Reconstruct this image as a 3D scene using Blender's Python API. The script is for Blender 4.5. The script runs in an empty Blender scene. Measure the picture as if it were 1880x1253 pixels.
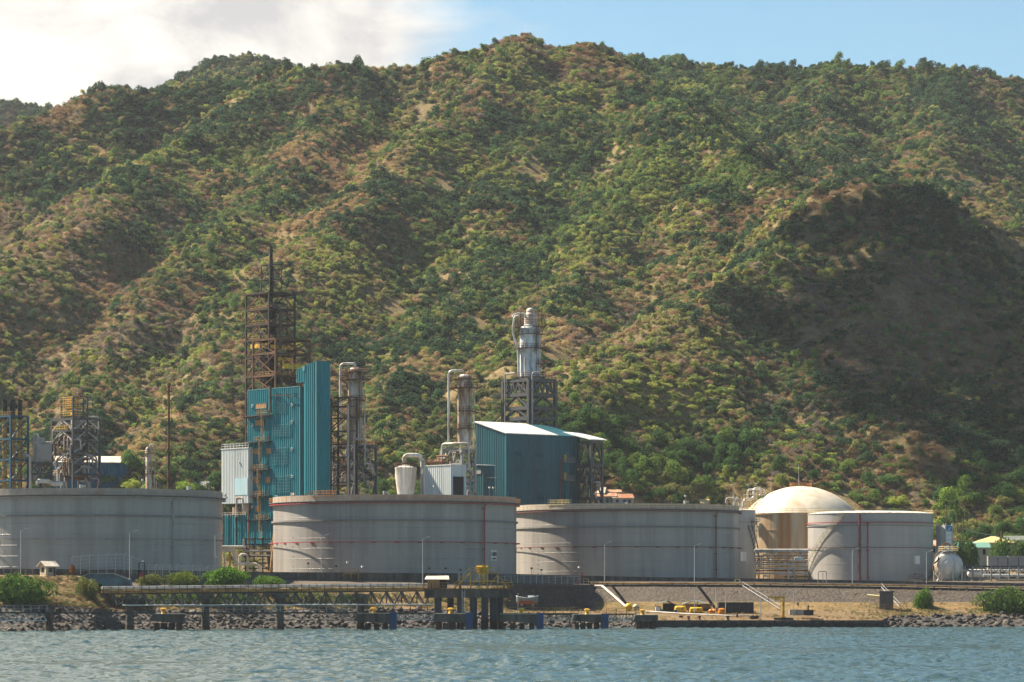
import bpy, math, random
import numpy as np
from mathutils import Vector, Matrix
random.seed(7)
SC = bpy.context.scene
COL = SC.collection
R = math.radians
F, HZ, CH = 6300.0, 1100.0, 6.6          # focal length in photo pixels, horizon row, eye height above the water
ROT = R(40)                              # the plant's grid is turned against the camera

def at(px, py, Y):
    return Vector(((px - 940) / F * Y, Y, CH + (HZ - py) / F * Y))
def zat(py, Y): return CH + (HZ - py) / F * Y
def xat(px, Y): return (px - 940) / F * Y

# ---------------------------------------------------------------- mesh builder
class MB:
    def __init__(s): s.v = []; s.f = []; s.m = []; s.cur = 0
    def mat(s, i): s.cur = i; return s
    def add(s, vs, fs):
        o = len(s.v); s.v += [tuple(p) for p in vs]
        for f in fs: s.f.append(tuple(i + o for i in f)); s.m.append(s.cur)
        return s
    def box(s, c, d, rz=0.0):
        x, y, z = d[0] / 2, d[1] / 2, d[2] / 2
        ca, sa = math.cos(rz), math.sin(rz)
        vs = []
        for k in (-z, z):
            for (a, b) in ((-x, -y), (x, -y), (x, y), (-x, y)):
                vs.append((c[0] + a * ca - b * sa, c[1] + a * sa + b * ca, c[2] + k))
        return s.add(vs, [(3, 2, 1, 0), (4, 5, 6, 7), (0, 1, 5, 4), (1, 2, 6, 5), (2, 3, 7, 6), (3, 0, 4, 7)])
    def bb(s, x0, x1, y0, y1, z0, z1):
        return s.box(((x0 + x1) / 2, (y0 + y1) / 2, (z0 + z1) / 2), (abs(x1 - x0), abs(y1 - y0), abs(z1 - z0)))
    def frame_of(s, p, q):
        d = (Vector(q) - Vector(p)); L = d.length; d = d / max(L, 1e-6)
        u = Vector((0, 0, 1)) if abs(d.z) < .95 else Vector((1, 0, 0))
        a = d.cross(u).normalized(); b = a.cross(d).normalized()
        return a, b
    def bar(s, p, q, w, h=None):
        h = h or w
        a, b = s.frame_of(p, q); p, q = Vector(p), Vector(q); vs = []
        for e in (p, q):
            for (i, j) in ((-1, -1), (1, -1), (1, 1), (-1, 1)):
                vs.append(e + a * (i * w / 2) + b * (j * h / 2))
        return s.add(vs, [(3, 2, 1, 0), (4, 5, 6, 7), (0, 1, 5, 4), (1, 2, 6, 5), (2, 3, 7, 6), (3, 0, 4, 7)])
    def cyl(s, p, q, r, n=12, r2=None, caps=True):
        r2 = r if r2 is None else r2
        a, b = s.frame_of(p, q); p, q = Vector(p), Vector(q); vs = []
        for e, rr in ((p, r), (q, r2)):
            for k in range(n):
                t = 2 * math.pi * k / n
                vs.append(e + a * (rr * math.cos(t)) + b * (rr * math.sin(t)))
        fs = [(k, (k + 1) % n, n + (k + 1) % n, n + k) for k in range(n)]
        if caps: fs += [tuple(range(n - 1, -1, -1)), tuple(range(n, 2 * n))]
        return s.add(vs, fs)
    def tube(s, pts, r, n=8, rs=None):
        pts = [Vector(p) for p in pts]; vs = []; N = len(pts)
        for i, p in enumerate(pts):
            d = (pts[min(i + 1, N - 1)] - pts[max(i - 1, 0)]).normalized()
            u = Vector((0, 0, 1)) if abs(d.z) < .9 else Vector((0.3, 1, 0)).normalized()
            a = d.cross(u).normalized(); b = a.cross(d).normalized()
            rr = rs[i] if rs else r
            for k in range(n):
                t = 2 * math.pi * k / n
                vs.append(p + a * (rr * math.cos(t)) + b * (rr * math.sin(t)))
        fs = []
        for i in range(N - 1):
            for k in range(n):
                fs.append((i * n + k, i * n + (k + 1) % n, (i + 1) * n + (k + 1) % n, (i + 1) * n + k))
        fs += [tuple(range(n - 1, -1, -1)), tuple(range((N - 1) * n, N * n))]
        return s.add(vs, fs)
    def pipe(s, pts, r, n=8, bend=None):            # a polyline pipe with rounded elbows
        bend = bend or r * 3
        P = [Vector(p) for p in pts]; out = [P[0]]
        for i in range(1, len(P) - 1):
            a, b = (P[i - 1] - P[i]), (P[i + 1] - P[i])
            l = min(bend, a.length * .45, b.length * .45)
            A, B = P[i] + a.normalized() * l, P[i] + b.normalized() * l
            for k in range(5):
                t = k / 4
                out.append(A * (1 - t) ** 2 + P[i] * 2 * t * (1 - t) + B * t * t)
        out.append(P[-1])
        return s.tube(out, r, n)
    def lathe(s, prof, n=48, c=(0, 0, 0), a0=0, a1=2 * math.pi, smooth=True):
        full = abs(a1 - a0 - 2 * math.pi) < 1e-6
        m = n if full else n + 1; vs = []
        for (r, z) in prof:
            for k in range(m):
                t = a0 + (a1 - a0) * k / n
                vs.append((c[0] + r * math.cos(t), c[1] + r * math.sin(t), c[2] + z))
        fs = []
        for i in range(len(prof) - 1):
            for k in range(n):
                k2 = (k + 1) % m
                fs.append((i * m + k, i * m + k2, (i + 1) * m + k2, (i + 1) * m + k))
        return s.add(vs, fs)
    def quad(s, a, b, c, d): return s.add([a, b, c, d], [(0, 1, 2, 3)])
    def slab(s, poly, t):                            # polygon with thickness (list of 3D points, extruded down by t)
        n = len(poly); vs = [tuple(p) for p in poly] + [(p[0], p[1], p[2] - t) for p in poly]
        fs = [tuple(range(n)), tuple(range(2 * n - 1, n - 1, -1))]
        fs += [(k, n + k, n + (k + 1) % n, (k + 1) % n) for k in range(n)]
        return s.add(vs, fs)
    def rail(s, pts, h=1.1, w=.06, step=1.6, mids=1):     # hand rail along a polyline
        pts = [Vector(p) for p in pts]
        for a, b in zip(pts, pts[1:]):
            L = (b - a).length; k = max(1, round(L / step))
            for i in range(k + 1):
                p = a.lerp(b, i / k); s.bar(p, p + Vector((0, 0, h)), w)
            for j in range(mids + 1):
                u = Vector((0, 0, h * (j + 1) / (mids + 1))); s.bar(a + u, b + u, w)
        return s
    def clad(s, poly, z0, ztop, pitch=.85, depth=.13):    # corrugated sheet walls around a closed polygon
        n = len(poly); zt = ztop if callable(ztop) else (lambda x, y: ztop)
        for i in range(n):
            a, b = Vector(poly[i]).to_2d(), Vector(poly[(i + 1) % n]).to_2d()
            d = b - a; L = d.length; d /= L; nn = Vector((d.y, -d.x)); k = max(1, round(L / pitch))
            row = []
            for j in range(k):
                for (u, o) in ((0, 0), (.45, 0), (.55, depth), (.95, depth)):
                    q = a + d * (L * (j + u) / k) + nn * o; row.append(q)
            row.append(b)
            vs = [(q.x, q.y, z0) for q in row] + [(q.x, q.y, zt(q.x, q.y)) for q in row]
            m = len(row); s.add(vs, [(j, j + 1, m + j + 1, m + j) for j in range(m - 1)])
        return s
    def build(s, name, mats, parent=None, smooth=False, loc=None, rz=0):
        me = bpy.data.meshes.new(name); me.from_pydata(s.v, [], s.f); me.update()
        if not isinstance(mats, (list, tuple)): mats = [mats]
        for m in mats: me.materials.append(m)
        if len(mats) > 1: me.polygons.foreach_set('material_index', s.m)
        if smooth:
            me.polygons.foreach_set('use_smooth', [True] * len(me.polygons))
            try: me.set_sharp_from_angle(angle=R(38))
            except Exception: pass
        o = bpy.data.objects.new(name, me); COL.objects.link(o)
        if parent: o.parent = parent
        if loc is not None: o.location = loc; o.rotation_euler = (0, 0, rz)
        return o

def tag(o, label=None, cat=None, group=None, kind=None):
    if label: o['label'] = label
    if cat: o['category'] = cat
    if group: o['group'] = group
    if kind: o['kind'] = kind
    return o
def thing(name, label, cat, loc, rz=0, group=None):
    o = bpy.data.objects.new(name, None); COL.objects.link(o)
    o.empty_display_size = .3
    o.location = loc; o.rotation_euler = (0, 0, rz)
    return tag(o, label, cat, group)
KIDS = {}
def dup(root, loc, rz=None, label=None, scale=None):
    r = root.copy(); COL.objects.link(r); r.location = loc
    if rz is not None: r.rotation_euler = (0, 0, rz)
    if label: r['label'] = label
    if scale is not None: r.scale = scale if hasattr(scale, '__len__') else (scale,) * 3
    if root.name not in KIDS: KIDS[root.name] = [(c, list(c.children)) for c in root.children]
    for ch, gs in KIDS[root.name]:
        c = ch.copy(); COL.objects.link(c); c.parent = r
        for g in gs:
            d = g.copy(); COL.objects.link(d); d.parent = c
    return r

# ---------------------------------------------------------------- materials
def nodes(m): m.use_nodes = True; nt = m.node_tree; nt.nodes.clear(); return nt, nt.nodes.new, nt.links.new
def M(name, rgb, rough=.65, metal=0.0, var=.22, scale=.6, stretch=(1, 1, 1), stain=None, samt=.45, sscale=.35, sstretch=(1, 1, 1), bump=0.0, bscale=3.0, spec=.25):
    m = bpy.data.materials.new(name); nt, N, L = nodes(m)
    out = N('ShaderNodeOutputMaterial'); b = N('ShaderNodeBsdfPrincipled'); L(b.outputs[0], out.inputs[0])
    b.inputs['Roughness'].default_value = rough; b.inputs['Metallic'].default_value = metal
    b.inputs['Specular IOR Level'].default_value = spec
    g = N('ShaderNodeNewGeometry')
    def noise(sc, st, det=5, off=0):
        mp = N('ShaderNodeMapping'); mp.inputs['Scale'].default_value = st; mp.inputs['Location'].default_value = (off, off * .7, 0)
        L(g.outputs['Position'], mp.inputs[0]); t = N('ShaderNodeTexNoise'); t.inputs['Scale'].default_value = sc
        t.inputs['Detail'].default_value = det; t.inputs['Roughness'].default_value = .65; L(mp.outputs[0], t.inputs['Vector']); return t.outputs['Fac']
    n1 = noise(scale, stretch)
    mr = N('ShaderNodeMapRange'); mr.inputs[1].default_value = .3; mr.inputs[2].default_value = .7
    mr.inputs[3].default_value = 1 - var; mr.inputs[4].default_value = 1 + var; L(n1, mr.inputs[0])
    mx = N('ShaderNodeMix'); mx.data_type = 'RGBA'; mx.blend_type = 'MULTIPLY'; mx.inputs[0].default_value = 1
    mx.inputs[6].default_value = (*rgb, 1); L(mr.outputs[0], mx.inputs[7]); c = mx.outputs[2]
    if stain:
        n2 = noise(sscale, sstretch, 6, 13.7)
        r2 = N('ShaderNodeMapRange'); r2.inputs[1].default_value = .62 - samt * .4; r2.inputs[2].default_value = .8 - samt * .3; L(n2, r2.inputs[0])
        m2 = N('ShaderNodeMix'); m2.data_type = 'RGBA'; L(r2.outputs[0], m2.inputs[0]); L(c, m2.inputs[6]); m2.inputs[7].default_value = (*stain, 1); c = m2.outputs[2]
    L(c, b.inputs['Base Color'])
    if bump:
        n3 = noise(bscale, (1, 1, 1), 6, 3.1); bp = N('ShaderNodeBump'); bp.inputs['Strength'].default_value = bump; bp.inputs['Distance'].default_value = .3
        L(n3, bp.inputs['Height']); L(bp.outputs[0], b.inputs['Normal'])
    return m
VS = (1, 1, .06)                                      # vertical streaks
MT = {}
MT['tank'] = M('grey_tank_paint', (.30, .285, .262), .38, 0, .12, .35, (1, 1, .12), (.20, .185, .168), .40, .22, VS, spec=.5)
MT['tankrim'] = M('pale_rim_paint', (.32, .285, .24), .6, 0, .15, .6, (1, 1, .5), (.33, .22, .15), .25, .6)
MT['ring'] = M('dark_ring_paint', (.19, .185, .18), .6, 0, .2)
MT['tanklite'] = M('pale_tank_paint', (.34, .33, .31), .4, 0, .10, .35, (1, 1, .12), (.29, .285, .275), .3, .22, VS)
MT['red'] = M('red_pipe_paint', (.32, .035, .05), .5, 0, .25, 1.0)
MT['dullred'] = M('faded_red_pipe_paint', (.16, .06, .055), .6, 0, .25, 1.0)
MT['greypipe'] = M('grey_pipe_paint', (.26, .25, .24), .6, 0, .25)
MT['orange'] = M('orange_rail_paint', (.55, .26, .07), .6, 0, .3, 1.2)
MT['yellow'] = M('yellow_safety_paint', (.62, .36, .03), .5, 0, .25, .8, (1, 1, 1), (.22, .10, .04), .3, .9)
MT['ochre'] = M('ochre_old_paint', (.36, .22, .07), .65, 0, .3, .9, (1, 1, 1), (.13, .06, .03), .45, .8)
MT['white'] = M('white_paint', (.72, .71, .68), .5, 0, .1, .6, (1, 1, .2), (.42, .38, .33), .3, .5, VS)
MT['dirtywhite'] = M('weathered_white_paint', (.60, .58, .53), .6, 0, .14, .6, (1, 1, .2), (.33, .26, .19), .42, .5, VS)
MT['palesheet'] = M('pale_blue_sheet', (.50, .55, .55), .5, 0, .08, .5, (1, 1, .1), (.30, .34, .34), .3, .35, VS)
MT['teal'] = M('teal_cladding', (.001, .165, .205), .6, 0, .12, .3, (1, 1, .15), (.008, .11, .135), .22, .25, VS)
MT['tealdark'] = M('dark_teal_cladding', (.006, .080, .105), .5, 0, .12, .3, (1, 1, .12), (.015, .055, .07), .35, .25, VS)
MT['tealblue'] = M('blue_cladding', (.01, .085, .16), .5, 0, .12)
MT['bluesteel'] = M('blue_steel_paint', (.010, .060, .10), .5, 0, .2)
MT['roofpale'] = M('pale_metal_roof', (.60, .60, .58), .45, 0, .1, .4, (1, 1, 1), (.40, .38, .35), .3)
MT['steel'] = M('grey_structural_steel', (.055, .062, .068), .6, 0, .25, .8, (1, 1, 1), (.13, .075, .04), .22, .5)
MT['rust'] = M('rusted_steel', (.17, .072, .030), .8, 0, .45, .7, (1, 1, 1), (.035, .03, .028), .55, .5)
MT['darksteel'] = M('blackened_steel', (.030, .030, .031), .7, 0, .3, .8, (1, 1, 1), (.11, .05, .024), .36, .3)
MT['alu'] = M('silver_insulation', (.64, .62, .58), .42, .1, .16, .7, (1, 1, .3), (.24, .16, .09), .38, .5, (1, 1, .22))
MT['alurust'] = M('stained_insulation', (.60, .56, .50), .5, .0, .25, .6, (1, 1, .3), (.24, .14, .07), .62, .45, (1, 1, .3))
MT['bluealu'] = M('blue_grey_insulation', (.54, .60, .63), .4, .05, .2, .5, (1, 1, .3), (.06, .06, .06), .35, .4, (1, 1, .3))
MT['rustwall'] = M('rust_streaked_shell', (.50, .42, .29), .65, 0, .15, .5, (1, 1, .1), (.38, .19, .06), .58, .42, (1, 1, .05))
MT['dome'] = M('stained_dome_paint', (.60, .54, .43), .6, 0, .1, .3, (1, 1, 1), (.42, .32, .20), .42, .16, (1, 1, 1))
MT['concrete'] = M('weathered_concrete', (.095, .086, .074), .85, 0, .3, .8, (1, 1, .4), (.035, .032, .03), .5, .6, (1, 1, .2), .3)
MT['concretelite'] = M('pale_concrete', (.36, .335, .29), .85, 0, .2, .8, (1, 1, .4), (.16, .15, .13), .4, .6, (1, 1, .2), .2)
MT['darkconcrete'] = M('tide_dark_concrete', (.045, .042, .040), .8, 0, .3, .9, (1, 1, .4), (.02, .02, .02), .4, .5)
MT['pile'] = M('rusty_pile', (.085, .05, .035), .85, 0, .4, .9, (1, 1, 1), (.03, .028, .027), .5)
MT['blue'] = M('blue_fender_panel', (.014, .06, .15), .45, 0, .15)
MT['cream'] = M('cream_render', (.52, .44, .31), .8, 0, .1, .6)
MT['tin'] = M('pale_tin_roof', (.56, .50, .42), .6, 0, .18, .8, (1, 1, 1), (.30, .20, .12), .3)
MT['rusttin'] = M('rusty_tin_roof', (.36, .16, .08), .8, 0, .3, .8, (1, 1, 1), (.45, .38, .30), .4, .5)
MT['greenroof'] = M('green_roof_sheet', (.13, .27, .22), .55, 0, .1)
MT['yellowroof'] = M('yellow_roof_sheet', (.50, .40, .18), .6, 0, .1)
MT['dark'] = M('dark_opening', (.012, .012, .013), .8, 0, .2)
MT['glassdark'] = M('dark_window', (.02, .025, .03), .25, 0, .1)
MT['tarp'] = M('grey_green_tarpaulin', (.13, .15, .13), .8, 0, .25, .9)
MT['tarpdark'] = M('black_tarpaulin', (.03, .032, .033), .8, 0, .3, .9)
MT['wood'] = M('weathered_board', (.34, .20, .09), .8, 0, .3, 1.0)
MT['galv'] = M('galvanised_steel', (.46, .46, .45), .5, .2, .15)
MT['boxgrey'] = M('grey_box_paint', (.25, .24, .23), .6, 0, .12)
MT['trunk'] = M('bark', (.11, .085, .06), .9, 0, .3)
MT['bluecon'] = M('bluish_concrete', (.045, .062, .072), .8, 0, .2, .7, (1, 1, .4), (.05, .055, .06), .45, .6)
MT['deckgreen'] = M('green_black_deck', (.02, .034, .032), .7, 0, .2)
MT['tealhull'] = M('grey_green_hull', (.16, .19, .17), .5, 0, .2)
MT['hullred'] = M('red_hull_paint', (.30, .07, .03), .6, 0, .2)
MT['cloud'] = M('cloud_white', (.8, .8, .8), 1, 0, .02)
MT['culvert'] = M('culvert_blue_grey', (.10, .16, .19), .8, 0, .15, .6, (1, 1, .4), (.05, .07, .08), .4)
MT['patch'] = M('faded_blue_patch', (.28, .46, .52), .5, 0, .2, .5, (1, 1, .1), (.50, .55, .55), .5, .4, VS)
MT['blue2'] = M('bright_blue_panel', (.012, .16, .42), .45, 0, .1)
MT['skin'] = M('skin', (.26, .14, .08), .6)
MT['cloth'] = M('dark_clothes', (.02, .022, .035), .9)
MT['clothred'] = M('dull_red_shirt', (.16, .03, .03), .9)
MT['black'] = M('black_paint', (.015, .015, .016), .6)
MT['rubber'] = M('black_rubber', (.018, .018, .018), .8)
MT['buoyorange'] = M('orange_buoy_paint', (.72, .24, .015), .45, 0, .15)
MT['buoyyellow'] = M('yellow_buoy_paint', (.80, .50, .015), .45, 0, .15, .8, (1, 1, 1), (.30, .15, .04), .3, .8)
MT['paleyellow'] = M('faded_yellow_paint', (.66, .55, .30), .6, 0, .15)
# ---------------------------------------------------------------- camera, light, sky, air
cam = bpy.data.cameras.new('camera'); co = bpy.data.objects.new('camera', cam); COL.objects.link(co)
co.location = (0, 0, CH); co.rotation_euler = (R(90), 0, 0)
cam.sensor_width = 36; cam.lens = F / 1880 * 36; cam.shift_y = (HZ - 626.5) / 1880; cam.clip_start = 1; cam.clip_end = 20000
SC.camera = co
SUN_AZ = R(119)                                       # turned left from the side that faces the camera
SUN_EL = R(46)
sx, sy = -math.sin(SUN_AZ) * math.cos(SUN_EL), -math.cos(SUN_AZ) * math.cos(SUN_EL)
sd = Vector((sx, sy, math.sin(SUN_EL)))
sl = bpy.data.lights.new('sun', 'SUN'); sl.energy = 5.0; sl.angle = R(.5); sl.color = (1.0, .86, .68)
so = bpy.data.objects.new('sun', sl); COL.objects.link(so); so.location = (-300, 300, 600)
so.rotation_euler = sd.to_track_quat('Z', 'Y').to_euler()
w = bpy.data.worlds.new('World'); SC.world = w; w.use_nodes = True
nt = w.node_tree; nt.nodes.clear(); N = nt.nodes.new; L = nt.links.new
wo = N('ShaderNodeOutputWorld'); bg = N('ShaderNodeBackground'); L(bg.outputs[0], wo.inputs[0])
sky = N('ShaderNodeTexSky'); sky.sky_type = 'NISHITA'; sky.sun_disc = False
sky.sun_elevation = SUN_EL; sky.sun_rotation = math.atan2(sx, sy); sky.air_density = .85; sky.dust_density = .6; sky.ozone_density = 2.5; sky.altitude = 0
tn = N('ShaderNodeMix'); tn.data_type = 'RGBA'; tn.blend_type = 'MULTIPLY'; tn.inputs[0].default_value = 1; L(sky.outputs[0], tn.inputs[6]); tn.inputs[7].default_value = (.84, 1.0, .93, 1)
tc = N('ShaderNodeTexCoord')
mp = N('ShaderNodeMapping'); mp.inputs['Scale'].default_value = (9, 9, 17); mp.inputs['Location'].default_value = (1.3, .2, .35); L(tc.outputs['Generated'], mp.inputs[0])
n1 = N('ShaderNodeTexNoise'); n1.inputs['Scale'].default_value = 1.0; n1.inputs['Detail'].default_value = 7; n1.inputs['Roughness'].default_value = .55; L(mp.outputs[0], n1.inputs['Vector'])
# cloud cover grows towards the sun's side (left), none far right
sp = N('ShaderNodeSeparateXYZ'); L(tc.outputs['Generated'], sp.inputs[0])
cov = N('ShaderNodeMapRange'); cov.inputs[1].default_value = -.05; cov.inputs[2].default_value = .035; cov.inputs[3].default_value = .34; cov.inputs[4].default_value = -.30; L(sp.outputs['X'], cov.inputs[0])
ad = N('ShaderNodeMath'); ad.operation = 'ADD'; L(n1.outputs['Fac'], ad.inputs[0]); L(cov.outputs[0], ad.inputs[1])
cr = N('ShaderNodeMapRange'); cr.interpolation_type = 'SMOOTHSTEP'; cr.inputs[1].default_value = .44; cr.inputs[2].default_value = .72; L(ad.outputs[0], cr.inputs[0])
mp2 = N('ShaderNodeMapping'); mp2.inputs['Scale'].default_value = (24, 24, 38); mp2.inputs['Location'].default_value = (4.1, 2.2, .9); L(tc.outputs['Generated'], mp2.inputs[0])
n2 = N('ShaderNodeTexNoise'); n2.inputs['Scale'].default_value = 1.0; n2.inputs['Detail'].default_value = 9; n2.inputs['Roughness'].default_value = .6; n2.inputs['Distortion'].default_value = .4; L(mp2.outputs[0], n2.inputs['Vector'])
cc = N('ShaderNodeValToRGB'); cc.color_ramp.elements[0].position = .36; cc.color_ramp.elements[0].color = (4.6, 4.5, 4.45, 1)
cc.color_ramp.elements[1].position = .58; cc.color_ramp.elements[1].color = (7.4, 7.0, 6.4, 1); L(n2.outputs['Fac'], cc.inputs[0])
fw = N('ShaderNodeMapRange'); fw.inputs[1].default_value = .1; fw.inputs[2].default_value = .7; L(sp.outputs['Y'], fw.inputs[0]); hi = N('ShaderNodeMapRange'); hi.inputs[1].default_value = .75; hi.inputs[2].default_value = .35; L(sp.outputs['Z'], hi.inputs[0]); m1 = N('ShaderNodeMath'); m1.operation = 'MULTIPLY'; L(fw.outputs[0], m1.inputs[0]); L(hi.outputs[0], m1.inputs[1]); m2 = N('ShaderNodeMath'); m2.operation = 'MULTIPLY'; L(m1.outputs[0], m2.inputs[0]); L(cr.outputs[0], m2.inputs[1])
mx = N('ShaderNodeMix'); mx.data_type = 'RGBA'; L(m2.outputs[0], mx.inputs[0]); L(tn.outputs[2], mx.inputs[6]); L(cc.outputs[0], mx.inputs[7])
L(mx.outputs[2], bg.inputs['Color']); bg.inputs['Strength'].default_value = .05
vs = SC.view_settings; vs.view_transform = 'Standard'; vs.look = 'None'; vs.exposure = 1.60; vs.gamma = 1; vs.use_curve_mapping = False
SC.cycles.use_denoising = True; SC.cycles.max_bounces = 6; SC.cycles.diffuse_bounces = 3; SC.cycles.transparent_max_bounces = 6
SC.cycles.use_adaptive_sampling = True; SC.cycles.adaptive_threshold = .02

# ---------------------------------------------------------------- noise
def vnoise(x, y, seed):
    xi, yi = np.floor(x).astype(np.int64), np.floor(y).astype(np.int64); fx, fy = x - xi, y - yi
    fx, fy = fx * fx * (3 - 2 * fx), fy * fy * (3 - 2 * fy)
    def h(a, b):
        n = (a * 374761393 + b * 668265263 + seed * 982451653) & 0xffffffff
        n = ((n ^ (n >> 13)) * 1274126177) & 0xffffffff
        return ((n ^ (n >> 16)) & 0xffff) / 65535.0
    return (h(xi, yi) * (1 - fx) + h(xi + 1, yi) * fx) * (1 - fy) + (h(xi, yi + 1) * (1 - fx) + h(xi + 1, yi + 1) * fx) * fy
def fbm(x, y, seed, o=4):
    s = 0; a = 1; t = 0
    for i in range(o):
        s = s + a * vnoise(x * 2 ** i + 17.3 * i, y * 2 ** i + 9.1 * i, seed + i); t += a; a *= .5
    return s / t
def ridged(x, y, seed, o=3):
    s = 0; a = 1; t = 0
    for i in range(o):
        s = s + a * (1 - np.abs(2 * vnoise(x * 2 ** i + 5.7 * i, y * 2 ** i + 3.3 * i, seed + i) - 1)); t += a; a *= .5
    return s / t

# ---------------------------------------------------------------- mountain: ridges as polylines (photo column, row, distance), steepness
RID = [
 (0.77, [(-260,280,1620),(-100,232,1600),(75,214,1620),(130,194,1630),(210,154,1640),(350,143,1660),(430,144,1670),(510,112,1660),(600,114,1640),(690,120,1650),(730,116,1650),(800,90,1640),(870,78,1640),(905,64,1640),(945,54,1650),(1000,76,1650),(1080,73,1650),(1125,86,1660),(1150,112,1670)]),
 (0.75, [(1115,84,1650),(1170,150,1590),(1245,208,1520),(1360,275,1440),(1470,330,1370),(1520,352,1330)]),
 (0.83, [(1465,352,1330),(1530,340,1300),(1600,336,1280),(1680,348,1280),(1740,382,1285),(1800,425,1290),(1880,492,1290),(1960,560,1280),(2080,650,1260)]),
 (0.72, [(1600,336,1280),(1480,402,1240),(1385,462,1210),(1250,545,1170),(1120,630,1125),(1030,715,1085),(980,800,1050)]),
 (0.62, [(1600,336,1280),(1600,440,1225),(1560,560,1175),(1500,690,1130),(1440,800,1085)]),
 (0.62, [(1740,382,1285),(1800,520,1220),(1820,650,1165),(1800,790,1110)]),
 (0.72, [(500,130,1655),(440,198,1585),(330,245,1520),(230,305,1450),(130,385,1380),(20,475,1310),(-100,570,1240),(-200,680,1180)]),
 (0.70, [(945,62,1645),(880,150,1560),(775,255,1470),(690,335,1400),(600,425,1330),(520,525,1270),(450,625,1210),(370,745,1140),(320,830,1090)]),
 (0.65, [(1080,80,1648),(1010,170,1570),(960,260,1490),(930,360,1410),(890,470,1330),(820,580,1260),(740,680,1190),(700,780,1120)]),
 (0.69, [(1245,208,1520),(1180,300,1440),(1130,390,1370),(1080,470,1310),(1010,560,1240),(960,640,1180)]),
 (0.69, [(640,116,1645),(600,200,1560),(540,290,1480),(450,380,1400),(350,470,1330),(260,580,1260),(170,690,1190),(90,800,1110)]),
 (0.69, [(1360,275,1440),(1330,350,1380),(1270,430,1310)]),
 (0.75, [(1130,105,2000),(1185,92,2000),(1250,98,2010),(1340,110,2000),(1430,116,1980),(1520,105,1960),(1600,110,1950),(1700,112,1930),(1760,122,1920),(1830,130,1920),(1880,136,1920),(2000,150,1920),(2200,190,1900)]),
 (0.62, [(1520,105,1960),(1490,190,1820),(1530,270,1680),(1570,310,1560)]),
 (0.62, [(1750,122,1920),(1700,220,1780),(1690,300,1640),(1760,345,1520),(1850,400,1440)]),
 (0.62, [(1250,98,2010),(1300,170,1880),(1380,235,1760)]),
 (0.77, [(330,124,2300),(385,96,2280),(430,88,2270),(480,95,2270),(530,116,2270)]),
 (0.77, [(-300,210,2500),(-100,176,2450),(30,175,2450),(110,186,2440),(220,230,2440)]),
]
SEG = []
for k, pl in RID:
    P = [at(p[0], p[1] + 22, p[2]) for p in pl]
    for a, b in zip(P, P[1:]): SEG.append((a, b, k))
YB = lambda x: 1018 - 92 * np.clip((x - 92) / 26, 0, 1) ** 2 * (3 - 2 * np.clip((x - 92) / 26, 0, 1))          # where the hill foot starts
def terrain(x, y):
    wx = x + 16 * (fbm(x / 55, y / 55, 3) - .5) * 2; wy = y + 16 * (fbm(x / 55, y / 55, 8) - .5) * 2
    acc = np.full(x.shape, -1e3); T = 3.0; dmin = np.full(x.shape, 1e3)
    acc = np.zeros(x.shape)
    foot = 10.5 + np.clip(y - YB(x), 0, 140) * (.22 - .09 * np.clip((x - 92) / 26, 0, 1))
    foot = foot + np.clip(y - 1150, 0, None) * .04
    acc += np.exp((foot - 250) / T)
    for a, b, k in SEG:
        d = b - a; l2 = d.x * d.x + d.y * d.y
        t = np.clip(((wx - a.x) * d.x + (wy - a.y) * d.y) / l2, 0, 1)
        dx, dy = wx - a.x - t * d.x, wy - a.y - t * d.y; q = np.sqrt(dx * dx + dy * dy)
        z = a.z + t * d.z - k * (np.sqrt(q * q + 36) - 6)
        acc += np.exp(np.clip((z - 250) / T, -100, 60)); dmin = np.minimum(dmin, q)
    z = 250 + T * np.log(acc)
    up = np.clip((z - foot) / 30, 0, 1)
    g = ridged(x / 62 + .3 * wy / 62, y / 90, 31) - .6
    z = z + up * (g * 20 * np.clip(dmin / 45, 0, 1) + (fbm(x / 26, y / 26, 77) - .5) * 9 * np.clip(dmin / 14, .1, 1)) + (fbm(x / 14, y / 14, 5) - .5) * 1.2 * np.clip((y - 950) / 60, 0, 1)
    return z
gx = np.arange(-560, 640, 4.5); gy = np.arange(930, 2620, 4.5)
X, Y = np.meshgrid(gx, gy); Z = terrain(X, Y)
nx, ny = len(gx), len(gy)
def grid_mesh(name, X, Y, Z, mat, smooth=True):
    ny, nx = X.shape; me = bpy.data.meshes.new(name)
    co_ = np.stack([X, Y, Z], -1).reshape(-1, 3).astype(np.float32)
    i = np.arange(nx * ny).reshape(ny, nx); q = np.stack([i[:-1, :-1], i[:-1, 1:], i[1:, 1:], i[1:, :-1]], -1).reshape(-1, 4)
    me.vertices.add(len(co_)); me.vertices.foreach_set('co', co_.ravel())
    me.loops.add(q.size); me.loops.foreach_set('vertex_index', q.ravel().astype(np.int32))
    me.polygons.add(len(q)); me.polygons.foreach_set('loop_start', (np.arange(len(q)) * 4).astype(np.int32))
    me.update(calc_edges=True); me.validate()
    me.polygons.foreach_set('use_smooth', np.full(len(me.polygons), smooth)); me.materials.append(mat)
    o = bpy.data.objects.new(name, me); COL.objects.link(o); return o
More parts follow.
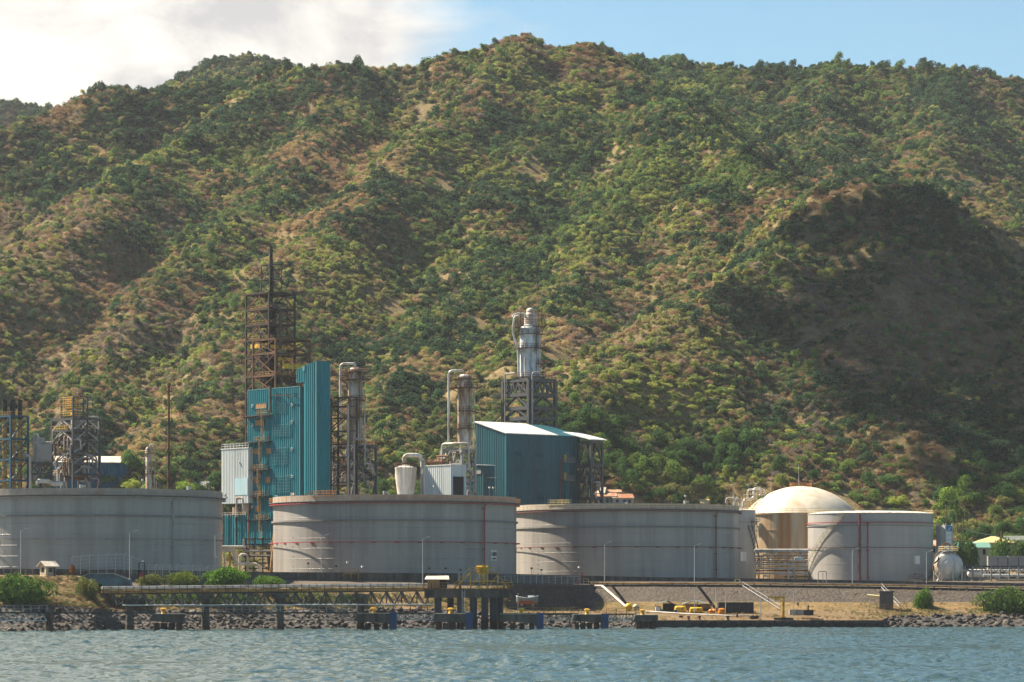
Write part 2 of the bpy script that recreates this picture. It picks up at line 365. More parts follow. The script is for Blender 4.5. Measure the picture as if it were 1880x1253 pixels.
def ground_mat(name, cols, scales=(.02, .11, .7), bump=.5):
    m = bpy.data.materials.new(name); nt, N, L = nodes(m); out = N('ShaderNodeOutputMaterial'); b = N('ShaderNodeBsdfPrincipled'); L(b.outputs[0], out.inputs[0])
    b.inputs['Roughness'].default_value = .95; b.inputs['Specular IOR Level'].default_value = .1
    g = N('ShaderNodeNewGeometry'); fac = []
    for s in scales:
        t = N('ShaderNodeTexNoise'); t.inputs['Scale'].default_value = s; t.inputs['Detail'].default_value = 6; t.inputs['Roughness'].default_value = .65; L(g.outputs['Position'], t.inputs['Vector']); fac.append(t.outputs['Fac'])
    r = N('ShaderNodeValToRGB'); el = r.color_ramp.elements; n = len(cols)
    while len(el) < n: el.new(.5)
    for i, c in enumerate(cols): el[i].position = .3 + .4 * i / (n - 1); el[i].color = (*c, 1)
    a = N('ShaderNodeMath'); a.operation = 'ADD'; L(fac[0], a.inputs[0]); L(fac[1], a.inputs[1])
    h = N('ShaderNodeMath'); h.operation = 'MULTIPLY'; h.inputs[1].default_value = .5; L(a.outputs[0], h.inputs[0]); L(h.outputs[0], r.inputs[0])
    mr = N('ShaderNodeMapRange'); mr.inputs[1].default_value = .3; mr.inputs[2].default_value = .7; mr.inputs[3].default_value = .5; mr.inputs[4].default_value = 1.45; L(fac[2], mr.inputs[0])
    x = N('ShaderNodeMix'); x.data_type = 'RGBA'; x.blend_type = 'MULTIPLY'; x.inputs[0].default_value = 1; L(r.outputs[0], x.inputs[6]); L(mr.outputs[0], x.inputs[7]); L(x.outputs[2], b.inputs['Base Color'])
    bp = N('ShaderNodeBump'); bp.inputs['Strength'].default_value = bump; bp.inputs['Distance'].default_value = .6; L(fac[2], bp.inputs['Height']); L(bp.outputs[0], b.inputs['Normal'])
    return m
MT['hill'] = ground_mat('dry_hill_grass', [(.075, .075, .034), (.14, .115, .054), (.215, .16, .08), (.115, .10, .048)], (.02, .16, 1.7), .9)
mtn = grid_mesh('mountain', X, Y, Z, MT['hill']); tag(mtn, 'dry grassy mountain behind the plant with many wooded spurs', 'mountain', kind='structure')

# ---------------------------------------------------------------- foliage
def leaf_mat():
    m = bpy.data.materials.new('foliage'); nt, N, L = nodes(m); out = N('ShaderNodeOutputMaterial')
    a = N('ShaderNodeAttribute'); a.attribute_type = 'INSTANCER'; a.attribute_name = 'tint'
    lf = N('ShaderNodeAttribute'); lf.attribute_type = 'GEOMETRY'; lf.attribute_name = 'leaf'
    x = N('ShaderNodeMix'); x.data_type = 'RGBA'; x.blend_type = 'MULTIPLY'; x.inputs[0].default_value = 1; L(a.outputs['Color'], x.inputs[6]); L(lf.outputs['Color'], x.inputs[7])
    d = N('ShaderNodeBsdfDiffuse'); t = N('ShaderNodeBsdfTranslucent'); s = N('ShaderNodeMixShader'); s.inputs[0].default_value = .42
    L(x.outputs[2], d.inputs[0]); L(x.outputs[2], t.inputs[0]); L(d.outputs[0], s.inputs[1]); L(t.outputs[0], s.inputs[2]); L(s.outputs[0], out.inputs[0]); return m
MT['leaf'] = leaf_mat()
def crown_mesh(name, seed, n, lobes, size, w=1.0, h=.8, twig=False):
    rg = np.random.default_rng(seed); me = bpy.data.meshes.new(name)
    cs = []
    for i in range(lobes):
        t = rg.uniform(0, 2 * math.pi); rr = rg.uniform(.15, .62) * (1 if i else 0)
        cs.append((rr * math.cos(t) * w, rr * math.sin(t) * w, h * (.45 + rg.uniform(-.25, .35)), rg.uniform(.32, .55)))
    cs = np.array(cs); wt = cs[:, 3] ** 2; k = rg.choice(lobes, n, p=wt / wt.sum())
    d = rg.normal(size=(n, 3)); d /= np.linalg.norm(d, axis=1)[:, None]; d[:, 2] = np.abs(d[:, 2]) * 1.05 - .25
    rad = cs[k, 3] * rg.uniform(.62, 1.08, n) ** (.8 if not twig else .4)
    p = cs[k, :3] + d * rad[:, None] * np.array([w, w, h])
    nn = d + rg.normal(size=(n, 3)) * (.45 if not twig else .9); nn /= np.linalg.norm(nn, axis=1)[:, None]
    r0 = rg.normal(size=(n, 3)); a = np.cross(nn, r0); a /= np.linalg.norm(a, axis=1)[:, None]; b = np.cross(nn, a)
    sa = size * rg.uniform(.6, 1.35, n)[:, None]; sb = sa * (rg.uniform(.5, .9, n)[:, None] if not twig else .34)
    if twig: sa = sa * 1.5
    v = np.stack([p - a * sa, p - b * sb, p + a * sa * .95, p + b * sb], 1).reshape(-1, 3).astype(np.float32)
    me.vertices.add(4 * n); me.vertices.foreach_set('co', v.ravel()); me.loops.add(4 * n); me.loops.foreach_set('vertex_index', np.arange(4 * n, dtype=np.int32))
    me.polygons.add(n); me.polygons.foreach_set('loop_start', (np.arange(n) * 4).astype(np.int32)); me.update(calc_edges=True)
    at_ = me.attributes.new('leaf', 'FLOAT_COLOR', 'FACE'); c = np.ones((n, 4), np.float32); c[:, :3] = rg.uniform(.62, 1.4, n)[:, None] * (1 + rg.normal(size=(n, 3)) * .08); at_.data.foreach_set('color', c.ravel())
    me.materials.append(MT['leaf']); return me
CROWN = [crown_mesh('round_crown', 11, 620, 9, .085, 1.0, 1.15), crown_mesh('broad_crown', 12, 640, 11, .085, 1.15, .95), crown_mesh('tall_crown', 13, 620, 8, .085, .8, 1.6),
         crown_mesh('ragged_crown', 14, 460, 7, .09, 1.05, 1.1), crown_mesh('bare_crown', 15, 520, 8, .07, 1.05, 1.15, True), crown_mesh('bare_shrub', 16, 420, 10, .075, 1.2, .8, True), crown_mesh('low_shrub', 17, 420, 10, .09, 1.2, .75)]
fcol = bpy.data.collections.new('forest_kinds')
for i, me in enumerate(CROWN):
    o = bpy.data.objects.new('crown_%d' % i, me); fcol.objects.link(o)
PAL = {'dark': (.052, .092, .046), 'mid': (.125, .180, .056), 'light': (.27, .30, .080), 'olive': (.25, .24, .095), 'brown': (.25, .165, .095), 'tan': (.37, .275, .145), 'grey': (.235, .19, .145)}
PALN = list(PAL); PALV = np.array([PAL[k] for k in PALN])
# broad patches of growth on the slopes: (column, row, radius, kind weights)
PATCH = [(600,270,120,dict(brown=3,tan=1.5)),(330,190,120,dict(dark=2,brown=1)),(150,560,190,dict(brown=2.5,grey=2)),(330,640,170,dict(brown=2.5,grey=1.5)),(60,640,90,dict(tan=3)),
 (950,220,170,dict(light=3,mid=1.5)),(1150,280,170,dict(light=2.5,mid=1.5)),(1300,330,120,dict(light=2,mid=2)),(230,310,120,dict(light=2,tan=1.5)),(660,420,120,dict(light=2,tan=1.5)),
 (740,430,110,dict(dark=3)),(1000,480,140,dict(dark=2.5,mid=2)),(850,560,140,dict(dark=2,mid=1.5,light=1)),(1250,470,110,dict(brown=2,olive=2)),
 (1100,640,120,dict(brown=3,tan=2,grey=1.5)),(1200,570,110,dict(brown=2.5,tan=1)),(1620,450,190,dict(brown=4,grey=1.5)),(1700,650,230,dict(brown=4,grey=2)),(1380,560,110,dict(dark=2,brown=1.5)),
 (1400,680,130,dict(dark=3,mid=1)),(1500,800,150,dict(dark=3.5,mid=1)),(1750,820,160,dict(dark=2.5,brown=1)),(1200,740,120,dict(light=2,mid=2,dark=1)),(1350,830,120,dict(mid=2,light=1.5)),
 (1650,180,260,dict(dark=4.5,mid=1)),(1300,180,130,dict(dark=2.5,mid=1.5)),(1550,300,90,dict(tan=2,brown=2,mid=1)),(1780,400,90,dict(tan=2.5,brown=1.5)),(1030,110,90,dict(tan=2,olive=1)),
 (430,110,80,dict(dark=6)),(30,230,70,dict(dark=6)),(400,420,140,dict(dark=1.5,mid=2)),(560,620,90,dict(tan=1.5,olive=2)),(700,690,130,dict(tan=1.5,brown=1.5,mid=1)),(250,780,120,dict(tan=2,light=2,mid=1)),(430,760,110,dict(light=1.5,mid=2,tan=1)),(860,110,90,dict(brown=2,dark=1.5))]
rg = np.random.default_rng(5)
NP = 400000
px_ = rg.uniform(-560, 640, NP * 3); py_ = rg.uniform(960, 2610, NP * 3)
hw = 940 / F * py_ + 110; keep = np.abs(px_) < hw; px_, py_ = px_[keep][:NP], py_[keep][:NP]
pz_ = terrain(px_, py_)
# leave out points well hidden behind nearer ridges
u_ = px_ / py_ * F + 940; row_ = HZ - (pz_ + 8 - CH) / py_ * F
UB = np.arange(-2200, 4200, 12); best = np.full(len(UB), 1e9); order = np.argsort(py_); bi = np.clip(((u_ + 2200) / 12).astype(int), 0, len(UB) - 1); vis = np.zeros(len(px_), bool)
tb = terrain
for i in order:
    b_ = bi[i]; vis[i] = row_[i] < best[b_] + 60
    if row_[i] + 12 < best[b_]: best[b_] = row_[i] + 12
dens = fbm(px_ / 40, py_ / 40, 55, 3); gap = fbm(px_ / 22, py_ / 30, 91, 3)
vis &= ~((gap > .75) & (rg.uniform(size=len(px_)) < .75))
fx, fy, fz = px_[vis], py_[vis], pz_[vis]; u_, row_ = u_[vis], row_[vis] + 8 / fy * F
n = len(fx); Wt = np.full((n, len(PALN)), .0) + np.array([1.15, 1.1, .65, 1.0, 1.5, .55, .6])
warpu = u_ + (fbm(fx / 50, fy / 50, 201) - .5) * 160; warpr = row_ + (fbm(fx / 50, fy / 50, 202) - .5) * 160
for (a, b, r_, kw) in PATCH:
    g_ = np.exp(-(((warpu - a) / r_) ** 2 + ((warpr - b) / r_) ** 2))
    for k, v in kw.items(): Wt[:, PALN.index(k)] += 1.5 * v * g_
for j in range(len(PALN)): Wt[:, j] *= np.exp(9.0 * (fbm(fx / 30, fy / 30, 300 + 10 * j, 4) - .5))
cum = np.cumsum(Wt / Wt.sum(1)[:, None], 1); kind = (rg.uniform(size=n)[:, None] > cum).sum(1).clip(0, len(PALN) - 1)
tint = PALV[kind] * rg.uniform(.75, 1.3, n)[:, None] * (1 + rg.normal(size=(n, 3)) * .06)
isdry = np.isin(kind, [4, 5, 6])
idx = np.where(isdry, rg.choice([4, 5, 5, 3], n), rg.choice([0, 1, 2, 3, 6, 6], n)); big = rg.uniform(size=n)
size = np.where(isdry, rg.uniform(1.2, 2.5, n), rg.uniform(1.2, 2.7, n)) + 1.7 * (big > .95) * (kind < 2) + .6 * (kind == 0)
size *= .84 * (1 + .25 * np.clip((fy - 1300) / 500, 0, 1))
MINE = (fy < 1085) & (np.abs(u_ - 940) < 990)                # the nearest trees are built one by one below
def forest(name, sel, label):
    me = bpy.data.meshes.new(name); k = int(sel.sum()); me.vertices.add(k)
    me.vertices.foreach_set('co', np.stack([fx, fy, fz - .3], 1)[sel].astype(np.float32).ravel())
    a = me.attributes.new('tint', 'FLOAT_COLOR', 'POINT'); a.data.foreach_set('color', np.concatenate([tint[sel], np.ones((k, 1))], 1).astype(np.float32).ravel())
    a = me.attributes.new('kindi', 'INT', 'POINT'); a.data.foreach_set('value', idx[sel].astype(np.int32))
    a = me.attributes.new('sz', 'FLOAT', 'POINT'); a.data.foreach_set('value', size[sel].astype(np.float32))
    a = me.attributes.new('turn', 'FLOAT_VECTOR', 'POINT'); t = np.zeros((k, 3), np.float32); t[:, 2] = rg.uniform(0, 6.28, k); t[:, :2] = rg.normal(size=(k, 2)) * .12; a.data.foreach_set('vector', t.ravel())
    o = bpy.data.objects.new(name, me); COL.objects.link(o); tag(o, label, 'forest', kind='stuff')
    g = bpy.data.node_groups.new(name, 'GeometryNodeTree'); g.interface.new_socket('Geometry', in_out='INPUT', socket_type='NodeSocketGeometry'); g.interface.new_socket('Geometry', in_out='OUTPUT', socket_type='NodeSocketGeometry')
    N = g.nodes.new; L = g.links.new; gi = N('NodeGroupInput'); go = N('NodeGroupOutput'); ci = N('GeometryNodeCollectionInfo'); ci.inputs[0].default_value = fcol; ci.inputs[1].default_value = True; ci.inputs[2].default_value = True
    ip = N('GeometryNodeInstanceOnPoints'); ip.inputs['Pick Instance'].default_value = True
    def na(nm, ty): q = N('GeometryNodeInputNamedAttribute'); q.data_type = ty; q.inputs[0].default_value = nm; return [s for s in q.outputs if s.enabled][0]
    L(gi.outputs[0], ip.inputs['Points']); L(ci.outputs[0], ip.inputs['Instance']); L(na('kindi', 'INT'), ip.inputs['Instance Index']); L(na('turn', 'FLOAT_VECTOR'), ip.inputs['Rotation']); L(na('sz', 'FLOAT'), ip.inputs['Scale']); L(ip.outputs[0], go.inputs[0])
    md = o.modifiers.new('scatter', 'NODES'); md.node_group = g; return o
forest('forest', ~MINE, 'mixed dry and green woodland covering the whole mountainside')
print('FOREST', n, int(MINE.sum()))

def haze(density):
    b = MB().bb(-900, 900, -30, 3000, -5, 480); m = bpy.data.materials.new('thin_air_haze'); nt, N, L = nodes(m)
    out = N('ShaderNodeOutputMaterial'); v = N('ShaderNodeVolumePrincipled'); v.inputs['Color'].default_value = (.80, .88, 1.0, 1); v.inputs['Density'].default_value = density; v.inputs['Anisotropy'].default_value = .2
    L(v.outputs[0], out.inputs['Volume']); o = b.build('haze', m); tag(o, kind='stuff'); return o
# ---------------------------------------------------------------- water
def water_mat():
    m = bpy.data.materials.new('choppy_sea'); nt, N, L = nodes(m); out = N('ShaderNodeOutputMaterial'); b = N('ShaderNodeBsdfPrincipled'); L(b.outputs[0], out.inputs[0])
    b.inputs['Base Color'].default_value = (.045, .082, .082, 1); b.inputs['Roughness'].default_value = .10; b.inputs['IOR'].default_value = 1.33
    g = N('ShaderNodeNewGeometry'); t = N('ShaderNodeTexNoise'); t.inputs['Scale'].default_value = 1.6; t.inputs['Detail'].default_value = 5; L(g.outputs['Position'], t.inputs['Vector'])
    bp = N('ShaderNodeBump'); bp.inputs['Strength'].default_value = .5; bp.inputs['Distance'].default_value = .22; L(t.outputs['Fac'], bp.inputs['Height']); L(bp.outputs[0], b.inputs['Normal']); return m
MT['sea'] = water_mat()
wy = np.arange(225, 830, .55); wu = np.linspace(-1, 1, 760)
WX = wu[None, :] * (wy[:, None] * .165 + 14); WY = np.repeat(wy[:, None], len(wu), 1)
rw = np.random.default_rng(3); WZ = np.zeros_like(WX)
dxw, dyw = 3 * (fbm(WX / 12, WY / 12, 401, 3) - .5), 3 * (fbm(WX / 12, WY / 12, 402, 3) - .5)
for i in range(22):
    lam = 1.3 * 1.13 ** i; th = rw.normal(-.9, .55); k = 2 * math.pi / lam; ph = rw.uniform(0, 6.28)
    s_ = np.sin(k * ((WX + dxw) * math.cos(th) + (WY + dyw) * math.sin(th)) + ph)
    WZ += .0195 * min(lam, 6.0) * (1 - 2 * np.abs(s_) ** 1.0 if i % 2 else s_) * .55
WZ *= .55 + 1.0 * (fbm(WX / 30, WY / 30, 409, 3) - .2) + .5 * (fbm(WX / 70, WY / 90, 410, 2) - .5)
WZ -= WZ.mean()
sea = grid_mesh('water', WX, WY, WZ, MT['sea']); tag(sea, 'choppy blue green sea in front of the shore', 'sea', kind='structure')
b = MB().quad((-1500, -300, -.45), (1500, -300, -.45), (1500, 1000, -.45), (-1500, 1000, -.45)); tag(b.build('open_water', MT['sea']), 'open sea round the choppy patch', 'sea', kind='structure')

# ---------------------------------------------------------------- shore: columns of (photo column, toe, rock top, slope foot, slope top, wall foot)
# each entry (row or height, distance)
CO = [(-420, (-2.5, 668), (1112, 692), (1100, 697), (1060, 716), (1055, 728)), (-120, (-2.5, 680), (1112, 702), (1100, 706), (1060, 726), (1055, 743)),
 (60, (-2.5, 690), (1113, 710), (1104, 713), (1060, 734), (1056, 752)), (135, (-2.5, 694), (1114, 714), (1108, 717), (1061, 738), (1057, 758)), (172, (-2.5, 700), (1118, 718), (1113, 722), (1073, 741), (1059, 760)), (205, (-2.5, 712), (1121, 732), (1117, 737), (1080, 752), (1062, 763)),
 (330, (-2.5, 722), (1121, 740), (1116, 745), (1079, 757), (1064, 773)), (480, (-2.5, 732), (1120, 751), (1114, 756), (1079, 770), (1066, 786)), (700, (-2.5, 746), (1117, 764), (1111, 770), (1079, 786), (1069, 804)), (830, (-2.5, 754), (1120, 771), (1115, 778), (1079, 794), (1071, 814)),
 (940, (-2.5, 762), (1128, 776), (1120, 790), (1078, 797), (1072, 831)), (1058, (-2.5, 768), (1130, 780), (1119, 828), (1077, 835), (1072, 858)), (1092, (-2.5, 768), (1131, 782), (1121, 822), (1077, 846), (1072, 866)), (1203, (-2.5, 771), (1138, 776), (1121, 812), (1077, 838), (1073, 876)),
 (1206, (-2.5, 776), (1140, 776.3), (1121, 812), (1077, 838), (1073, 876)), (1400, (-2.5, 780), (1140, 780.3), (1121, 810), (1078, 832), (1074, 884)), (1618, (-2.5, 786), (1140, 786.3), (1122, 806), (1081, 830), (1077, 893)), (1630, (-2.5, 781), (1133, 797), (1121, 808), (1081, 830), (1077, 894)),
 (1760, (-2.5, 782), (1131, 801), (1119, 811), (1084, 832), (1079, 899)), (1950, (-2.5, 786), (1128, 806), (1114, 814), (1087, 836), (1082, 906)), (2300, (-2.5, 795), (1126, 818), (1112, 824), (1086, 846), (1081, 920))]
def colpts(c):
    px = c[0]; out = []
    for j, (r, Yc) in enumerate(c[1:]): out.append(Vector((xat(px, Yc), Yc, r)) if j == 0 else at(px, r, Yc))
    return out
CP = [colpts(c) for c in CO]; CX = np.array([c[0] for c in CO], float)
def shore(px, j):                                    # a point on shore line j (0 toe .. 4 wall foot) at a photo column
    i = int(np.clip(np.searchsorted(CX, px) - 1, 0, len(CX) - 2)); t = (px - CX[i]) / (CX[i + 1] - CX[i]); return CP[i][j].lerp(CP[i + 1][j], t)
def strip(name, j0, j1, pxs, rows, mat, noise=.3, seed=1, dz=0, t0=0, t1=1):
    P = np.array([[list(shore(p, j0).lerp(shore(p, j1), t)) for p in pxs] for t in np.linspace(t0, t1, rows)])
    e = np.sin(np.linspace(0, 1, rows) * math.pi)[:, None]
    Zn = P[..., 2] + noise * (fbm(P[..., 0] / 2.2, P[..., 1] / 2.2, seed, 4) - .5) * 2 * (e if rows > 3 else 0) + dz
    return grid_mesh(name, P[..., 0], P[..., 1], Zn, mat)
def cobble_mat(name, a, c, sc=1.5):
    m = bpy.data.materials.new(name); nt, N, L = nodes(m); out = N('ShaderNodeOutputMaterial'); b = N('ShaderNodeBsdfPrincipled'); L(b.outputs[0], out.inputs[0]); b.inputs['Roughness'].default_value = .9
    g = N('ShaderNodeNewGeometry'); v = N('ShaderNodeTexVoronoi'); v.inputs['Scale'].default_value = sc; L(g.outputs['Position'], v.inputs['Vector'])
    x = N('ShaderNodeMix'); x.data_type = 'RGBA'; x.inputs[6].default_value = (*a, 1); x.inputs[7].default_value = (*c, 1)
    sp = N('ShaderNodeSeparateColor'); L(v.outputs['Color'], sp.inputs[0]); L(sp.outputs[0], x.inputs[0])
    t = N('ShaderNodeTexNoise'); t.inputs['Scale'].default_value = .35; t.inputs['Detail'].default_value = 6; L(g.outputs['Position'], t.inputs['Vector'])
    mr = N('ShaderNodeMapRange'); mr.inputs[1].default_value = .3; mr.inputs[2].default_value = .7; mr.inputs[3].default_value = .6; mr.inputs[4].default_value = 1.25; L(t.outputs['Fac'], mr.inputs[0])
    y = N('ShaderNodeMix'); y.data_type = 'RGBA'; y.blend_type = 'MULTIPLY'; y.inputs[0].default_value = 1; L(x.outputs[2], y.inputs[6]); L(mr.outputs[0], y.inputs[7]); L(y.outputs[2], b.inputs['Base Color'])
    bp = N('ShaderNodeBump'); bp.invert = True; bp.inputs['Strength'].default_value = .9; bp.inputs['Distance'].default_value = .35; L(v.outputs['Distance'], bp.inputs['Height']); L(bp.outputs[0], b.inputs['Normal']); return m
MT['cobble'] = cobble_mat('stone_pitching', (.019, .014, .009), (.060, .042, .025))
MT['rockbed'] = cobble_mat('wet_rock_bed', (.022, .021, .02), (.06, .052, .045), 1.0)
MT['bank'] = ground_mat('dry_bank', [(.05, .06, .02), (.12, .09, .04), (.20, .135, .06), (.08, .085, .03)], (.06, .25, 1.4))
MT['sand'] = ground_mat('trampled_sand', [(.070, .058, .026), (.130, .090, .045), (.170, .125, .072), (.062, .06, .022)], (.07, .3, 1.8))
MT['roadm'] = ground_mat('dusty_road', [(.06, .053, .045), (.095, .08, .065), (.12, .10, .078), (.07, .06, .05)], (.05, .3, 2.0), .2)
ALLX = list(np.arange(-420, 2301, 12)) + [1203, 1206, 1618, 1630]; ALLX = sorted(set(float(q) for q in ALLX))
sub = lambda a, c: [a] + [q for q in ALLX if a < q < c] + [c]
tag(strip('shore_rock_bed', 0, 1, ALLX, 12, MT['rockbed'], .35, 51), 'dark stony bed under the shoreline boulders', 'shore', kind='structure')
tag(strip('grass_bank', 1, 2, sub(-420, 930), 4, MT['bank'], .3, 52), 'narrow grassy ledge above the shore boulders', 'bank', kind='structure')
tag(strip('sand_quay', 1, 2, sub(930, 2300), 14, MT['sand'], .22, 53), 'sandy quay ground at the foot of the stone slope', 'ground', kind='structure')
tag(strip('dry_slope', 2, 3, sub(-420, 930), 14, MT['bank'], .5, 54), 'dry grassy slope behind the jetty', 'slope', kind='structure')
tag(strip('earth_slope', 2, 3, sub(1092, 2300), 7, MT['bank'], .3, 58, 0, 0, .36), 'dry earth slope with weeds at the foot of the stone pitching', 'slope', kind='structure')
tag(strip('dark_revetment', 2, 3, sub(930, 1092), 14, MT['cobble'], .22, 55), 'steep dark stone revetment facing right of the loading platform', 'slope', kind='structure')
tag(strip('stone_slope', 2, 3, sub(1092, 2300), 11, MT['cobble'], .22, 55, 0, .36, 1), 'stone pitched slope below the tank road', 'slope', kind='structure')
tag(strip('sandy_road', 3, 4, sub(-420, 200), 6, MT['sand'], .1, 56), 'sandy track beside the guard hut', 'road', kind='structure')
tag(strip('tank_road', 3, 4, sub(200, 2300), 6, MT['roadm'], .06, 57), 'dusty road below the tank wall', 'road', kind='structure')
yp = [-420, -120, 60, 205, 480, 700, 940, 1092, 1400, 1700, 1950, 2300]
YG = np.array([[list(shore(p, 4)) for p in yp], [[shore(p, 4).x, shore(p, 4).y + 6, 11.3] for p in yp], [[xat(p, 985) * 1.05, 985, 11.3] for p in yp]])
tag(grid_mesh('yard_ground', YG[..., 0], YG[..., 1], YG[..., 2], MT['roadm']), 'bare yard ground between the tanks', 'ground', kind='structure')

# ---------------------------------------------------------------- boulders of the shore
def rock_mesh(name, seed):
    rr = np.random.default_rng(seed); b = MB(); n, m = 9, 6; vs = []
    fr = rr.normal(size=(7, 3)); of = rr.uniform(.55, .95, 7); fr /= np.linalg.norm(fr, axis=1)[:, None]
    for i in range(m + 1):
        for k in range(n):
            t, p = 2 * math.pi * k / n + rr.uniform(-.15, .15), math.pi * (i / m) - math.pi / 2
            d = np.array([math.cos(t) * math.cos(p), math.sin(t) * math.cos(p), math.sin(p)]); l = 1.0
            for f, o in zip(fr, of):
                q = d @ f
                if q > .05: l = min(l, o / q)
            vs.append(tuple(d * l * np.array([1.0, .8, .68])))
    fs = [(i * n + k, i * n + (k + 1) % n, (i + 1) * n + (k + 1) % n, (i + 1) * n + k) for i in range(m) for k in range(n)]
    b.add(vs, fs); me = bpy.data.meshes.new(name); me.from_pydata(b.v, [], b.f); me.update(); return me
def rock_mat():
    m = bpy.data.materials.new('shore_rock'); nt, N, L = nodes(m); out = N('ShaderNodeOutputMaterial'); b = N('ShaderNodeBsdfPrincipled'); L(b.outputs[0], out.inputs[0]); b.inputs['Roughness'].default_value = .85
    oi = N('ShaderNodeObjectInfo'); r = N('ShaderNodeValToRGB'); e = r.color_ramp.elements; e[0].color = (.013, .0115, .010, 1); e[1].color = (.20, .165, .13, 1); e.new(.66).color = (.032, .026, .021, 1); e.new(.88).color = (.085, .07, .055, 1); L(oi.outputs['Random'], r.inputs[0])
    g = N('ShaderNodeNewGeometry'); t = N('ShaderNodeTexNoise'); t.inputs['Scale'].default_value = 1.6; t.inputs['Detail'].default_value = 6; L(g.outputs['Position'], t.inputs['Vector'])
    mr = N('ShaderNodeMapRange'); mr.inputs[1].default_value = .3; mr.inputs[2].default_value = .7; mr.inputs[3].default_value = .6; mr.inputs[4].default_value = 1.3; L(t.outputs['Fac'], mr.inputs[0])
    # the tide line leaves the lowest rocks stained dark
    sz = N('ShaderNodeSeparateXYZ'); L(g.outputs['Position'], sz.inputs[0]); td = N('ShaderNodeMapRange'); td.inputs[1].default_value = .3; td.inputs[2].default_value = .9; td.inputs[3].default_value = .35; td.inputs[4].default_value = 1; L(sz.outputs['Z'], td.inputs[0])
    mm = N('ShaderNodeMath'); mm.operation = 'MULTIPLY'; L(mr.outputs[0], mm.inputs[0]); L(td.outputs[0], mm.inputs[1])
    y = N('ShaderNodeMix'); y.data_type = 'RGBA'; y.blend_type = 'MULTIPLY'; y.inputs[0].default_value = 1; L(r.outputs[0], y.inputs[6]); L(mm.outputs[0], y.inputs[7]); L(y.outputs[2], b.inputs['Base Color'])
    bp = N('ShaderNodeBump'); bp.inputs['Strength'].default_value = .5; bp.inputs['Distance'].default_value = .2; L(t.outputs['Fac'], bp.inputs['Height']); L(bp.outputs[0], b.inputs['Normal']); return m
MT['rock'] = rock_mat(); ROCK = [rock_mesh('boulder', 60 + i) for i in range(9)]
for me in ROCK: me.materials.append(MT['rock'])
rr = random.Random(11); cand = []
for i in range(2600):
    px = rr.uniform(-60, 1940)
    if 1190 < px < 1622: continue
    p = shore(px, 0).lerp(shore(px, 1), rr.uniform(.12, 1.0) if px < 1622 else rr.uniform(.1, 1.02))
    s = rr.uniform(.30, .66) * (1.6 if rr.random() < .25 else 1) * (1.15 if px > 1622 else 1)
    cand.append((s * (1.6 if px > 1622 else 1), s, p, px))
cand.sort(key=lambda c: -c[0]); mb = {'v': [], 'f': []}
rest = MB(); nrock = 0
for q, s, p, px in cand:
    e = (rr.uniform(-.4, .4), rr.uniform(-.4, .4), rr.uniform(0, 6.28)); me = ROCK[rr.randrange(9)]
    vis_ = p.z + s * .5 > -.1
    if nrock < 300 and vis_ and -5 < px < 1885:
        o = bpy.data.objects.new('boulder', me); COL.objects.link(o); o.location = (p.x, p.y, p.z + s * .12); o.scale = (s, s, s); o.rotation_euler = e
        tag(o, 'grey brown boulder of the loose rock bank at the waterline', 'boulder', 'boulders of the rock bank along the waterline'); nrock += 1
    else:
        mtx = Matrix.Translation((p.x, p.y, p.z + s * .12)) @ __import__('mathutils').Euler(e).to_matrix().to_4x4() @ Matrix.Scale(s, 4)
        rest.add([mtx @ v.co for v in me.vertices], [tuple(f.vertices) for f in me.polygons])
ro = rest.build('rock_rubble', MT['rock']); tag(ro, 'smaller rocks packed between the shore boulders', 'rubble', kind='stuff')

# ---------------------------------------------------------------- trees and bushes, each of its own
ta = N = None
def own_leaf(): return MT['leaf']
TRUNK = None
def trunk_mesh(seed):
    q = random.Random(seed); b = MB(); b.tube([(0, 0, -.6), (.03, .02, .1), (.05 * q.uniform(-1, 1), .05, .35), (.08 * q.uniform(-1, 1), 0, .7)], .05, 7, [.075, .06, .045, .02])
    for i in range(4):
        a = q.uniform(0, 6.28); b.tube([(0, 0, .2 + .08 * i), (.15 * math.cos(a), .15 * math.sin(a), .42 + .08 * i), (.38 * math.cos(a), .38 * math.sin(a), .68 + .06 * i)], .02, 5, [.03, .02, .008])
    me = bpy.data.meshes.new('trunk'); me.from_pydata(b.v, [], b.f); me.update(); me.materials.append(MT['trunk']); return me
TRUNKS = [trunk_mesh(i) for i in range(3)]
BIGC = [crown_mesh('leafy_crown', 31, 1500, 13, .060, 1.0, 1.2), crown_mesh('spreading_crown', 32, 1500, 15, .060, 1.2, .95), crown_mesh('upright_crown', 33, 1400, 11, .060, .85, 1.5), crown_mesh('dry_crown', 34, 1100, 11, .06, 1.0, 1.1, True)]
def tree(name, label, cat, loc, s, tintc, kind=0, group=None, lift=.35, rz=None, trunk=True):
    r = thing(name, label, cat, loc, random.uniform(0, 6.28) if rz is None else rz, group); r.scale = (s, s, s * random.uniform(.92, 1.1))
    c = bpy.data.objects.new('crown', BIGC[kind]); COL.objects.link(c); c.parent = r; c['tint'] = tuple(float(q) for q in tintc); c.location = (0, 0, lift)
    if trunk: t = bpy.data.objects.new('trunk', random.choice(TRUNKS)); COL.objects.link(t); t.parent = r
    return r
